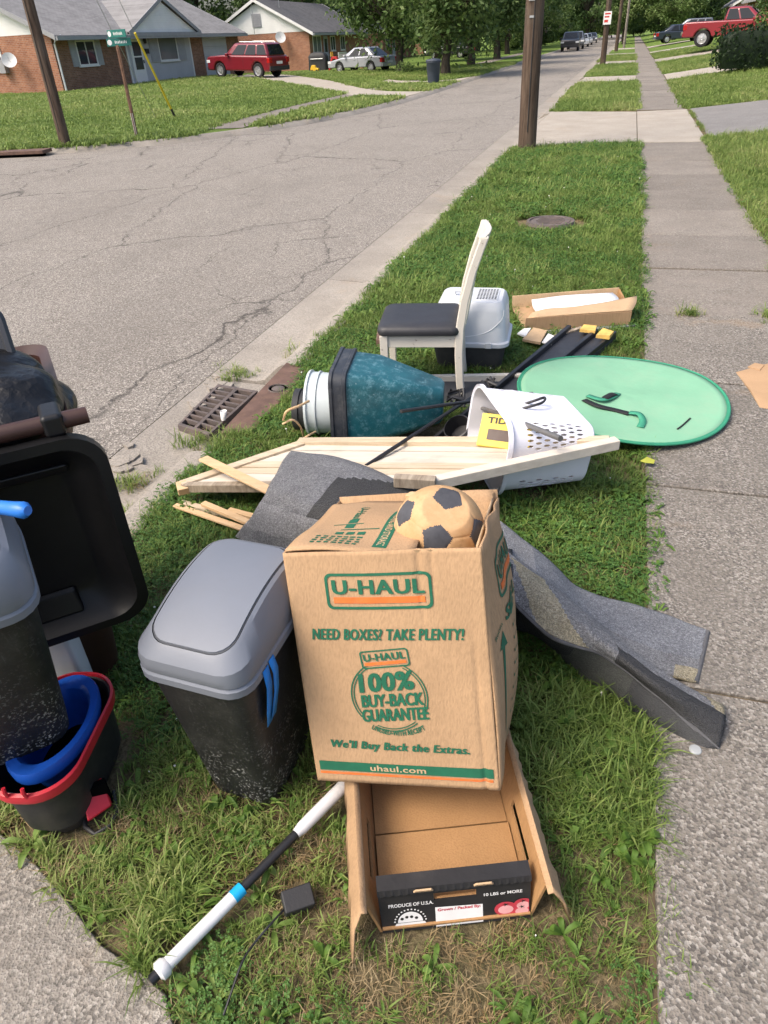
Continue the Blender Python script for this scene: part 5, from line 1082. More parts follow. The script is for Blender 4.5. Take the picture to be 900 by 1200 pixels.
# ------------------------------------------------------------------ produce tray
FL, FR = P(449, 1094, .0), P(621, 1075, .0); tx = (FR - FL).normalized(); ty = Vector((-tx[1], tx[0], 0)); wt = (FR - FL).length; lt, ht = .45, .115
t = thing('produce_tray', 'open cardboard produce tray with black printed front, under the moving box', 'cardboard tray', tuple(FL), world=True)
L3 = lambda x, y, z: FL + tx * x + ty * y + Vector((0, 0, z))
def wall_slot(m, a, b, c, d, hole=None, th=.006, nrm=None, mi=0):
    """quad a,b,c,d (a-b bottom, d-c top) with an optional slot (u0,u1,v0,v1)"""
    a, b, c, d = map(Vector, (a, b, c, d)); n = ((b - a).cross(d - a)).normalized() * th
    S = lambda u, v: a.lerp(b, u).lerp(d.lerp(c, u), v)
    us, vs2 = ([0, 1], [0, 1]) if not hole else ([0, hole[0], hole[1], 1], [0, hole[2], hole[3], 1])
    for i in range(len(us) - 1):
        for j in range(len(vs2) - 1):
            if hole and i == 1 and j == 1: continue
            q = [S(us[i], vs2[j]), S(us[i + 1], vs2[j]), S(us[i + 1], vs2[j + 1]), S(us[i], vs2[j + 1])]; m.hexa([p for p in q], [p + n for p in q], mi)
m = MB(); wall_slot(m, L3(0, .0, .012), L3(wt, 0, .012), L3(wt, lt * .50, .018), L3(0, lt * .50, .018)); wall_slot(m, L3(0, lt * .525, .006), L3(wt, lt * .525, .006), L3(wt, lt, .006), L3(0, lt, .006)); m.build('floor', 'cardboard_dark', t)
m = MB(); wall_slot(m, L3(wt, 0, 0), L3(0, 0, 0), L3(-.006, .036, ht), L3(wt + .004, .036, ht), (.36, .64, .66, .82)); fr = m.build('front_wall', 'print_black', t)
m = MB(); wall_slot(m, L3(0, .01, .0), L3(wt, .01, .0), L3(wt, .046, ht - .003), L3(0, .046, ht - .003), (.36, .64, .66, .82)); m.build('front_lining', 'cardboard_dark', t)
# scalloped black lip folded over the top of the front wall
m = MB(); N = 60
top_ = [L3(-.006 + (wt + .01) * k / N, .068, ht + .006) for k in range(N + 1)]; mid_ = [L3(-.006 + (wt + .01) * k / N, .034, ht + .004) for k in range(N + 1)]; low_ = [L3(-.006 + (wt + .01) * k / N, .0275, ht - .010 + (.004 if k % 3 == 0 else 0)) for k in range(N + 1)]
m.grid([top_, mid_, low_]); m.build('lip', 'print_black', t, solid=.003)
for u in (.28, .68):
    m = MB(); p0 = L3(wt * u - .02, .029, ht + .0); m.prism([(0, 0), (.045, 0), (.04, .009), (.005, .009)], 0, .004, T=frame(p0, tx, y=(0, -.25, 1))); m.build('tab', 'cardboard_pale', t)
# side walls lean outwards, with hand holes and torn outer flaps
m = MB(); wall_slot(m, L3(0, lt, 0), L3(0, 0.004, 0), L3(-.03, .0, ht + .02), L3(-.03, lt, ht + .02), (.46, .80, .38, .62)); m.build('side_wall', 'cardboard_dark', t)
m = MB(); wall_slot(m, L3(wt, .004, 0), L3(wt, lt, 0), L3(wt + .025, lt, ht + .02), L3(wt + .025, 0, ht + .02), (.2, .55, .4, .62)); m.build('side_wall', 'cardboard_dark', t)
def outer(sgn, name):
    rows = []; n = 26
    for k in range(n + 1):
        y = -.02 + (lt + .02) * k / n; jag = R_.uniform(-.004, .004)
        x0 = (-.031 if sgn < 0 else wt + .026); zt = ht + .02
        if sgn < 0: pts = [(x0, y, zt), (x0 - .012, y, zt + .004), (x0 - .032 + jag, y - .004, zt - .02 - .04 * (1 - k / n)), (x0 - .04 + jag, y - .05 * (1 - k / n), .03 + .01 * (k / n))]
        else: pts = [(x0, y, zt), (x0 + .012, y, zt + .004), (x0 + .024 + .012 * (1 - k / n) + jag, y - .01, zt - .03), (x0 + .026 + .03 * (1 - k / n) + jag, y - .01, .025)]
        rows.append([L3(*p) for p in pts])
    m = MB(); m.grid(rows); return m.build(name, 'cardboard', t, smooth=50, solid=.004)
outer(-1, 'outer_flap'); outer(1, 'outer_flap')
m = MB(); wall_slot(m, L3(0, lt, 0), L3(wt, lt, 0), L3(wt, lt + .01, ht), L3(0, lt + .01, ht)); m.build('back_wall', 'cardboard_dark', t)
# printing on the black front
TT = frame(L3(0, 0, 0), tx, y=L3(0, .036, ht) - L3(0, 0, 0)); zf = .0012
m = MB(); tl = dict(T=TT, lift=zf)
put_text(m, 'PRODUCE OF U.S.A.', wt * .20, ht * .66, wt * .30, .0095, bold=.02, **tl); put_text(m, '10 LBS or MORE', wt * .82, ht * .70, wt * .26, .0085, bold=.02, **tl)
put_poly(m, [(wt * .36, .004), (wt * .68, .004), (wt * .68, ht * .48), (wt * .36, ht * .52)], TT, 0, zf - .0003)
ex, ey = wt * .19, .026
for k in range(14): a = PI * (k + .5) / 14; put_poly(m, [(ex + .036 * math.cos(a) + .0022 * math.cos(j * PI / 3), ey + .036 * math.sin(a) + .0022 * math.sin(j * PI / 3)) for j in range(6)], TT, 0, zf)
put_poly(m, [(ex + .029 * math.cos(PI * k / 14), ey + .029 * math.sin(PI * k / 14)) for k in range(15)], TT, 0, zf - .0003); put_poly(m, [(ex - .036, ey - .008), (ex + .036, ey - .008), (ex + .033, ey - .001), (ex - .033, ey - .001)], TT, 0, zf)
for k in range(4): put_poly(m, [(ex - .019 + k * .011 + .004 * math.cos(j * PI / 4), ey + .011 + .004 * (k in (1, 2)) + .004 * math.sin(j * PI / 4)) for j in range(8)], TT, 1, zf + .0003)
put_text(m, 'Grown / Packed By:', wt * .52, ht * .44, wt * .29, .0105, TT, bold=.03, mi=2, lift=zf + .0004)
for cx, cy, r in ((wt * .835, ht * .30, .024), (wt * .955, ht * .36, .021), (wt * .945, ht * .22, .021)):
    put_poly(m, [(min(wt - .002, cx + r * 1.1 * math.cos(2 * PI * k / 20)), cy + r * .82 * math.sin(2 * PI * k / 20)) for k in range(20)], TT, 2, zf + .0001 * cx)
    put_poly(m, [(min(wt - .003, cx + r * .75 * math.cos(2 * PI * k / 16)), cy - r * .1 + r * .5 * math.sin(2 * PI * k / 16)) for k in range(16)], TT, 3, zf + .0003 + .0001 * cx)
    put_poly(m, [(cx + r * (.5 if k % 2 else .15) * math.cos(2 * PI * k / 10) * .8, cy + r * .5 + r * (.4 if k % 2 else .12) * math.sin(2 * PI * k / 10) * .6) for k in range(10)], TT, 1, zf + .0005 + .0001 * cx)
m.build('printing', ['print_white', 'print_black', 'print_red', 'print_pink'], t)['kind'] = 'stuff'
EXCL.append([(p[0], p[1]) for p in (L3(-.05, -.02, 0), L3(wt + .05, -.02, 0), L3(wt + .05, lt, 0), L3(-.05, lt, 0))])

# ------------------------------------------------------------------ swing-top bins
def swing_bin(label, loc, rz, tilt=(0, 0)):
    t = thing('swing_top_bin', label, 'waste bin', loc); t.rotation_euler = (tilt[0], tilt[1], rz)
    m = MB(); R0, R1 = (.205, .30, .045), (.285, .405, .06); H = .555
    rings = []
    for k in range(9):
        f = k / 8; a = rrect(R0[0] + (R1[0] - R0[0]) * f, R0[1] + (R1[1] - R0[1]) * f, R0[2] + (R1[2] - R0[2]) * f, 5); rings.append([Vector((x, y, H * f)) for x, y in a])
    rings = [[Vector((x * .94, y * .95, .0)) for x, y, _ in rings[0]], [Vector((x, y, .014)) for x, y, _ in rings[0]]] + rings[1:]
    m.loft(rings, (True, False)); m.build('body', 'bin_black', t, smooth=40)
    zt = lambda y: .612 + .078 * math.cos((y - .05) / .40 * PI * .62) ** 1.0 - .012
    prof = [(.300, .420, .06, .535, 0), (.308, .428, .062, .540, 0), (.308, .428, .062, .560, 0), (.298, .418, .06, .566, 0), (.302, .424, .06, .572, 0), (.300, .424, .06, .592, .1), (.292, .418, .06, .606, .4), (.245, .386, .06, 0, 1), (.226, .360, .053, .0055, 1)]
    rings = []
    for wx, wy, r, z, k in prof: rings.append([Vector((x, y, (z + zt(y) if z < .1 else z + k * (zt(y) - .612) * .9))) for x, y in dens(rrect(wx, wy, r, 6))])
    m = MB(); m.loft(rings, (True, False)); lid = m.build('lid', 'bin_grey', t, smooth=28)
    # swinging flap fitted in the top, with a dark gap round it
    def dome(sx, sy, r, dz, nrm=0):
        o = dens(rrect(sx, sy, r, 6)); out = [[Vector((x * s, y * s, zt(y * s) + dz + .006 * (1 - s * s))) for x, y in o] for s in (1, .97, .88, .75, .6, .45, .3, .15, .03)]; return out
    m = MB(); m.loft(dome(.222, .357, .052, .0050), (False, True)); m.build('gap', 'groove', lid, smooth=40)
    m = MB(); o = dens(rrect(.216, .350, .05, 6)); sk = [Vector((x, y, zt(y) - .008)) for x, y in o]; m.loft([sk] + dome(.216, .350, .05, .0085), (False, True)); m.build('flap', 'bin_grey', lid, smooth=40)
    return t
# bin beside the box
bl = Vector((-.765, 1.115, 0)); t = swing_bin('black waste bin with grey swing lid and blue tape, beside the moving box', tuple(bl), -.05, (.04, 0)); t.scale = (.96, .96, .98)
Mx = Matrix.Translation(bl) @ t.rotation_euler.to_matrix().to_4x4()
m = MB()
def tape(pts, wd): # local strip
    rows = [[Vector(p) - Vector((0, wd / 2, 0)), Vector(p) + Vector((0, wd / 2, 0))] for p in pts]; m.grid(rows)
tape([(.156, -.115, .555), (.158, -.117, .50), (.150, -.125, .43), (.143, -.13, .37)], .026); tape([(.156, -.085, .56), (.162, -.085, .52), (.157, -.09, .46), (.149, -.115, .385)], .024)
m.build('tape', 'tape_blue', t, smooth=60, solid=.0015)
EXCL.append([(bl[0] + x, bl[1] + y) for x, y in ((-.11, -.16), (.11, -.15), (.11, .16), (-.11, .15))])

# mop bucket with wringer
EE, NN = Vector((.72, .69, 0)).normalized(), Vector((-.69, .72, 0)).normalized()
kc_ = Vector((-1.24, .895, 0)); t = thing('mop_bucket', 'dark mop bucket with red rim, blue wringer ring and red foot pedal', 'mop bucket', tuple(kc_), math.radians(13)); t.scale = (.78, .84, .87)
m = MB(); rings = []
for f, z in ((0, 0), (0, .012), (.5, .13), (1, .262), (1.03, .268)): rings.append([Vector((x * (1 if z else .95), y * (1 if z else .95), z)) for x, y in rrect(.20 + .07 * f, .36 + .09 * f, .085 + .03 * f, 7)])
rings += [[Vector((x * .97, y * .97, .266)) for x, y, _ in rings[-1]], [Vector((x * .88, y * .9, .06)) for x, y, _ in rings[-1]]]
m.loft(rings, (True, True)); m.build('bucket', 'mop_dark', t, smooth=40)
m = MB(); ol = rrect(.286, .466, .125, 8); m.loft([[Vector((x * s, y * s, z)) for x, y in ol] for s, z in ((.975, .240), (1.02, .240), (1.035, .252), (1.03, .274), (.985, .278), (.975, .262))], (False, False)); o = m.build('rim', 'mop_red', t, smooth=40)
for x in (-.03, .03): m = MB(); m.tube([(x, -.236, .272), (x, -.24, .296), (x, -.236, .31)], .006, 6); m.build('hook', 'mop_red', o)
m = MB(); rings = [[Vector((x * s * .132, y * s * .20 + .01, z)) for x, y in [(math.cos(a / 36 * 2 * PI), math.sin(a / 36 * 2 * PI)) for a in range(36)]] for s, z in ((.98, .255), (1.0, .285), (.97, .298), (.80, .296), (.74, .285), (.70, .20), (.62, .14))]
m.loft(rings, (False, False)); m.build('wringer_ring', 'mop_blue', t, smooth=40)
m = MB(); m.lathe([(.001, .13), (.085, .135)], 20); m.xf(Matrix.Translation((0, .02, 0))); m.build('wringer_floor', 'void_black', t)
RP = Matrix.Translation((-.045, .045, 0)) @ Matrix.Rotation(.55, 4, 'Z'); m = MB(); m.hexa([(.03, -.2, .05), (.11, -.17, .05), (.11, -.235, .035), (.03, -.255, .035)], [(.035, -.2, .11), (.105, -.17, .11), (.112, -.245, .05), (.03, -.265, .05)]); m.xf(RP); m.build('pedal', 'mop_red', t, bevel=.006)
m = MB(); m.tube([(.02, -.19, .02), (.015, -.25, .015), (.04, -.29, .012), (.09, -.285, .012), (.118, -.25, .015), (.12, -.17, .02)], .008, 7); m.xf(RP); m.build('pedal_frame', 'mop_dark', t, smooth=60)
m = MB(); m.box(.03, .115, -.215, -.19, .02, .12); m.xf(RP); m.build('pedal_recess', 'void_black', t)
EXCL.append([(kc_[0] + x, kc_[1] + y) for x, y in ((-.1, -.19), (.16, -.17), (.08, .2), (-.16, .2))])
# clear-white jug standing by the ring
jp = P(78, 800, .16); t = thing('plastic_jug', 'translucent white plastic jug wedged beside the blue wringer ring', 'jug', (jp[0] - .03, jp[1] + .05, .0), .5)
m = MB(); m.loft([[Vector((x * s, y * s, z)) for x, y in rrect(.10, .10, .02)] for s, z in ((.95, 0), (1, .01), (1, .27), (.9, .31), (.45, .345), (.42, .37))], (True, True)); m.build('body', 'jug_white', t, smooth=40)
m = MB(); m.lathe([(.001, .39), (.024, .39), (.026, .37)], 12); m.build('cap', 'mop_red', t, smooth=40)
# second bin standing in the bucket
cb_ = Vector((-1.345, .845, .262)); t = swing_bin('paint-flecked black waste bin with grey lid standing on the mop bucket', tuple(cb_), math.atan2(EE[1], EE[0]) - PI / 2 + .05, (0, .20))
# blue handle lying on its lid
hA, hB = P(-22, 592, .93), P(28, 598, .945); m = MB(); m.tube([hA + Vector((-.25, -.12, 0)), hA, hA.lerp(hB, .75), hB, hB + (hB - hA).normalized() * .012], [.014, .014, .016, .018, .010], 12); tt_ = tag(m.build('broom_handle', 'handle_blue', smooth=40, origin=tuple(hA)), 'blue plastic broom handle lying across the grey bin lid', 'handle')

# ------------------------------------------------------------------ wheeled cart, lid hanging open
HR = P(90, 497, .95); HR = Vector((HR[0], HR[1], .95)); hl = .60
C3 = lambda a, b, z: Vector((HR[0], HR[1], 0)) - EE * a + NN * b + Vector((0, 0, z))     # a leftwards along hinge, b away from the camera
base = C3(hl / 2, .36, 0); t = thing('wheeled_cart', 'brown wheeled trash cart stuffed with black bags, its black lid hanging open', 'trash cart', tuple(base), world=True)
m = MB(); rings = []
for a0, a1, b0, b1, z in ((.10, .52, .14, .56, 0.0), (.08, .54, .10, .60, .25), (.03, .59, .05, .68, .86), (.01, .61, .03, .70, .90), (.01, .61, .03, .70, .95)):
    o = rrect(a1 - a0, b1 - b0, .07, 5); rings.append([C3((a0 + a1) / 2 + x, (b0 + b1) / 2 + y, z) for x, y in o])
rings.append([C3(.31 + x, .365 + y, .93) for x, y in rrect(.54, .61, .06, 5)]); rings.append([C3(.31 + x, .365 + y, .5) for x, y in rrect(.48, .5, .06, 5)])
m.loft(rings, (True, True)); m.build('body', 'cart_brown', t, smooth=40)
m = MB(); hb0 = C3(-.005, -.045, .985); m.tube([C3(-.03, -.04, .985), C3(.005, -.04, .985), C3(.62, -.04, .985), C3(.64, -.04, .985)], [.020, .021, .021, .02], 14); m.build('handle_bar', 'cart_brown', t, smooth=40)
for a in (.05, .30, .56):
    m = MB(); m.box(-.025, .025, -.028, .07, -.03, .028); m.xf(frame(C3(a, -.04, .985), EE, z=(0, 0, 1))); m.build('hinge_lug', 'lid_black', t, bevel=.012)
for a in (.10, .52):
    m = MB(); m.lathe([(.001, -.025), (.11, -.025), (.125, -.015), (.125, .015), (.11, .025), (.001, .025)], 20, T=Matrix.Translation(C3(a + .02 if a < .3 else a - .02, .55, .125)) @ frame((0, 0, 0), NN, z=EE)); m.build('wheel', 'tyre', t, smooth=40)
# lid: shallow tray, inside towards the camera
lw, ll = .66, .60
Lx = lambda a, s, dpt: C3(a - .03, -.085 + dpt + .05 * s, .945 - s * ll * .985)           # a along hinge, s 0 (hinge) .. 1 (free edge), dpt depth behind the rim
m = MB(); rings = []
for ins, dpt in ((-.012, .03), (-.012, 0.0), (.012, 0.0), (.03, .035), (.085, .075), (.10, .08)):
    o = rrect(lw - 2 * ins, ll - 2 * ins, max(.03, .085 - ins * .3), 7); rings.append([Lx(lw / 2 - x, .5 + y / ll * 1.0, dpt) for x, y in o])
m.loft(rings, (False, True)); lidp = m.build('lid', 'lid_black', t, smooth=35, solid=.006)
m = MB()
for s in (.12,): m.box(0, 1, 0, 1, 0, 1) if False else m.hexa([Lx(.08, s, .05), Lx(lw - .08, s, .05), Lx(lw - .08, s + .05, .06), Lx(.08, s + .05, .06)], [Lx(.08, s, .03), Lx(lw - .08, s, .03), Lx(lw - .08, s + .05, .045), Lx(.08, s + .05, .045)])
m.build('rib', 'lid_black', lidp, bevel=.008)
m = MB(); m.hexa([Lx(.16, .80, .075), Lx(lw - .1, .80, .075), Lx(lw - .1, .93, .06), Lx(.16, .93, .06)], [Lx(.17, .81, .06), Lx(lw - .11, .81, .06), Lx(lw - .1, .93, .035), Lx(.16, .93, .035)]); m.build('lid_step', 'lid_black', lidp, bevel=.008)
# bags heaped in the cart
def bag(label, c, r, seed, n=44):
    rs = random.Random(seed); ph = [(rs.uniform(2, 7), rs.uniform(2, 6), rs.uniform(0, 6), rs.uniform(.02, .06)) for _ in range(7)]; rows = []
    for i in range(n + 1):
        th = PI * i / n; row = []
        for j in range(2 * n):
            ps = 2 * PI * j / (2 * n); k = 1 + sum(a * math.sin(f1 * th + p_) * math.cos(f2 // 1 * ps + p_) for f1, f2, p_, a in ph) * math.sin(th) 
            row.append(Vector((c[0] + r[0] * k * math.sin(th) * math.cos(ps), c[1] + r[1] * k * math.sin(th) * math.sin(ps), c[2] + r[2] * k * math.cos(th))))
        rows.append(row + [row[0]])
    m = MB(); m.grid(rows); tg = thing('trash_bag', label, 'trash bag', (c[0], c[1], c[2] - r[2]), world=True); m.build('bag', 'bag_black', tg, smooth=70)
    m = MB(); tp = Vector((c[0], c[1], c[2] + r[2])); m.lathe([(.05, -.05), (.02, 0), (.03, .03), (.07, .06)], 10, T=Matrix.Translation(tp)); m.build('knot', 'bag_black', tg, smooth=70)
bag('black trash bag bulging out beside the brown handle bar', C3(.22, .24, .935), (.25, .22, .12), 3)
bag('creased black trash bag heaped at the back of the brown cart', C3(.34, .46, .945), (.30, .28, .125), 8)
# grey lid standing up in the cart behind the bags
Q1, Q2 = P(8, 377, 1.10), P(24, 436, .98); dq = (Q1 - Q2).normalized(); t = thing('loose_lid', 'dark grey plastic lid standing upright behind the black trash bags', 'lid', tuple(Q2), world=True)
FQ = frame(Q2 - EE * .23 + dq * .02, EE, y=dq)
m = MB(); m.loft([[FQ @ Vector((x * s, y * s, d)) for x, y in rrect(.46, .36, .05, 6)] for s, d in ((1, -.02), (1.02, .0), (.98, .012), (.93, .012), (.91, -.004), (.5, -.006))]); m.build('lid', 'cart_grey', t, smooth=30)
m = MB(); m.tube([FQ @ Vector((-.1, -.16, -.03)), FQ @ Vector((.1, -.16, -.03))], .01, 8); m.build('hinge_bar', 'cart_grey', t, smooth=40)

# ------------------------------------------------------------------ mop pole and adapter
a, b = P(176, 1150, .035), P(430, 893, .055); t = thing('mop_pole', 'white and black telescopic mop pole with blue collar lying on the grass', 'pole', tuple(a), world=True)
d = b - a; Lp = d.length; d.normalize(); at = lambda px, py: a + d * ((Vector(P(px, py, .035)) - a).dot(d))
q0, q1, q2, q3 = at(196, 1128), at(268, 1048), at(280, 1038), at(341, 972)
m = MB(); m.tube([a, at(190, 1136)], [.012, .012], 12); m.build('tip', 'pole_black', t, smooth=40)
m = MB(); m.tube([at(184, 1141), at(187, 1139), at(193, 1132), at(197, 1127)], [.014, .022, .022, .014], 14); m.build('knob', 'pole_white', t, smooth=40)
m = MB(); m.tube([at(190, 1134), q1], [.0155, .0155], 14); m.build('grip', 'pole_white', t, smooth=40)
m = MB(); m.tube([q1, q2], [.0162, .0162], 14); m.build('collar', 'cyan_tape', t, smooth=40)
m = MB(); m.tube([q2, q3], [.0115, .0115], 14); m.build('shaft', 'pole_black', t, smooth=40)
m = MB(); m.tube([at(336, 977), at(346, 967), at(360, 953), b], [.009, .016, .017, .017], 14); m.build('sleeve', 'pole_white', t, smooth=40)
pn = Vector((-d[1], d[0], 0)).normalized() * .016; EXCL.append([(v[0], v[1]) for v in (a - pn, a + pn, b + pn, b - pn)]); q_ = P(348, 1053, 0); EXCL.append([(q_[0] + .042 * math.cos(k * PI / 4), q_[1] + .042 * math.sin(k * PI / 4)) for k in range(8)])
c = P(348, 1053, .03); t = thing('power_adapter', 'small black power adapter with thin cable lying in the grass', 'power adapter', (c[0], c[1], 0), world=True)
m = MB(); m.box(-.036, .036, -.025, .025, -.008, .032); m.xf(Matrix.Translation((c[0], c[1], .02)) @ Matrix.Rotation(.62, 4, 'Z') @ Matrix.Rotation(.3, 4, 'X') @ Matrix.Rotation(.1, 4, 'Y')); m.build('case', 'adapter_black', t, bevel=.004)
m = MB(); pth = cr([P(340, 1058, .025), P(318, 1082, .05), P(300, 1103, .045), P(285, 1125, .05), P(272, 1160, .04), P(262, 1190, .03)], 6); m.tube(pth, .0028, 6); m.build('cable', 'pole_black', t, smooth=60)
# ------------------------------------------------------------------ rug dragged over the grass behind the box
rb = P(500, 700, 0); t = thing('area_rug', 'crumpled grey area rug with tan patches, folded across the grass behind the box', 'rug', (rb[0], rb[1], 0), world=True)
def PP(rows): return [[P(*p) for p in r] for r in rows]
rugm = ['rug_grey', 'rug_charcoal', 'rug_light', 'rug_tan', 'rug_back', 'rug_back_shaded', 'rug_blue']
def sheet(rows, name, mf, th=.014, nu=18, nv=18, wob=.0025):
    g_ = patch(PP(rows), nu, nv)
    for i, r in enumerate(g_):
        for j, p in enumerate(r): p += Vector((0, 0, wob * math.sin(i * .5 + j * .21) * math.cos(j * .33)))
    m = MB(); m.grid(g_, mfun=mf); o = m.build(name, rugm, t, smooth=70, solid=th); return g_, o
# left fold, pile up
g1, o1 = sheet([[(352, 540, .02), (410, 548, .03), (500, 585, .03)],
       [(340, 531, .20), (404, 541, .24), (486, 575, .22)],
       [(322, 560, .25), (372, 576, .29), (470, 604, .28)],
       [(303, 595, .20), (348, 607, .24), (440, 635, .24)],
       [(277, 628, .035), (312, 648, .05), (420, 690, .06)]], 'folded_end', lambda u, v: 2 if .70 + .03 * v < u < .90 - .05 * v else (0 if u > .9 - .05 * v else (1 if v > .55 and u > .25 + .3 * (1 - v) else 0)))
# right side: back layer lying flat
g2, o2 = sheet([[(585, 612, .20), (640, 655, .12), (681, 692, .05), (760, 715, .03), (829, 740, .018)],
       [(590, 640, .24), (645, 685, .17), (690, 722, .09), (765, 752, .045), (823, 766, .018)],
       [(592, 660, .25), (650, 705, .18), (700, 745, .10), (765, 785, .05), (815, 800, .018)]], 'back_layer', lambda u, v: 2 if v < .16 else (3 if v > .86 and u > .78 else (6 if u < .62 else 0)))
# right side: upper fold over a ridge down to its hem
g3, o3 = sheet([[(588, 655, .22), (640, 690, .20), (700, 735, .13), (770, 790, .08), (846, 828, .025)],
       [(592, 648, .29), (640, 682, .27), (700, 732, .20), (772, 788, .13), (848, 832, .06)],
       [(596, 672, .29), (645, 706, .28), (705, 752, .22), (775, 806, .15), (848, 850, .06)],
       [(600, 702, .25), (648, 745, .22), (706, 765, .18), (764, 808, .12), (842, 876, .02)]], 'upper_fold',
       lambda u, v: 3 if (.40 < u < .99 and .02 + .22 * (u - .40) < v < .22 + .36 * (u - .40)) or (v > .86 and u < .5 and v > .86 + .2 * u) else (1 if v > .56 and u > .46 + .15 * (1 - v) else 0))
hem = g3[-1]; m = MB(); m.tube([p + Vector((0, 0, -.004)) for p in hem], .009, 6); m.build('binding', 'rug_binding', o3, smooth=60)
m = MB(); m.tube([r[-1] for r in g2], .009, 6); m.build('binding', 'rug_binding', o2, smooth=60)
# underside of the lower layer, its shadow put into darker back colours
g4, o4 = sheet([[(600, 704, .24), (648, 747, .212), (706, 767, .172), (764, 810, .112), (841, 877, .018)],
       [(600, 718, .12), (646, 752, .10), (696, 783, .09), (755, 828, .055), (825, 876, .014)],
       [(598, 733, .012), (636, 748, .012), (680, 789, .012), (742, 833, .012), (803, 868, .012)]], 'lower_layer', lambda u, v: 4 if .36 < v < .66 else 5, wob=0)
m = MB(); m.tube([p for p in g4[-1]], .008, 6); m.build('binding', 'rug_binding', o4, smooth=60)
m = MB(); m.beam(P(640, 740, .14), P(706, 766, .13), .05, .006); m.build('pad_strip', 'wood_fresh', t)
# hump of rug hidden behind the box joins the two ends
sheet([[(430, 640, .02), (510, 640, .02), (600, 650, .02)], [(420, 620, .28), (510, 625, .30), (600, 650, .28)], [(420, 690, .25), (510, 690, .26), (602, 704, .24)], [(420, 740, .02), (510, 740, .02), (604, 735, .015)]], 'middle', lambda u, v: 1)
EXCL.append([tuple(P(x, y)[:2]) for x, y in ((585, 640), (640, 670), (690, 700), (760, 722), (829, 742), (815, 800), (847, 828), (842, 876), (802, 868), (742, 833), (680, 789), (636, 750), (598, 735))])
EXCL.append([tuple(P(x, y)[:2]) for x, y in ((345, 545), (480, 590), (420, 700), (290, 640))])
cp = P(814, 881, .012); m = MB(); m.lathe([(.001, .012), (.014, .012), (.017, .009), (.017, 0), (.014, 0), (.013, .008), (.001, .008)], 20); o = m.build('bottle_cap', 'clear_plastic', loc=(cp[0], cp[1], .014), smooth=40); tag(o, 'clear plastic bottle cap on the sidewalk edge by the rug', 'bottle cap')

# ------------------------------------------------------------------ broken wooden bed panel and sticks
A, B, Dd, Cc = P(212, 569, .10), P(352, 521, .10), P(720, 520, .27), P(478, 571, .22)
t = thing('bed_headboard', 'large pale wooden bed panel with frame rails lying across the pile', 'wooden panel', (A[0] + .5, A[1] + .2, 0), world=True)
C2 = P(508, 566, .27)
qd = [A, Cc, Dd, B]
def inset(q, dz): return q + Vector((0, 0, dz))
n_b = 7
for k in range(n_b):                          # boards of the panel, run left to right
    f0, f1 = k / n_b + .004, (k + 1) / n_b - .004; m = MB()
    a0, a1 = A.lerp(B, f0), A.lerp(B, f1); e0, e1 = C2.lerp(Dd, f0), C2.lerp(Dd, f1); dz = R_.uniform(-.002, .002)
    m.hexa([inset(a0, -.012 + dz), inset(e0, -.03 + dz), inset(e1, -.03 + dz), inset(a1, -.012 + dz)], [inset(a0, dz), inset(e0, -.018 + dz), inset(e1, -.018 + dz), inset(a1, dz)]); m.build('board', R_.choice(['pine', 'pine_pale', 'pine_pale']), t)
for p, q, wd, hh, mt in ((A + Vector((-.01, 0, -.01)), A.lerp(Cc, .62), .035, .04, 'wood_weathered'), (A.lerp(Cc, .60), P(474, 572, .20), .03, .034, 'pine'), (A, B + Vector((.02, .02, 0)), .045, .03, 'pine'), (B + Vector((-.02, .02, 0)), Dd + Vector((-.02, .02, .0)), .05, .03, 'pine'), (C2, Dd + Vector((.01, 0, .005)), .045, .045, 'pine_pale')):
    m = MB(); m.beam(p, q, wd, hh); m.build('rail', mt, t, bevel=.004, seg=1)
m = MB(); m.beam(P(462, 563, .287), P(511, 566, .287), .04, .045); m.build('block', 'wood_weathered', t, bevel=.004, seg=1)
m = MB(); m.beam(A.lerp(B, .06) + Vector((-.03, -.01, 0)), A + Vector((.03, -.03, -.012)), .05, .036); m.build('block', 'wood_fresh', t, bevel=.004, seg=1)
m = MB(); m.tube([P(345, 522, .06), P(352, 516, .10), P(362, 510, .12), P(370, 506, .10)], .005, 6); m.build('splinter', 'wood_fresh', t)
def stick(px0, px1, wd, hh, mt, label, group=None):
    p, q = P(*px0), P(*px1); m = MB(); m.beam(p, q, wd, hh); o = m.build('wood_strip', mt, origin=tuple((p + q) / 2), bevel=.003, seg=1); return tag(o, label, 'wood strip', group)
stick((238, 537, .15), (318, 576, .20), .05, .012, 'wood_fresh', 'flat pale wood strip resting on the bed panel and the rug')
for k, (p, q) in enumerate((((205, 592, .03), (292, 622, .05)), ((212, 589, .02), (300, 612, .04)), ((238, 590, .06), (300, 616, .07)), ((268, 598, .05), (302, 607, .06)))):
    stick(p, q, .03, .018 if k else .012, ['wood_fresh', 'pine', 'wood_fresh', 'wood_fresh'][k], 'short broken pale wood stick poking out from under the rug', 'sticks under the rug')

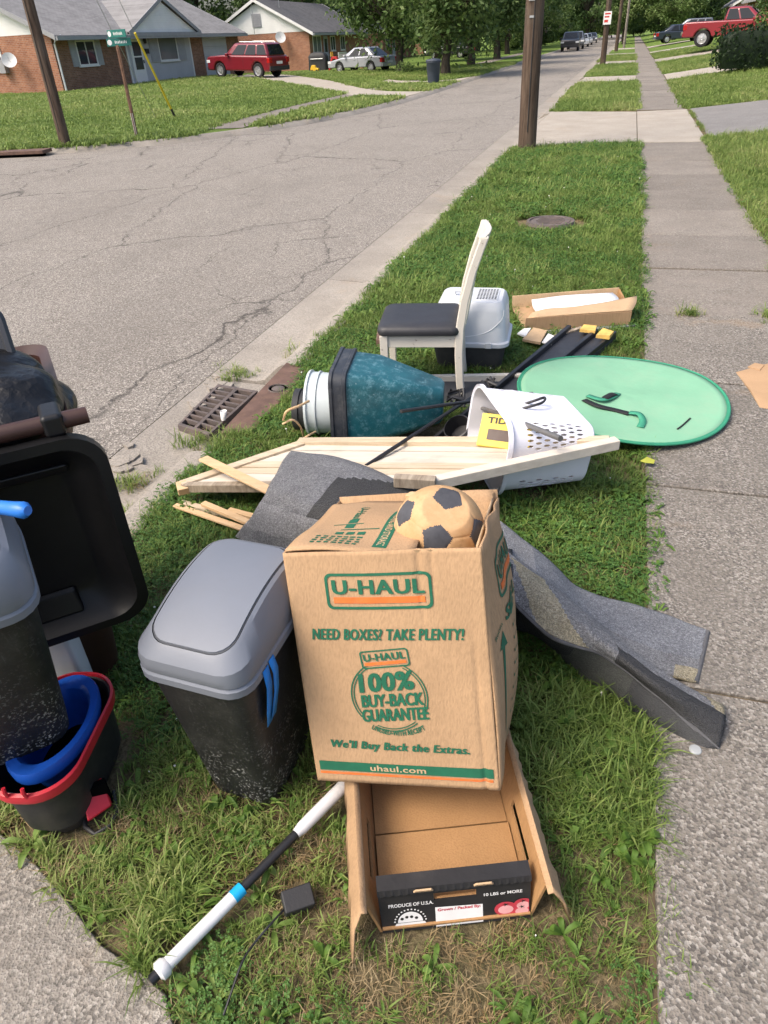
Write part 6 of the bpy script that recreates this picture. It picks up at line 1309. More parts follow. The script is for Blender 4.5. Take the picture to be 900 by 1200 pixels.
# ------------------------------------------------------------------ nested tubs lying on their side
ax = Vector((.965, .16, -.03)).normalized(); up = Vector((0, 0, 1)); up = (up - ax * up.dot(ax)).normalized()
def lying(o): return frame(o, ax.cross(up) * -1 if False else up.cross(ax), z=ax)      # local z = axis (towards the narrow end)
o_t = P(396, 528, 0) + Vector((0, .19, .205)); t = thing('waste_bin', 'scuffed teal plastic waste bin with dark rim lying on its side', 'waste bin', (o_t[0], o_t[1], 0), world=True)
F = lying(o_t)
m = MB(); S = [(.40, .39, .06, -.02), (.395, .385, .06, 0), (.36, .355, .05, .16), (.25, .25, .045, .36), (.18, .19, .04, .475), (.15, .16, .035, .49)]
m.loft([[F @ Vector((x, y, z)) for x, y in rrect(a, b_, r, 5)] for a, b_, r, z in S], (False, True)); m.build('body', 'teal_plastic', t, smooth=35)
m = MB(); m.loft([[F @ Vector((x, y, z)) for x, y in rrect(a, b_, .065, 5)] for a, b_, z in ((.36, .35, .05), (.37, .36, -.045), (.425, .415, -.05), (.425, .415, -.035), (.412, .402, -.03), (.41, .40, .012), (.418, .408, .016), (.416, .406, .03), (.385, .375, .034))], (False, False)); m.build('rim', 'teal_rim', t, smooth=30)
EXCL.append([(o_t[0] + x, o_t[1] + y) for x, y in ((-.02, -.18), (.5, -.08), (.5, .2), (-.02, .18))])
o_w = P(362, 520, 0) + Vector((-.03, .14, .165)); t = thing('bucket', 'translucent white plastic bucket nested into the teal bin', 'bucket', (o_w[0], o_w[1], 0), world=True)
F = lying(o_w); m = MB(); m.lathe([(.155, 0.01), (.165, 0), (.168, .012), (.158, .016), (.158, .05), (.164, .052), (.164, .06), (.157, .064), (.145, .30), (.001, .305)], 30, T=F); m.build('body', 'bucket_white', t, smooth=35)
m = MB(); m.lathe([(.153, .012), (.14, .28), (.001, .285)], 30, T=F); m.build('inside', 'bucket_white', t, smooth=35)
o_k = P(344, 516, 0) + Vector((-.02, .12, .12)); t = thing('plant_pot', 'small black plastic plant pot tucked inside the white bucket', 'plant pot', (o_k[0], o_k[1], 0), world=True)
F = lying(o_k); m = MB(); m.lathe([(.088, .01), (.1, 0), (.108, .0), (.108, .03), (.1, .034), (.085, .2), (.001, .2)], 24, T=F); m.build('body', 'tub_dark', t, smooth=35)
m = MB(); m.lathe([(.098, .004), (.08, .15), (.001, .15)], 24, T=F); m.build('soil', 'joint_earth', t, smooth=35)
m = MB(); m.tube(cr([P(332, 492, .22), P(336, 482, .3), P(350, 476, .31), P(362, 470, .3)], 5), .006, 6); m.tube(cr([P(331, 497, .2), P(343, 492, .22), P(352, 500, .16), P(356, 512, .06)], 5), .005, 6); o = m.build('dry_root', 'wood_fresh', t, smooth=60)

# ------------------------------------------------------------------ dining chair
cb = Vector((-.70, 3.62, 0)); fx = Vector((-.985, -.17, 0)).normalized(); lx = Vector((-.16, .985, 0)).normalized()
t = thing('dining_chair', 'cream painted dining chair with black padded seat, seen side on', 'chair', tuple(cb), world=True)
K = lambda f, l, z: cb + fx * f + lx * l + Vector((0, 0, z * .94))
for l in (0, .36):
    m = MB(); path = [(.00, 0), (.012, .11), (.020, .28), (.016, .43), (-.005, .58), (-.042, .74), (-.090, .89), (-.102, .925)]
    rows = []
    for f, z in path:
        dw = .021; th = .036 - .008 * abs(z - .45); rows.append([K(f - th / 1, l - dw, z), K(f + th * .3, l - dw, z), K(f + th * .3, l + dw, z), K(f - th / 1, l + dw, z)])
    m.loft(rows); m.build('back_post', 'cream_paint', t, bevel=.006, smooth=40)
    m = MB(); m.hexa([K(.40, l - .018, 0), K(.435, l - .018, 0), K(.435, l + .018, 0), K(.40, l + .018, 0)], [K(.395, l - .022, .39), K(.44, l - .022, .39), K(.44, l + .022, .39), K(.395, l + .022, .39)]); m.build('front_leg', 'cream_paint', t, bevel=.004)
    m = MB(); m.beam(K(.02, l, .355), K(.40, l, .355), .022, .07); m.build('side_rail', 'cream_paint', t, bevel=.003)
m = MB(); m.beam(K(.42, .02, .355), K(.42, .34, .355), .022, .07); m.build('front_rail', 'cream_paint', t, bevel=.003)
m = MB(); m.beam(K(.02, .02, .355), K(.02, .34, .355), .022, .07); m.build('back_rail', 'cream_paint', t, bevel=.003)
m = MB(); rows = []
for s, z in ((.94, .39), (1, .397), (1.02, .415), (1.0, .435), (.93, .447), (.6, .452)): rows.append([K(.225 + x * s, .18 + y * s, z) for x, y in rrect(.45, .43, .05, 5)])
m.loft(rows); m.build('seat', 'seat_black', t, smooth=45)
m = MB(); rows = []
for k in range(5): l = -.02 + .40 * k / 4; bw = .03 * math.sin(PI * k / 4); rows.append([K(-.095 - bw, l, .84), K(-.065 - bw, l, .84), K(-.09 - bw, l, .93), K(-.12 - bw, l, .93)])
m.loft(rows); m.build('top_rail', 'cream_paint', t, bevel=.006)
for l in (.09, .18, .27):
    m = MB(); m.beam(K(-.02, l, .42), K(-.09, l, .85), .05, .012, up=(1, 0, 0)); m.build('slat', 'cream_paint', t)

# ------------------------------------------------------------------ covered litter box
lb = Vector((-.74, 4.20, 0)); t = thing('litter_box', 'covered cat litter box with pale grey hood and dark tub', 'litter box', tuple(lb), math.radians(4))
m = MB(); m.loft([[Vector((x * s, y * s, z)) for x, y in rrect(.44, .38, .05)] for s, z in ((.86, 0), (.9, .02), (1, .15), (1.03, .155), (1.03, .165))]); m.build('tub', 'tub_dark', t, smooth=35)
m = MB(); m.loft([[Vector((x * s, y * s2 + o_, z)) for x, y in rrect(.45, .39, .06, 6)] for s, s2, o_, z in ((1.04, 1.05, 0, .150), (1.06, 1.07, 0, .155), (1.06, 1.07, 0, .175), (1.0, 1.0, 0, .182), (.98, .98, 0, .20), (.92, .90, .01, .35), (.86, .82, .015, .39), (.80, .76, .015, .402))]); hd_ = m.build('hood', 'hood_grey', t, smooth=35)
m = MB(); m.box(.02, .155, -.09, .12, .400, .406); gr = m.build('filter_frame', 'hood_grey', hd_, bevel=.004)
m = MB()
for i in range(7):
    for j in range(8): m.lathe([(.001, 0), (.0068, 0)], 6, T=Matrix.Translation((.035 + i * .0175, -.075 + j * .026, .4085)))
m.build('filter_holes', 'void_black', gr)
m = MB(); m.tube([(-.11, 0, .398), (-.11, 0, .43), (-.03, 0, .43), (-.03, 0, .398)], .012, 8); m.build('handle', 'hood_grey', hd_, smooth=60, bevel=0)
m = MB(); m.tube(cr([(-.17, -.188, .21), (.0, -.187, .215), (.12, -.184, .25), (.19, -.176, .32), (.20, -.17, .37)], 6), .003, 5); m.build('ridge', 'white_plastic', hd_, smooth=60)
for x in (-.12, .12): m = MB(); m.box(x - .02, x + .02, -.215, -.2, .15, .185); m.build('clip', 'hood_grey', hd_, bevel=.004)
EXCL.append([(lb[0] + x, lb[1] + y) for x, y in ((-.2, -.17), (.2, -.17), (.2, .17), (-.2, .17))])

# ------------------------------------------------------------------ flat carton with foam, on a plastic sheet, and scraps
k0, k1, k2, k3 = P(615, 388, .02), P(738, 380, .02), P(724, 352, .02), P(600, 362, .02)
t = thing('flat_carton', 'opened flat cardboard carton with white foam sheet inside', 'cardboard box', tuple(k0), world=True)
S4 = lambda u, v, z: bil([k0, k1, k2, k3], u, v, z)
m = MB(); slab4(m, [k0, k1, k2, k3], 0, 1, 0, 1, 0, .008); m.build('base', 'cardboard', t)
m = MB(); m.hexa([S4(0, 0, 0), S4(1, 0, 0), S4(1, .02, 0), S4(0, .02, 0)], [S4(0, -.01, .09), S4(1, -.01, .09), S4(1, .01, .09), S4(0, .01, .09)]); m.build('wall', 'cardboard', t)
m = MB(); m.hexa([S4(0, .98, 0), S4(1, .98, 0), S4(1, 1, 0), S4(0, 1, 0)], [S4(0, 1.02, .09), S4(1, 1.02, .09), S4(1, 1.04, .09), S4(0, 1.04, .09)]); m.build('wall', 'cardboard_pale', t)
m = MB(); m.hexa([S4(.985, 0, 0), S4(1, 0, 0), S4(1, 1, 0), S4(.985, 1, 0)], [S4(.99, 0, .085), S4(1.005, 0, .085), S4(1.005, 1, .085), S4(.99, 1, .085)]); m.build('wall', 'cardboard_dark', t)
m = MB(); m.grid(patch([[S4(.02, 0, .09), S4(.5, 0, .095), S4(1.0, 0, .095)], [S4(.1, .25, .085), S4(.55, .22, .09), S4(1.06, .18, .11)], [S4(.25, .42, .075), S4(.7, .42, .085), S4(1.1, .45, .115)]], 6, 4)); m.build('flap', 'cardboard_pale', t, smooth=50, solid=.004)
m = MB(); m.grid(patch([[S4(.16, .2, .06), S4(.5, .2, .07), S4(.9, .25, .07)], [S4(.15, .6, .062), S4(.5, .6, .075), S4(.95, .6, .072)], [S4(.17, .92, .06), S4(.5, .95, .068), S4(.93, .92, .065)]], 5, 5)); m.build('foam_sheet', 'foam_white', t, smooth=60, solid=.02)
EXCL.append([(p[0], p[1]) for p in (k0, k1, k2, k3)])
s0, s1, s2, s3 = P(622, 394, .012), P(745, 382, .012), P(743, 372, .012), P(618, 384, .012); m = MB(); slab4(m, [s0, s1, s2, s3], 0, 1, 0, 1, -.006, .006); o = m.build('plastic_board', 'plastic_sheet', origin=tuple(s0), bevel=.003, seg=1); tag(o, 'grey plastic board lying under the flat carton', 'board')
def scrap(name, pts, z, mt, label, cat, th=.005, group=None):
    q = [P(x, y, z) for x, y in pts]; n = len(q); m = MB(); m.add([p for p in q] + [p + Vector((0, 0, th + R_.uniform(0, .012))) for p in q], [tuple(range(n - 1, -1, -1)), tuple(range(n, 2 * n))] + [(i, (i + 1) % n, (i + 1) % n + n, i + n) for i in range(n)])
    return tag(m.build(name, mt, origin=tuple(q[0])), label, cat, group)
scrap('cardboard_scrap', [(612, 400), (625, 386), (641, 390), (633, 404)], .045, 'cardboard_pale', 'torn pale cardboard scrap beside the litter box', 'cardboard')
scrap('cardboard_scrap', [(606, 392), (614, 386), (622, 387), (616, 396)], .05, 'paper_white', 'white paper scrap touching the litter box', 'paper')
scrap('paper_scrap', [(635, 402), (642, 393), (652, 396), (646, 405)], .05, 'paper_white', 'small white card by the end of the black panel', 'paper')
stick((650, 394, .04), (682, 384, .05), .03, .015, 'wood_weathered', 'dark splintered wood stick by the flat carton')
scrap('foam_scrap', [(679, 389), (684, 383), (699, 384), (697, 391)], .07, 'foam_yellow', 'torn yellow foam scrap between carton and black panel, whiter one', 'foam', .015)
scrap('foam_scrap', [(698, 396), (706, 389), (719, 391), (714, 398)], .08, 'foam_yellow', 'torn yellow foam scrap on the far end of the black panel', 'foam', .015)
q = [P(862, 437, .014), P(900, 428, .014), P(925, 440, .014), P(925, 485, .014), P(890, 478, .014), P(878, 458, .014)]; n = len(q)
m = MB(); m.add(q + [p + Vector((0, 0, .004 + .008 * (i % 2))) for i, p in enumerate(q)], [tuple(range(n - 1, -1, -1)), tuple(range(n, 2 * n))] + [(i, (i + 1) % n, (i + 1) % n + n, i + n) for i in range(n)]); tag(m.build('cardboard_scrap', 'cardboard', origin=tuple(q[0])), 'flattened brown cardboard piece lying on the sidewalk', 'cardboard')
scrap('cardboard_scrap', [(876, 431), (884, 427), (895, 430), (890, 436)], .016, 'cardboard', 'small curled brown cardboard flake on the sidewalk', 'cardboard')
pv = [P(441, 406, .01), P(459, 409, .01), P(462, 386, .01), P(444, 386, .01)]; m = MB(); slab4(m, pv, 0, 1, 0, 1, -.01, .05); tag(m.build('paver', 'iron_rust', origin=tuple(pv[0]), bevel=.006), 'reddish brown paving slab in the grass behind the chair', 'paver')

# ------------------------------------------------------------------ black panel, cream board, rods
b0, b1, b2, b3 = P(498, 528, .03), P(560, 528, .03), P(722, 396, .03), P(664, 388, .03)
t = thing('black_panel', 'long black furniture panel with raised rails lying under the green disc', 'panel', tuple(b0), world=True); c4 = [b0, b1, b2, b3]
m = MB(); slab4(m, c4, 0, 1, 0, 1, -.025, .012); m.build('panel', 'panel_black', t, bevel=.003, seg=1)
for u0, u1 in ((0, .09), (.55, .64), (.93, 1)): m = MB(); slab4(m, c4, u0, u1, 0, 1, .012, .045); m.build('rail', 'frame_black', t, bevel=.004, seg=1)
EXCL.append([(p[0], p[1]) for p in c4])
e0, e1 = P(452, 446, .03), P(612, 443, .03); t = thing('bed_board', 'cream wooden board with black panel lying behind the chair legs', 'board', tuple(e0), world=True)
m = MB(); m.beam(e0, e1, .035, .055); m.build('rail', 'cream_paint', t, bevel=.004)
m = MB(); m.hexa([P(452, 475, .005), P(590, 478, .005), P(600, 447, .005), P(456, 447, .005)], [P(452, 475, .02), P(590, 478, .02), P(600, 447, .04), P(456, 447, .04)]); m.build('panel', 'panel_black', t)
EXCL.append([tuple(P(x, y)[:2]) for x, y in ((450, 477), (592, 480), (604, 440), (454, 440))])
jx = P(545, 495, .0); t = thing('lamp_stand', 'dismantled black floor lamp rods with base cup on the pile', 'lamp', (jx[0], jx[1], 0), world=True)
m = MB(); m.tube([P(429, 546, .17), P(500, 500, .19), P(570, 454, .14)], .0095, 10); m.build('rod', 'frame_black', t, smooth=40)
m = MB(); m.tube([P(470, 482, .33), P(545, 471, .20), P(624, 461, .15)], .0085, 10); m.build('rod', 'frame_black', t, smooth=40)
m = MB(); m.tube([P(553, 474, .2), P(600, 491, .33), P(657, 514, .40)], [.009, .011, .012], 10); m.build('rod', 'metal_grey', t, smooth=40)
cpz = P(543, 512, .05); m = MB(); m.lathe([(.001, 0), (.06, 0), (.066, .01), (.07, .09), (.064, .092), (.056, .02), (.001, .015)], 22, T=Matrix.Translation(cpz) @ Matrix.Rotation(.5, 4, 'X') @ Matrix.Rotation(-.3, 4, 'Y')); m.build('base_cup', 'frame_black', t, smooth=35)
for px, py, z in ((573, 452, .12), (536, 466, .12)):
    rs = random.Random(px); m = MB(); c = P(px, py, z)
    for k in range(9): m.tube([c + Vector((rs.uniform(-.05, .05), rs.uniform(-.04, .04), rs.uniform(-.04, .04))) for _ in range(3)], .008, 6)
    m.build('cable_knot', 'frame_black', t, smooth=60)
m = MB(); lp = [P(572, 485, .22), P(600, 478, .31), P(625, 470, .36), P(638, 466, .37), P(635, 472, .37), P(612, 479, .35), P(588, 487, .26), P(560, 494, .15)]; m.tube(cr(lp, 5), .006, 6); m.build('cord', 'frame_black', t, smooth=60)

# ------------------------------------------------------------------ green pop-up disc
dc = P(727, 461, .075); Rd = .552
t = thing('green_disc', 'large round mint green fabric disc with black strap, lying on grass and sidewalk', 'disc', (dc[0], dc[1], 0), world=True)
FD = frame(dc, (1, -.03, -.055), z=(.055, .0, 1))
def dz_(r, a): return (.012 * math.sin(2 * a + .6) + .006 * math.sin(3 * a)) * (r / Rd) ** 2 + .004 * math.sin(5 * a + 9 * r) * (r / Rd) * (1.02 - r / Rd) * 2
m = MB(); rings = []
for r in np.linspace(.02, Rd - .012, 14): rings.append([FD @ Vector((r * math.cos(2 * PI * k / 64), r * math.sin(2 * PI * k / 64), dz_(r, 2 * PI * k / 64))) for k in range(64)])
m.loft(rings, (True, False)); m.build('fabric', 'disc_green', t, smooth=60, solid=.003)
m = MB(); rim = [FD @ Vector(((Rd - .008) * math.cos(2 * PI * k / 72), (Rd - .008) * math.sin(2 * PI * k / 72), dz_(Rd, 2 * PI * k / 72))) for k in range(72)]; m.tube(rim, .0065, 8, closed=True); m.build('hoop', 'disc_edge', t, smooth=60)
m = MB(); rings = [[FD @ Vector((r * math.cos(2 * PI * k / 72), r * math.sin(2 * PI * k / 72), dz_(r, 2 * PI * k / 72) + .0035)) for k in range(72)] for r in (Rd - .022, Rd - .008)]; m.loft(rings, (False, False)); m.build('hem', 'disc_edge', t, smooth=60)
def onD(px, py, dz):
    q = P(px, py, .075)
    l = FD.inverted() @ q; q = P(px, py, .075 - .055 * l[0]); l = FD.inverted() @ q; return FD @ Vector((l[0], l[1], dz_(math.hypot(l[0], l[1]), math.atan2(l[1], l[0])) + dz))
def strap(pts, wd, mt, name):
    c = cr([onD(*p) for p in pts], 6); m = MB(); rows = []
    for i, p in enumerate(c):
        d = (c[min(len(c) - 1, i + 1)] - c[max(0, i - 1)]).normalized(); sd = d.cross(Vector((0, 0, 1))).normalized() * wd / 2; rows.append([p - sd, p + sd])
    m.grid(rows); m.build(name, mt, t, smooth=60, solid=.003)
strap([(684, 470, .006), (700, 478, .014), (720, 482, .008), (737, 487, .01)], .036, 'strap_black', 'strap')
strap([(737, 486, .012), (748, 489, .02), (753, 494, .008), (750, 501, .006)], .034, 'strap_green', 'strap_end')
strap([(688, 466, .01), (704, 472, .02), (716, 468, .012), (724, 462, .006)], .034, 'strap_green', 'strap_end')
strap([(708, 471, .022), (716, 466, .018), (721, 464, .012)], .038, 'strap_black', 'buckle')
strap([(794, 502, .0045), (801, 497, .0045), (809, 490, .0045)], .008, 'strap_black', 'tear')
EXCL.append([tuple((FD @ Vector((.47 * math.cos(k / 16 * 2 * PI), .47 * math.sin(k / 16 * 2 * PI), 0)))[:2]) for k in range(16)])

# ------------------------------------------------------------------ laundry basket on its side, with a litter carton in it
aO = Vector((-.86, -.48, .13)).normalized()                 # opening direction
bo = Vector((-.055, 2.94, .165)); wx = Vector((.44, -.88, .0)); FB = frame(bo, wx, z=aO)   # local x = long side, z = towards the rim
t = thing('laundry_basket', 'white perforated plastic laundry basket tipped on its side', 'laundry basket', (bo[0], bo[1], 0), world=True)
LB = .40
def bw(s, f): # s 0..1 round, f 0 base .. 1 rim
    o = rrect(.42 + .10 * f, .27 + .06 * f, .07 + .03 * f, 12); n = len(o); x = s * n; i = int(x) % n; g_ = x - int(x); p, q = o[i], o[(i + 1) % n]; return FB @ Vector((p[0] + (q[0] - p[0]) * g_, p[1] + (q[1] - p[1]) * g_, LB * f))
NS, NF = 52, 9; m = MB(); idx = {}
fr_ = [0, .12] + [.12 + .68 * (k + 1) / 7 for k in range(7)] + [1.0]
for i in range(NS):
    for j in range(len(fr_) - 1):
        s0, s1, f0, f1 = i / NS, (i + 1) / NS, fr_[j], fr_[j + 1]; sh = 0
        if 1 <= j <= 7 and (i % 13) not in (11, 12) and (i + j) % 2 == 0:
            oc = [(0, 0), (.5, 0), (1, 0), (1, .5), (1, 1), (.5, 1), (0, 1), (0, .5)]; O = [bw(s0 + (s1 - s0) * u, f0 + (f1 - f0) * v) for u, v in oc]
            I = [bw(s0 + (s1 - s0) * (.5 + .46 * math.cos(math.radians(225 + 45 * k))), f0 + (f1 - f0) * (.5 + .40 * math.sin(math.radians(225 + 45 * k)))) for k in range(8)]
            m.add(O + I, [(k, (k + 1) % 8, (k + 1) % 8 + 8, k + 8) for k in range(8)])
        else: m.add([bw(s0, f0), bw(s1, f0), bw(s1, f1), bw(s0, f1)], [(0, 1, 2, 3)])
wl = m.build('wall', 'basket_white', t); bm = bmesh.new(); bm.from_mesh(wl.data); bmesh.ops.remove_doubles(bm, verts=bm.verts[:], dist=.0004); bmesh.ops.recalc_face_normals(bm, faces=bm.faces[:]); bm.to_mesh(wl.data); bm.free(); md = wl.modifiers.new('solid', 'SOLIDIFY'); md.thickness = .003
m = MB(); o = rrect(.42, .27, .07, 12); m.loft([[FB @ Vector((x * s, y * s, z)) for x, y in o] for s, z in ((1.0, .0), (.96, -.008), (.8, -.01), (.1, -.01))], (False, True)); m.build('base', 'basket_white', t, smooth=40)
m = MB(); m.loft([[FB @ Vector((x * s, y * s2, z)) for x, y in rrect(.52, .33, .10, 12)] for s, s2, z in ((1.0, 1.0, .392), (1.03, 1.04, .396), (1.05, 1.07, .403), (1.05, 1.07, .385))], (False, False)); m.build('rim', 'basket_white', t, smooth=40)
TYc = bo + aO * .29 + Vector((-.02, .0, .01)); t = thing('litter_carton', 'yellow cat litter carton lying inside the white laundry basket', 'carton', (TYc[0], TYc[1], 0), world=True)
FT = frame(TYc, (.96, -.10, .02), z=(.06, -.72, .68))
m = MB(); m.box(-.11, .12, -.075, .075, -.06, .075); m.xf(FT); m.build('box', 'tidy_yellow', t, bevel=.004)
m = MB(); TYF = FT @ Matrix.Translation((0, 0, .0755)); put_text(m, 'TIDY', -.02, .045, .12, .028, TYF, 0, .03, lift=.001); put_poly(m, [(-.07, -.045), (.10, -.045), (.10, .005), (-.07, .005)], TYF, 1); m.build('printing', ['print_black', 'cart_brown'], t)
EXCL.append([tuple(P(x, y)[:2]) for x, y in ((545, 570), (640, 587), (690, 520), (600, 500))])
q = P(568, 498 + 42, .0)
m = MB(); lf = P(758, 541, .04); m.add([lf + Vector(p) for p in ((-.03, 0, 0), (-.01, -.022, .006), (.03, -.012, .0), (.035, .012, .006), (.0, .024, .012))], [(0, 1, 2, 3, 4)]); tag(m.build('fallen_leaf', 'leaf_fallen', origin=tuple(lf), solid=.001), 'yellow fallen leaf on the grass by the sidewalk edge', 'leaf')
m = MB(); tq = P(262, 492, ROADZ + .03); m.loft([[tq + Vector((x * s, y * s + .03 * z / .09, z)) for x, y in [(math.cos(k / 10 * 2 * PI), math.sin(k / 10 * 2 * PI)) for k in range(10)]] for s, z in ((.013, 0), (.016, .014), (.02, .05))], (True, False)); tag(m.build('paper_cup', 'paper_white', origin=tuple(tq), smooth=50, solid=.001), 'crushed white paper cup on the storm drain grate', 'cup')

# ------------------------------------------------------------------ grass: tufts set on computed points (nobody could count it)
def tuft(name, n, hmin, hmax, wd, spread, lean, mats, kind='blade', seed=0):
    rs = random.Random(seed); m = MB()
    for k in range(n):
        a = rs.uniform(0, 2 * PI); r = spread * rs.random() ** .6; x, y = r * math.cos(a), r * math.sin(a)
        if kind == 'blade':
            h = rs.uniform(hmin, hmax); b_ = rs.uniform(0, 2 * PI); ln = lean * rs.uniform(.3, 1.3) * h; dx, dy = math.cos(b_), math.sin(b_); sx, sy = -dy * wd * rs.uniform(.6, 1.2), dx * wd * rs.uniform(.6, 1.2); dr = rs.uniform(0, .35) * h
            pts = [(x + sx, y + sy, -.01), (x - sx, y - sy, -.01)]
            for f, g_ in ((.4, 1.0), (.75, .75)): pts += [(x + dx * ln * f * f + sx * g_, y + dy * ln * f * f + sy * g_, h * f), (x + dx * ln * f * f - sx * g_, y + dy * ln * f * f - sy * g_, h * f)]
            pts.append((x + dx * ln * 1.15, y + dy * ln * 1.15, h - dr)); m.add(pts, [(0, 1, 3, 2), (2, 3, 5, 4), (4, 5, 6)])
        elif kind == 'clover':
            h = rs.uniform(hmin, hmax); s = wd * rs.uniform(.7, 1.2); b0_ = rs.uniform(0, 6)
            m.add([(x - .0006, y, 0), (x + .0006, y, 0), (x, y, h)], [(0, 1, 2)])
            for j in range(3):
                b_ = b0_ + j * 2.094; c, s_ = math.cos(b_), math.sin(b_); tz = rs.uniform(-.3, .3) * s
                m.add([(x + c * u - s_ * v, y + s_ * u + c * v, h + w2 + tz * u / s) for u, v, w2 in ((0, 0, 0), (s * .6, s * .5, .002), (s * 1.05, s * .42, 0), (s * 1.0, 0, -.001), (s * 1.05, -s * .42, 0), (s * .6, -s * .5, .002))], [(0, 1, 2, 3), (0, 3, 4, 5)])
        elif kind == 'weed':
            h = rs.uniform(hmin, hmax); c, s_ = math.cos(a), math.sin(a); Ln = rs.uniform(.6, 1.3) * spread; ww = wd * rs.uniform(.7, 1.2)
            sec = [(0, .002, .3), (.3, h * .7, .8), (.65, h, 1.0), (.9, h * .75, .6), (1, h * .5, .05)]; pts = []
            for u, z, g_ in sec: pts += [(c * u * Ln - s_ * ww * g_, s_ * u * Ln + c * ww * g_, z + .003), (c * u * Ln, s_ * u * Ln, z), (c * u * Ln + s_ * ww * g_, s_ * u * Ln - c * ww * g_, z + .003)]
            m.add(pts, [q_ for i in range(4) for q_ in ((i * 3, i * 3 + 1, i * 3 + 4, i * 3 + 3), (i * 3 + 1, i * 3 + 2, i * 3 + 5, i * 3 + 4))])
        elif kind == 'flower':
            h = rs.uniform(hmin, hmax); m.add([(x - .001, y, 0), (x + .001, y, 0), (x + .001, y, h), (x - .001, y, h)], [(0, 1, 2, 3)]); s = wd
            m.lathe([(.001, -s * .8), (s * .8, -s * .5), (s, 0), (s * .7, s * .6), (.001, s * .8)], 6, T=Matrix.Translation((x, y, h)))
    me = m.mesh(name, mats, smooth=80); o = D.objects.new(name, me); return o
GC = D.collections.new('grass_kinds')
kinds = [('grass_tuft_a', 17, .025, .075, .0016, .032, .75, 'grass_blade', 'blade'), ('grass_tuft_b', 16, .025, .065, .0019, .036, 1.1, 'grass_blade', 'blade'), ('grass_tuft_c', 13, .04, .095, .0021, .030, .9, 'grass_blade', 'blade'),
         ('grass_tuft_d', 9, .025, .065, .0034, .036, 1.3, 'grass_blade', 'blade'), ('grass_tuft_e', 22, .010, .035, .0016, .05, 2.6, 'dry_blade', 'blade'), ('grass_tuft_f', 11, .02, .055, .0085, .055, 0, 'clover_leaf', 'clover'),
         ('grass_tuft_g', 9, .015, .05, .010, .07, 0, 'weed_leaf', 'weed'), ('grass_tuft_h', 7, .02, .055, .0055, .075, 0, 'weed_leaf', 'weed'), ('grass_tuft_i', 1, .04, .06, .0052, .01, 0, 'clover_flower', 'flower'),
         ('grass_tuft_j', 16, .05, .10, .006, .12, .9, 'grass_blade', 'blade'), ('grass_tuft_k', 18, .05, .09, .010, .2, .9, 'grass_blade', 'blade')]
for i, k in enumerate(kinds): GC.objects.link(tuft(k[0], *k[1:7], k[7], k[8], seed=i + 40))
def gn_tree():
    ng = D.node_groups.new('set_tufts', 'GeometryNodeTree'); ng.interface.new_socket('Geometry', in_out='INPUT', socket_type='NodeSocketGeometry'); ng.interface.new_socket('Geometry', in_out='OUTPUT', socket_type='NodeSocketGeometry')
    N = ng.nodes; L = ng.links; gi = N.new('NodeGroupInput'); go = N.new('NodeGroupOutput'); ip = N.new('GeometryNodeInstanceOnPoints'); ci = N.new('GeometryNodeCollectionInfo')
    ci.inputs['Collection'].default_value = GC; ci.inputs['Separate Children'].default_value = True; ci.inputs['Reset Children'].default_value = True
    def na(nm, ty): n = N.new('GeometryNodeInputNamedAttribute'); n.data_type = ty; n.inputs['Name'].default_value = nm; return n.outputs['Attribute']
    L.new(gi.outputs[0], ip.inputs['Points']); L.new(ci.outputs[0], ip.inputs['Instance']); ip.inputs['Pick Instance'].default_value = True
    L.new(na('kind_index', 'INT'), ip.inputs['Instance Index']); L.new(na('turn', 'FLOAT_VECTOR'), ip.inputs['Rotation']); L.new(na('size', 'FLOAT_VECTOR'), ip.inputs['Scale']); L.new(ip.outputs[0], go.inputs[0]); return ng
GN = gn_tree()
_ng = NP.rand(64, 64)
def vnoise(x, y):
    xi = np.floor(x).astype(int); yi = np.floor(y).astype(int); fx_ = x - xi; fy_ = y - yi; fx_ = fx_ * fx_ * (3 - 2 * fx_); fy_ = fy_ * fy_ * (3 - 2 * fy_)
    g_ = lambda a, b: _ng[a % 64, b % 64]
    return (g_(xi, yi) * (1 - fx_) + g_(xi + 1, yi) * fx_) * (1 - fy_) + (g_(xi, yi + 1) * (1 - fx_) + g_(xi + 1, yi + 1) * fx_) * fy_
def fbm(x, y): return .55 * vnoise(x, y) + .3 * vnoise(x * 2.1 + 9, y * 2.1 + 3) + .15 * vnoise(x * 4.3 + 5, y * 4.3 + 17)
def inpoly(x, y, poly):
    ins = np.zeros(len(x), bool); n = len(poly)
    for i in range(n):
        (x1, y1), (x2, y2) = poly[i][:2], poly[(i + 1) % n][:2]
        if y1 != y2: ins ^= ((y1 > y) != (y2 > y)) & (x < (x2 - x1) * (y - y1) / (y2 - y1) + x1)
    return ins
def field(name, x, y, z, idx, sc, tint, label):
    n = len(x); me = D.meshes.new(name); me.vertices.add(n); me.vertices.foreach_set('co', np.stack([x, y, z], 1).ravel())
    a = me.attributes.new('kind_index', 'INT', 'POINT'); a.data.foreach_set('value', idx.astype(np.int32))
    a = me.attributes.new('turn', 'FLOAT_VECTOR', 'POINT'); a.data.foreach_set('vector', np.stack([NP.normal(0, .12, n), NP.normal(0, .12, n), NP.uniform(0, 6.28, n)], 1).ravel())
    a = me.attributes.new('size', 'FLOAT_VECTOR', 'POINT'); s = sc * NP.uniform(.7, 1.25, n); a.data.foreach_set('vector', np.stack([s, s, s * NP.uniform(.8, 1.15, n)], 1).ravel())
    a = me.attributes.new('tint', 'FLOAT', 'POINT'); a.data.foreach_set('value', np.clip(tint, 0, 1))
    o = D.objects.new(name, me); COL.objects.link(o); md = o.modifiers.new('set_tufts', 'NODES'); md.node_group = GN
    return tag(o, label, 'grass', kind='stuff')
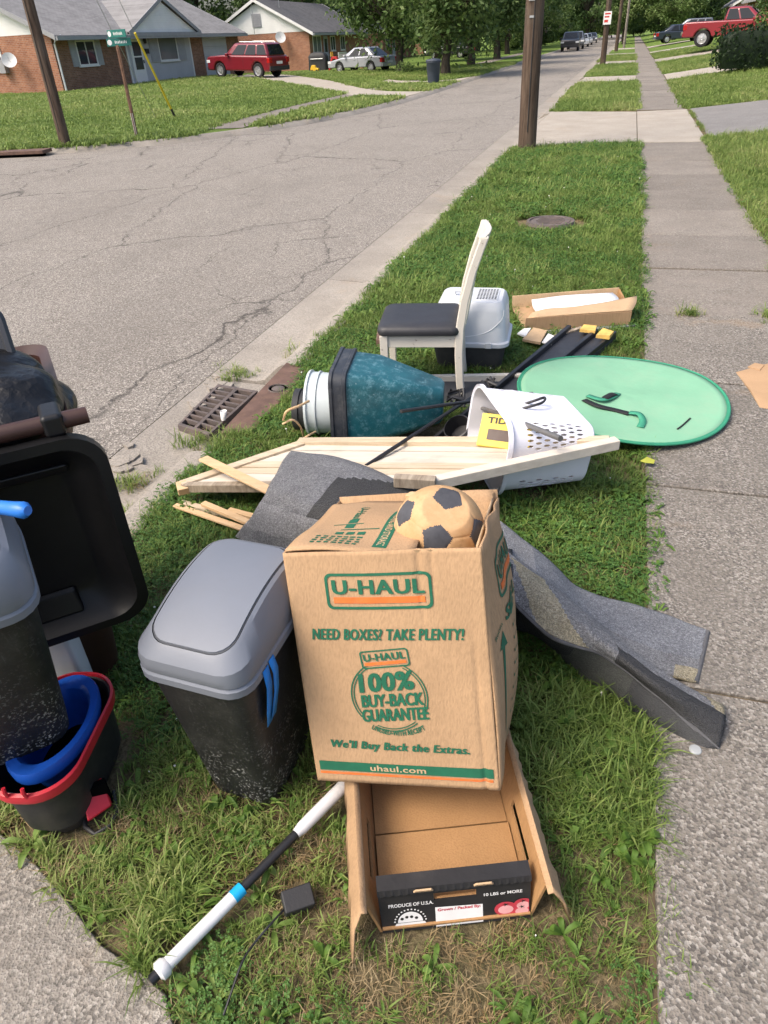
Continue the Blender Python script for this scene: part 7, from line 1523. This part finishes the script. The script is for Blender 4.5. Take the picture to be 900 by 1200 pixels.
def scatter(x0, x1, y0, y1, dens):
    n = int((x1 - x0) * (y1 - y0) * dens); return NP.uniform(x0, x1, n), NP.uniform(y0, y1, n)
def near_strip():
    X, Y_, I, S_, TT_ = [], [], [], [], []
    for y0, y1, dens, sc in ((-.3, 2.2, 2500, .60), (2.2, 4.6, 1800, .76), (4.6, 8.5, 1100, .98), (8.5, 14.6, 520, 1.35)):
        x, y = scatter(-1.86, .36, y0, y1, dens); f = fbm(x * 1.3 + 3, y * 1.3); f2 = fbm(x * 3.1 + 31, y * 3.1 + 7)
        e = .06 * fbm(x * 0 + 2, y * 3.0); lim = .27 + .10 * fbm(x * 0 + 11, y * 2.2)      # ragged edge along the walk
        bare = (np.exp(-((y - .75) / .45) ** 2) * .30 + np.exp(-(((x + .1) / .25) ** 2 + ((y - .62) / .2) ** 2)) * .3 + np.exp(-(((x + .55) / .22) ** 2 + ((y - .72) / .22) ** 2)) * .25) * (y < 1.7)
        keep = (x < lim) & (x > -1.80 - .05 * f2) & (NP.rand(len(x)) < np.clip((f * 1.5 + .4 - bare * .9), .4, 1))
        keep &= ~inpoly(x, y, [(a[0] + .0, a[1]) for a in NEAR_DRIVE])
        keep &= ~(((x + .61) ** 2 + (y - 8.1) ** 2 * 1.5) < .13 + .08 * f2)
        for pl in EXCL: keep &= ~inpoly(x, y, pl)
        keep &= ~((y > 14.1) & (y > 14.1 + .3 * (x + 1.8)))
        x, y, f, f2, bare = x[keep], y[keep], f[keep], f2[keep], bare[keep]; n = len(x); r = NP.rand(n)
        idx = NP.choice([0, 1, 2, 3], n, p=[.34, .28, .2, .18]); dry = np.clip((f2 - .56) * 1.0 + bare * 1.25, 0, .65) * (y < 3) * np.where(x < -.6, .45, .75) + .04; idx[NP.rand(n) < dry] = 4
        cl = (fbm(x * 2 + 50, y * 2 + 9) > .46) & (r < .5); idx[cl] = 5; idx[(r > .955)] = 6; idx[(r > .94) & (r < .955)] = 7; lg = (fbm(x * 2.4 + 80, y * 2.4 + 40) > .6) & (y < 2.2); idx[lg & (r < .5)] = 2; idx[(r > .9382) & (r < .94)] = 8
        X.append(x); Y_.append(y); I.append(idx); s = sc * (.78 + .55 * f); s = np.where(y < 1.4, s * (.8 + .4 * f2), s) * np.where(lg, 1.45, 1.0); S_.append(s); TT_.append(.34 + .5 * (f - .5) + NP.normal(0, .16, n) + bare * .3 + .10 * np.clip((y - 4) / 8, 0, 1))
    x, y, i, s, t_ = map(np.concatenate, (X, Y_, I, S_, TT_)); field('grass', x, y, np.full(len(x), -.008), i, s, t_, 'uneven green grass with clover and dry patches around the discarded things')
near_strip()
# grass in the yards to the right and in the strip farther off
X, Y_ = [], []
for x0, x1, y0, y1, dens in ((1.33, 3.2, 5.5, 15.2, 420), (3.2, 6, 9, 15.2, 200)): a, b_ = scatter(x0, x1, y0, y1, dens); X.append(a); Y_.append(b_)
x, y = np.concatenate(X), np.concatenate(Y_); k = x > 1.36 + .06 * fbm(x * 0 + 1, y * 2.5) - .02; x, y = x[k], y[k]; f = fbm(x * .9, y * .9); n = len(x)
i = NP.choice([0, 1, 2, 3, 4, 5], n, p=[.3, .26, .2, .14, .06, .04]); field('grass', x, y, np.array([T_right(a, b_) - .012 for a, b_ in zip(x, y)]), i, 1.3 + .5 * f, .5 + .5 * (f - .5) + NP.normal(0, .15, n), 'green yard grass right of the sidewalk before the grey drive')
X, Y_ = [], []
for x0, x1, y0, y1, dens in ((-1.8, .33, 20.9, 32.3, 170), (1.38, 7.5, 20.9, 32.4, 110), (-1.8, .33, 36.6, 49, 100), (1.4, 8, 36.6, 49, 60), (-2, .3, 53.6, 66, 60), (1.4, 8, 53.8, 66, 45)): a, b_ = scatter(x0, x1, y0, y1, dens); X.append(a); Y_.append(b_)
x, y = np.concatenate(X), np.concatenate(Y_); f = fbm(x * .6, y * .6); n = len(x); i = NP.choice([9, 10, 2], n, p=[.5, .3, .2]); sc = np.where(i == 2, 2.2, 1.0)
field('grass', x, y, np.array([T_right(a, b_) - .012 for a, b_ in zip(x, y)]), i, sc * (.75 + .4 * f), .52 + .6 * (f - .5) + NP.normal(0, .14, n), 'mown green grass strips and yards farther along the sidewalk')
# far lawn round the corner house
y = 14.8 + 44 * NP.rand(60000) ** 1.25; kx = np.interp(y, _ky, _kx); x = kx - .3 - 24 * NP.rand(60000) ** 1.2; 
keep = np.ones(len(x), bool); kk = np.array([[p[0], p[1]] for p in []])
def lane_clear(cen, wd):
    cen = cr([(a, b_, 0) for a, b_ in cen], 8); d = np.full(len(x), 99.)
    for p in cen: d = np.minimum(d, np.hypot(x - p[0], y - p[1]))
    return d > wd
keep &= lane_clear([(-9.55, 17.6), (-10.0, 20), (-10.25, 23), (-10.35, 27), (-10.3, 31), (-10.4, 45), (-11, 63)], .6)
for tp, bt in (([(290, 87), (340, 88), (390, 95), (443, 106), (513, 107)], [(262, 92), (297, 92.5), (363, 103), (427, 113), (492, 114.5)]), ([(455, 93), (480, 95), (520, 94), (566, 88)], [(440, 97), (475, 99), (520, 98), (558, 92)])):
    keep &= ~inpoly(x, y, [tuple(PT(*p)[:2]) for p in tp] + [tuple(PT(*p)[:2]) for p in bt[::-1]])
keep &= ~((x < -27.2) & (y > 35.2)); x, y = x[keep], y[keep]; f = fbm(x * .35, y * .35); n = len(x); i = NP.choice([9, 10], n, p=[.45, .55])
field('grass', x, y, np.array([T_left(a, b_) - .01 for a, b_ in zip(x, y)]), i, 1.1 + .6 * f, .5 + .6 * (f - .5) + NP.normal(0, .13, n), 'mown green lawn around the corner brick house')
# weeds in the kerb joints and slab joints
X, Y_ = [], []
for cx, cy, n_, sp in ((-2.2, 2.55, 26, .07), (-2.28, 3.95, 30, .08), (-2.05, 3.05, 26, .06), (-1.98, 4.35, 22, .06), (.62, 5.22, 18, .04), (1.18, 5.26, 40, .07), (1.42, 6.5, 60, .06), (1.44, 9.2, 40, .06), (-2.02, 2.2, 20, .05), (-1.96, 1.9, 14, .05), (1.48, 15.1, 30, .10), (1.48, 17, 50, .5), (1.48, 19.4, 50, .5)): X.append(NP.normal(cx, min(sp, .03) if cy > 14 else sp, n_)); Y_.append(NP.normal(cy, sp, n_))
x, y = np.concatenate(X), np.concatenate(Y_); n = len(x); field('grass', x, y, np.where(x < -1.9, ROADZ - .01, .005), NP.choice([0, 2, 3, 4], n, p=[.4, .3, .15, .15]), np.full(n, .9), .5 + NP.normal(0, .2, n), 'small weeds growing in the kerb and sidewalk joints')
for o in list(D.objects):
    if '_w' in o.keys(): del o['_w']
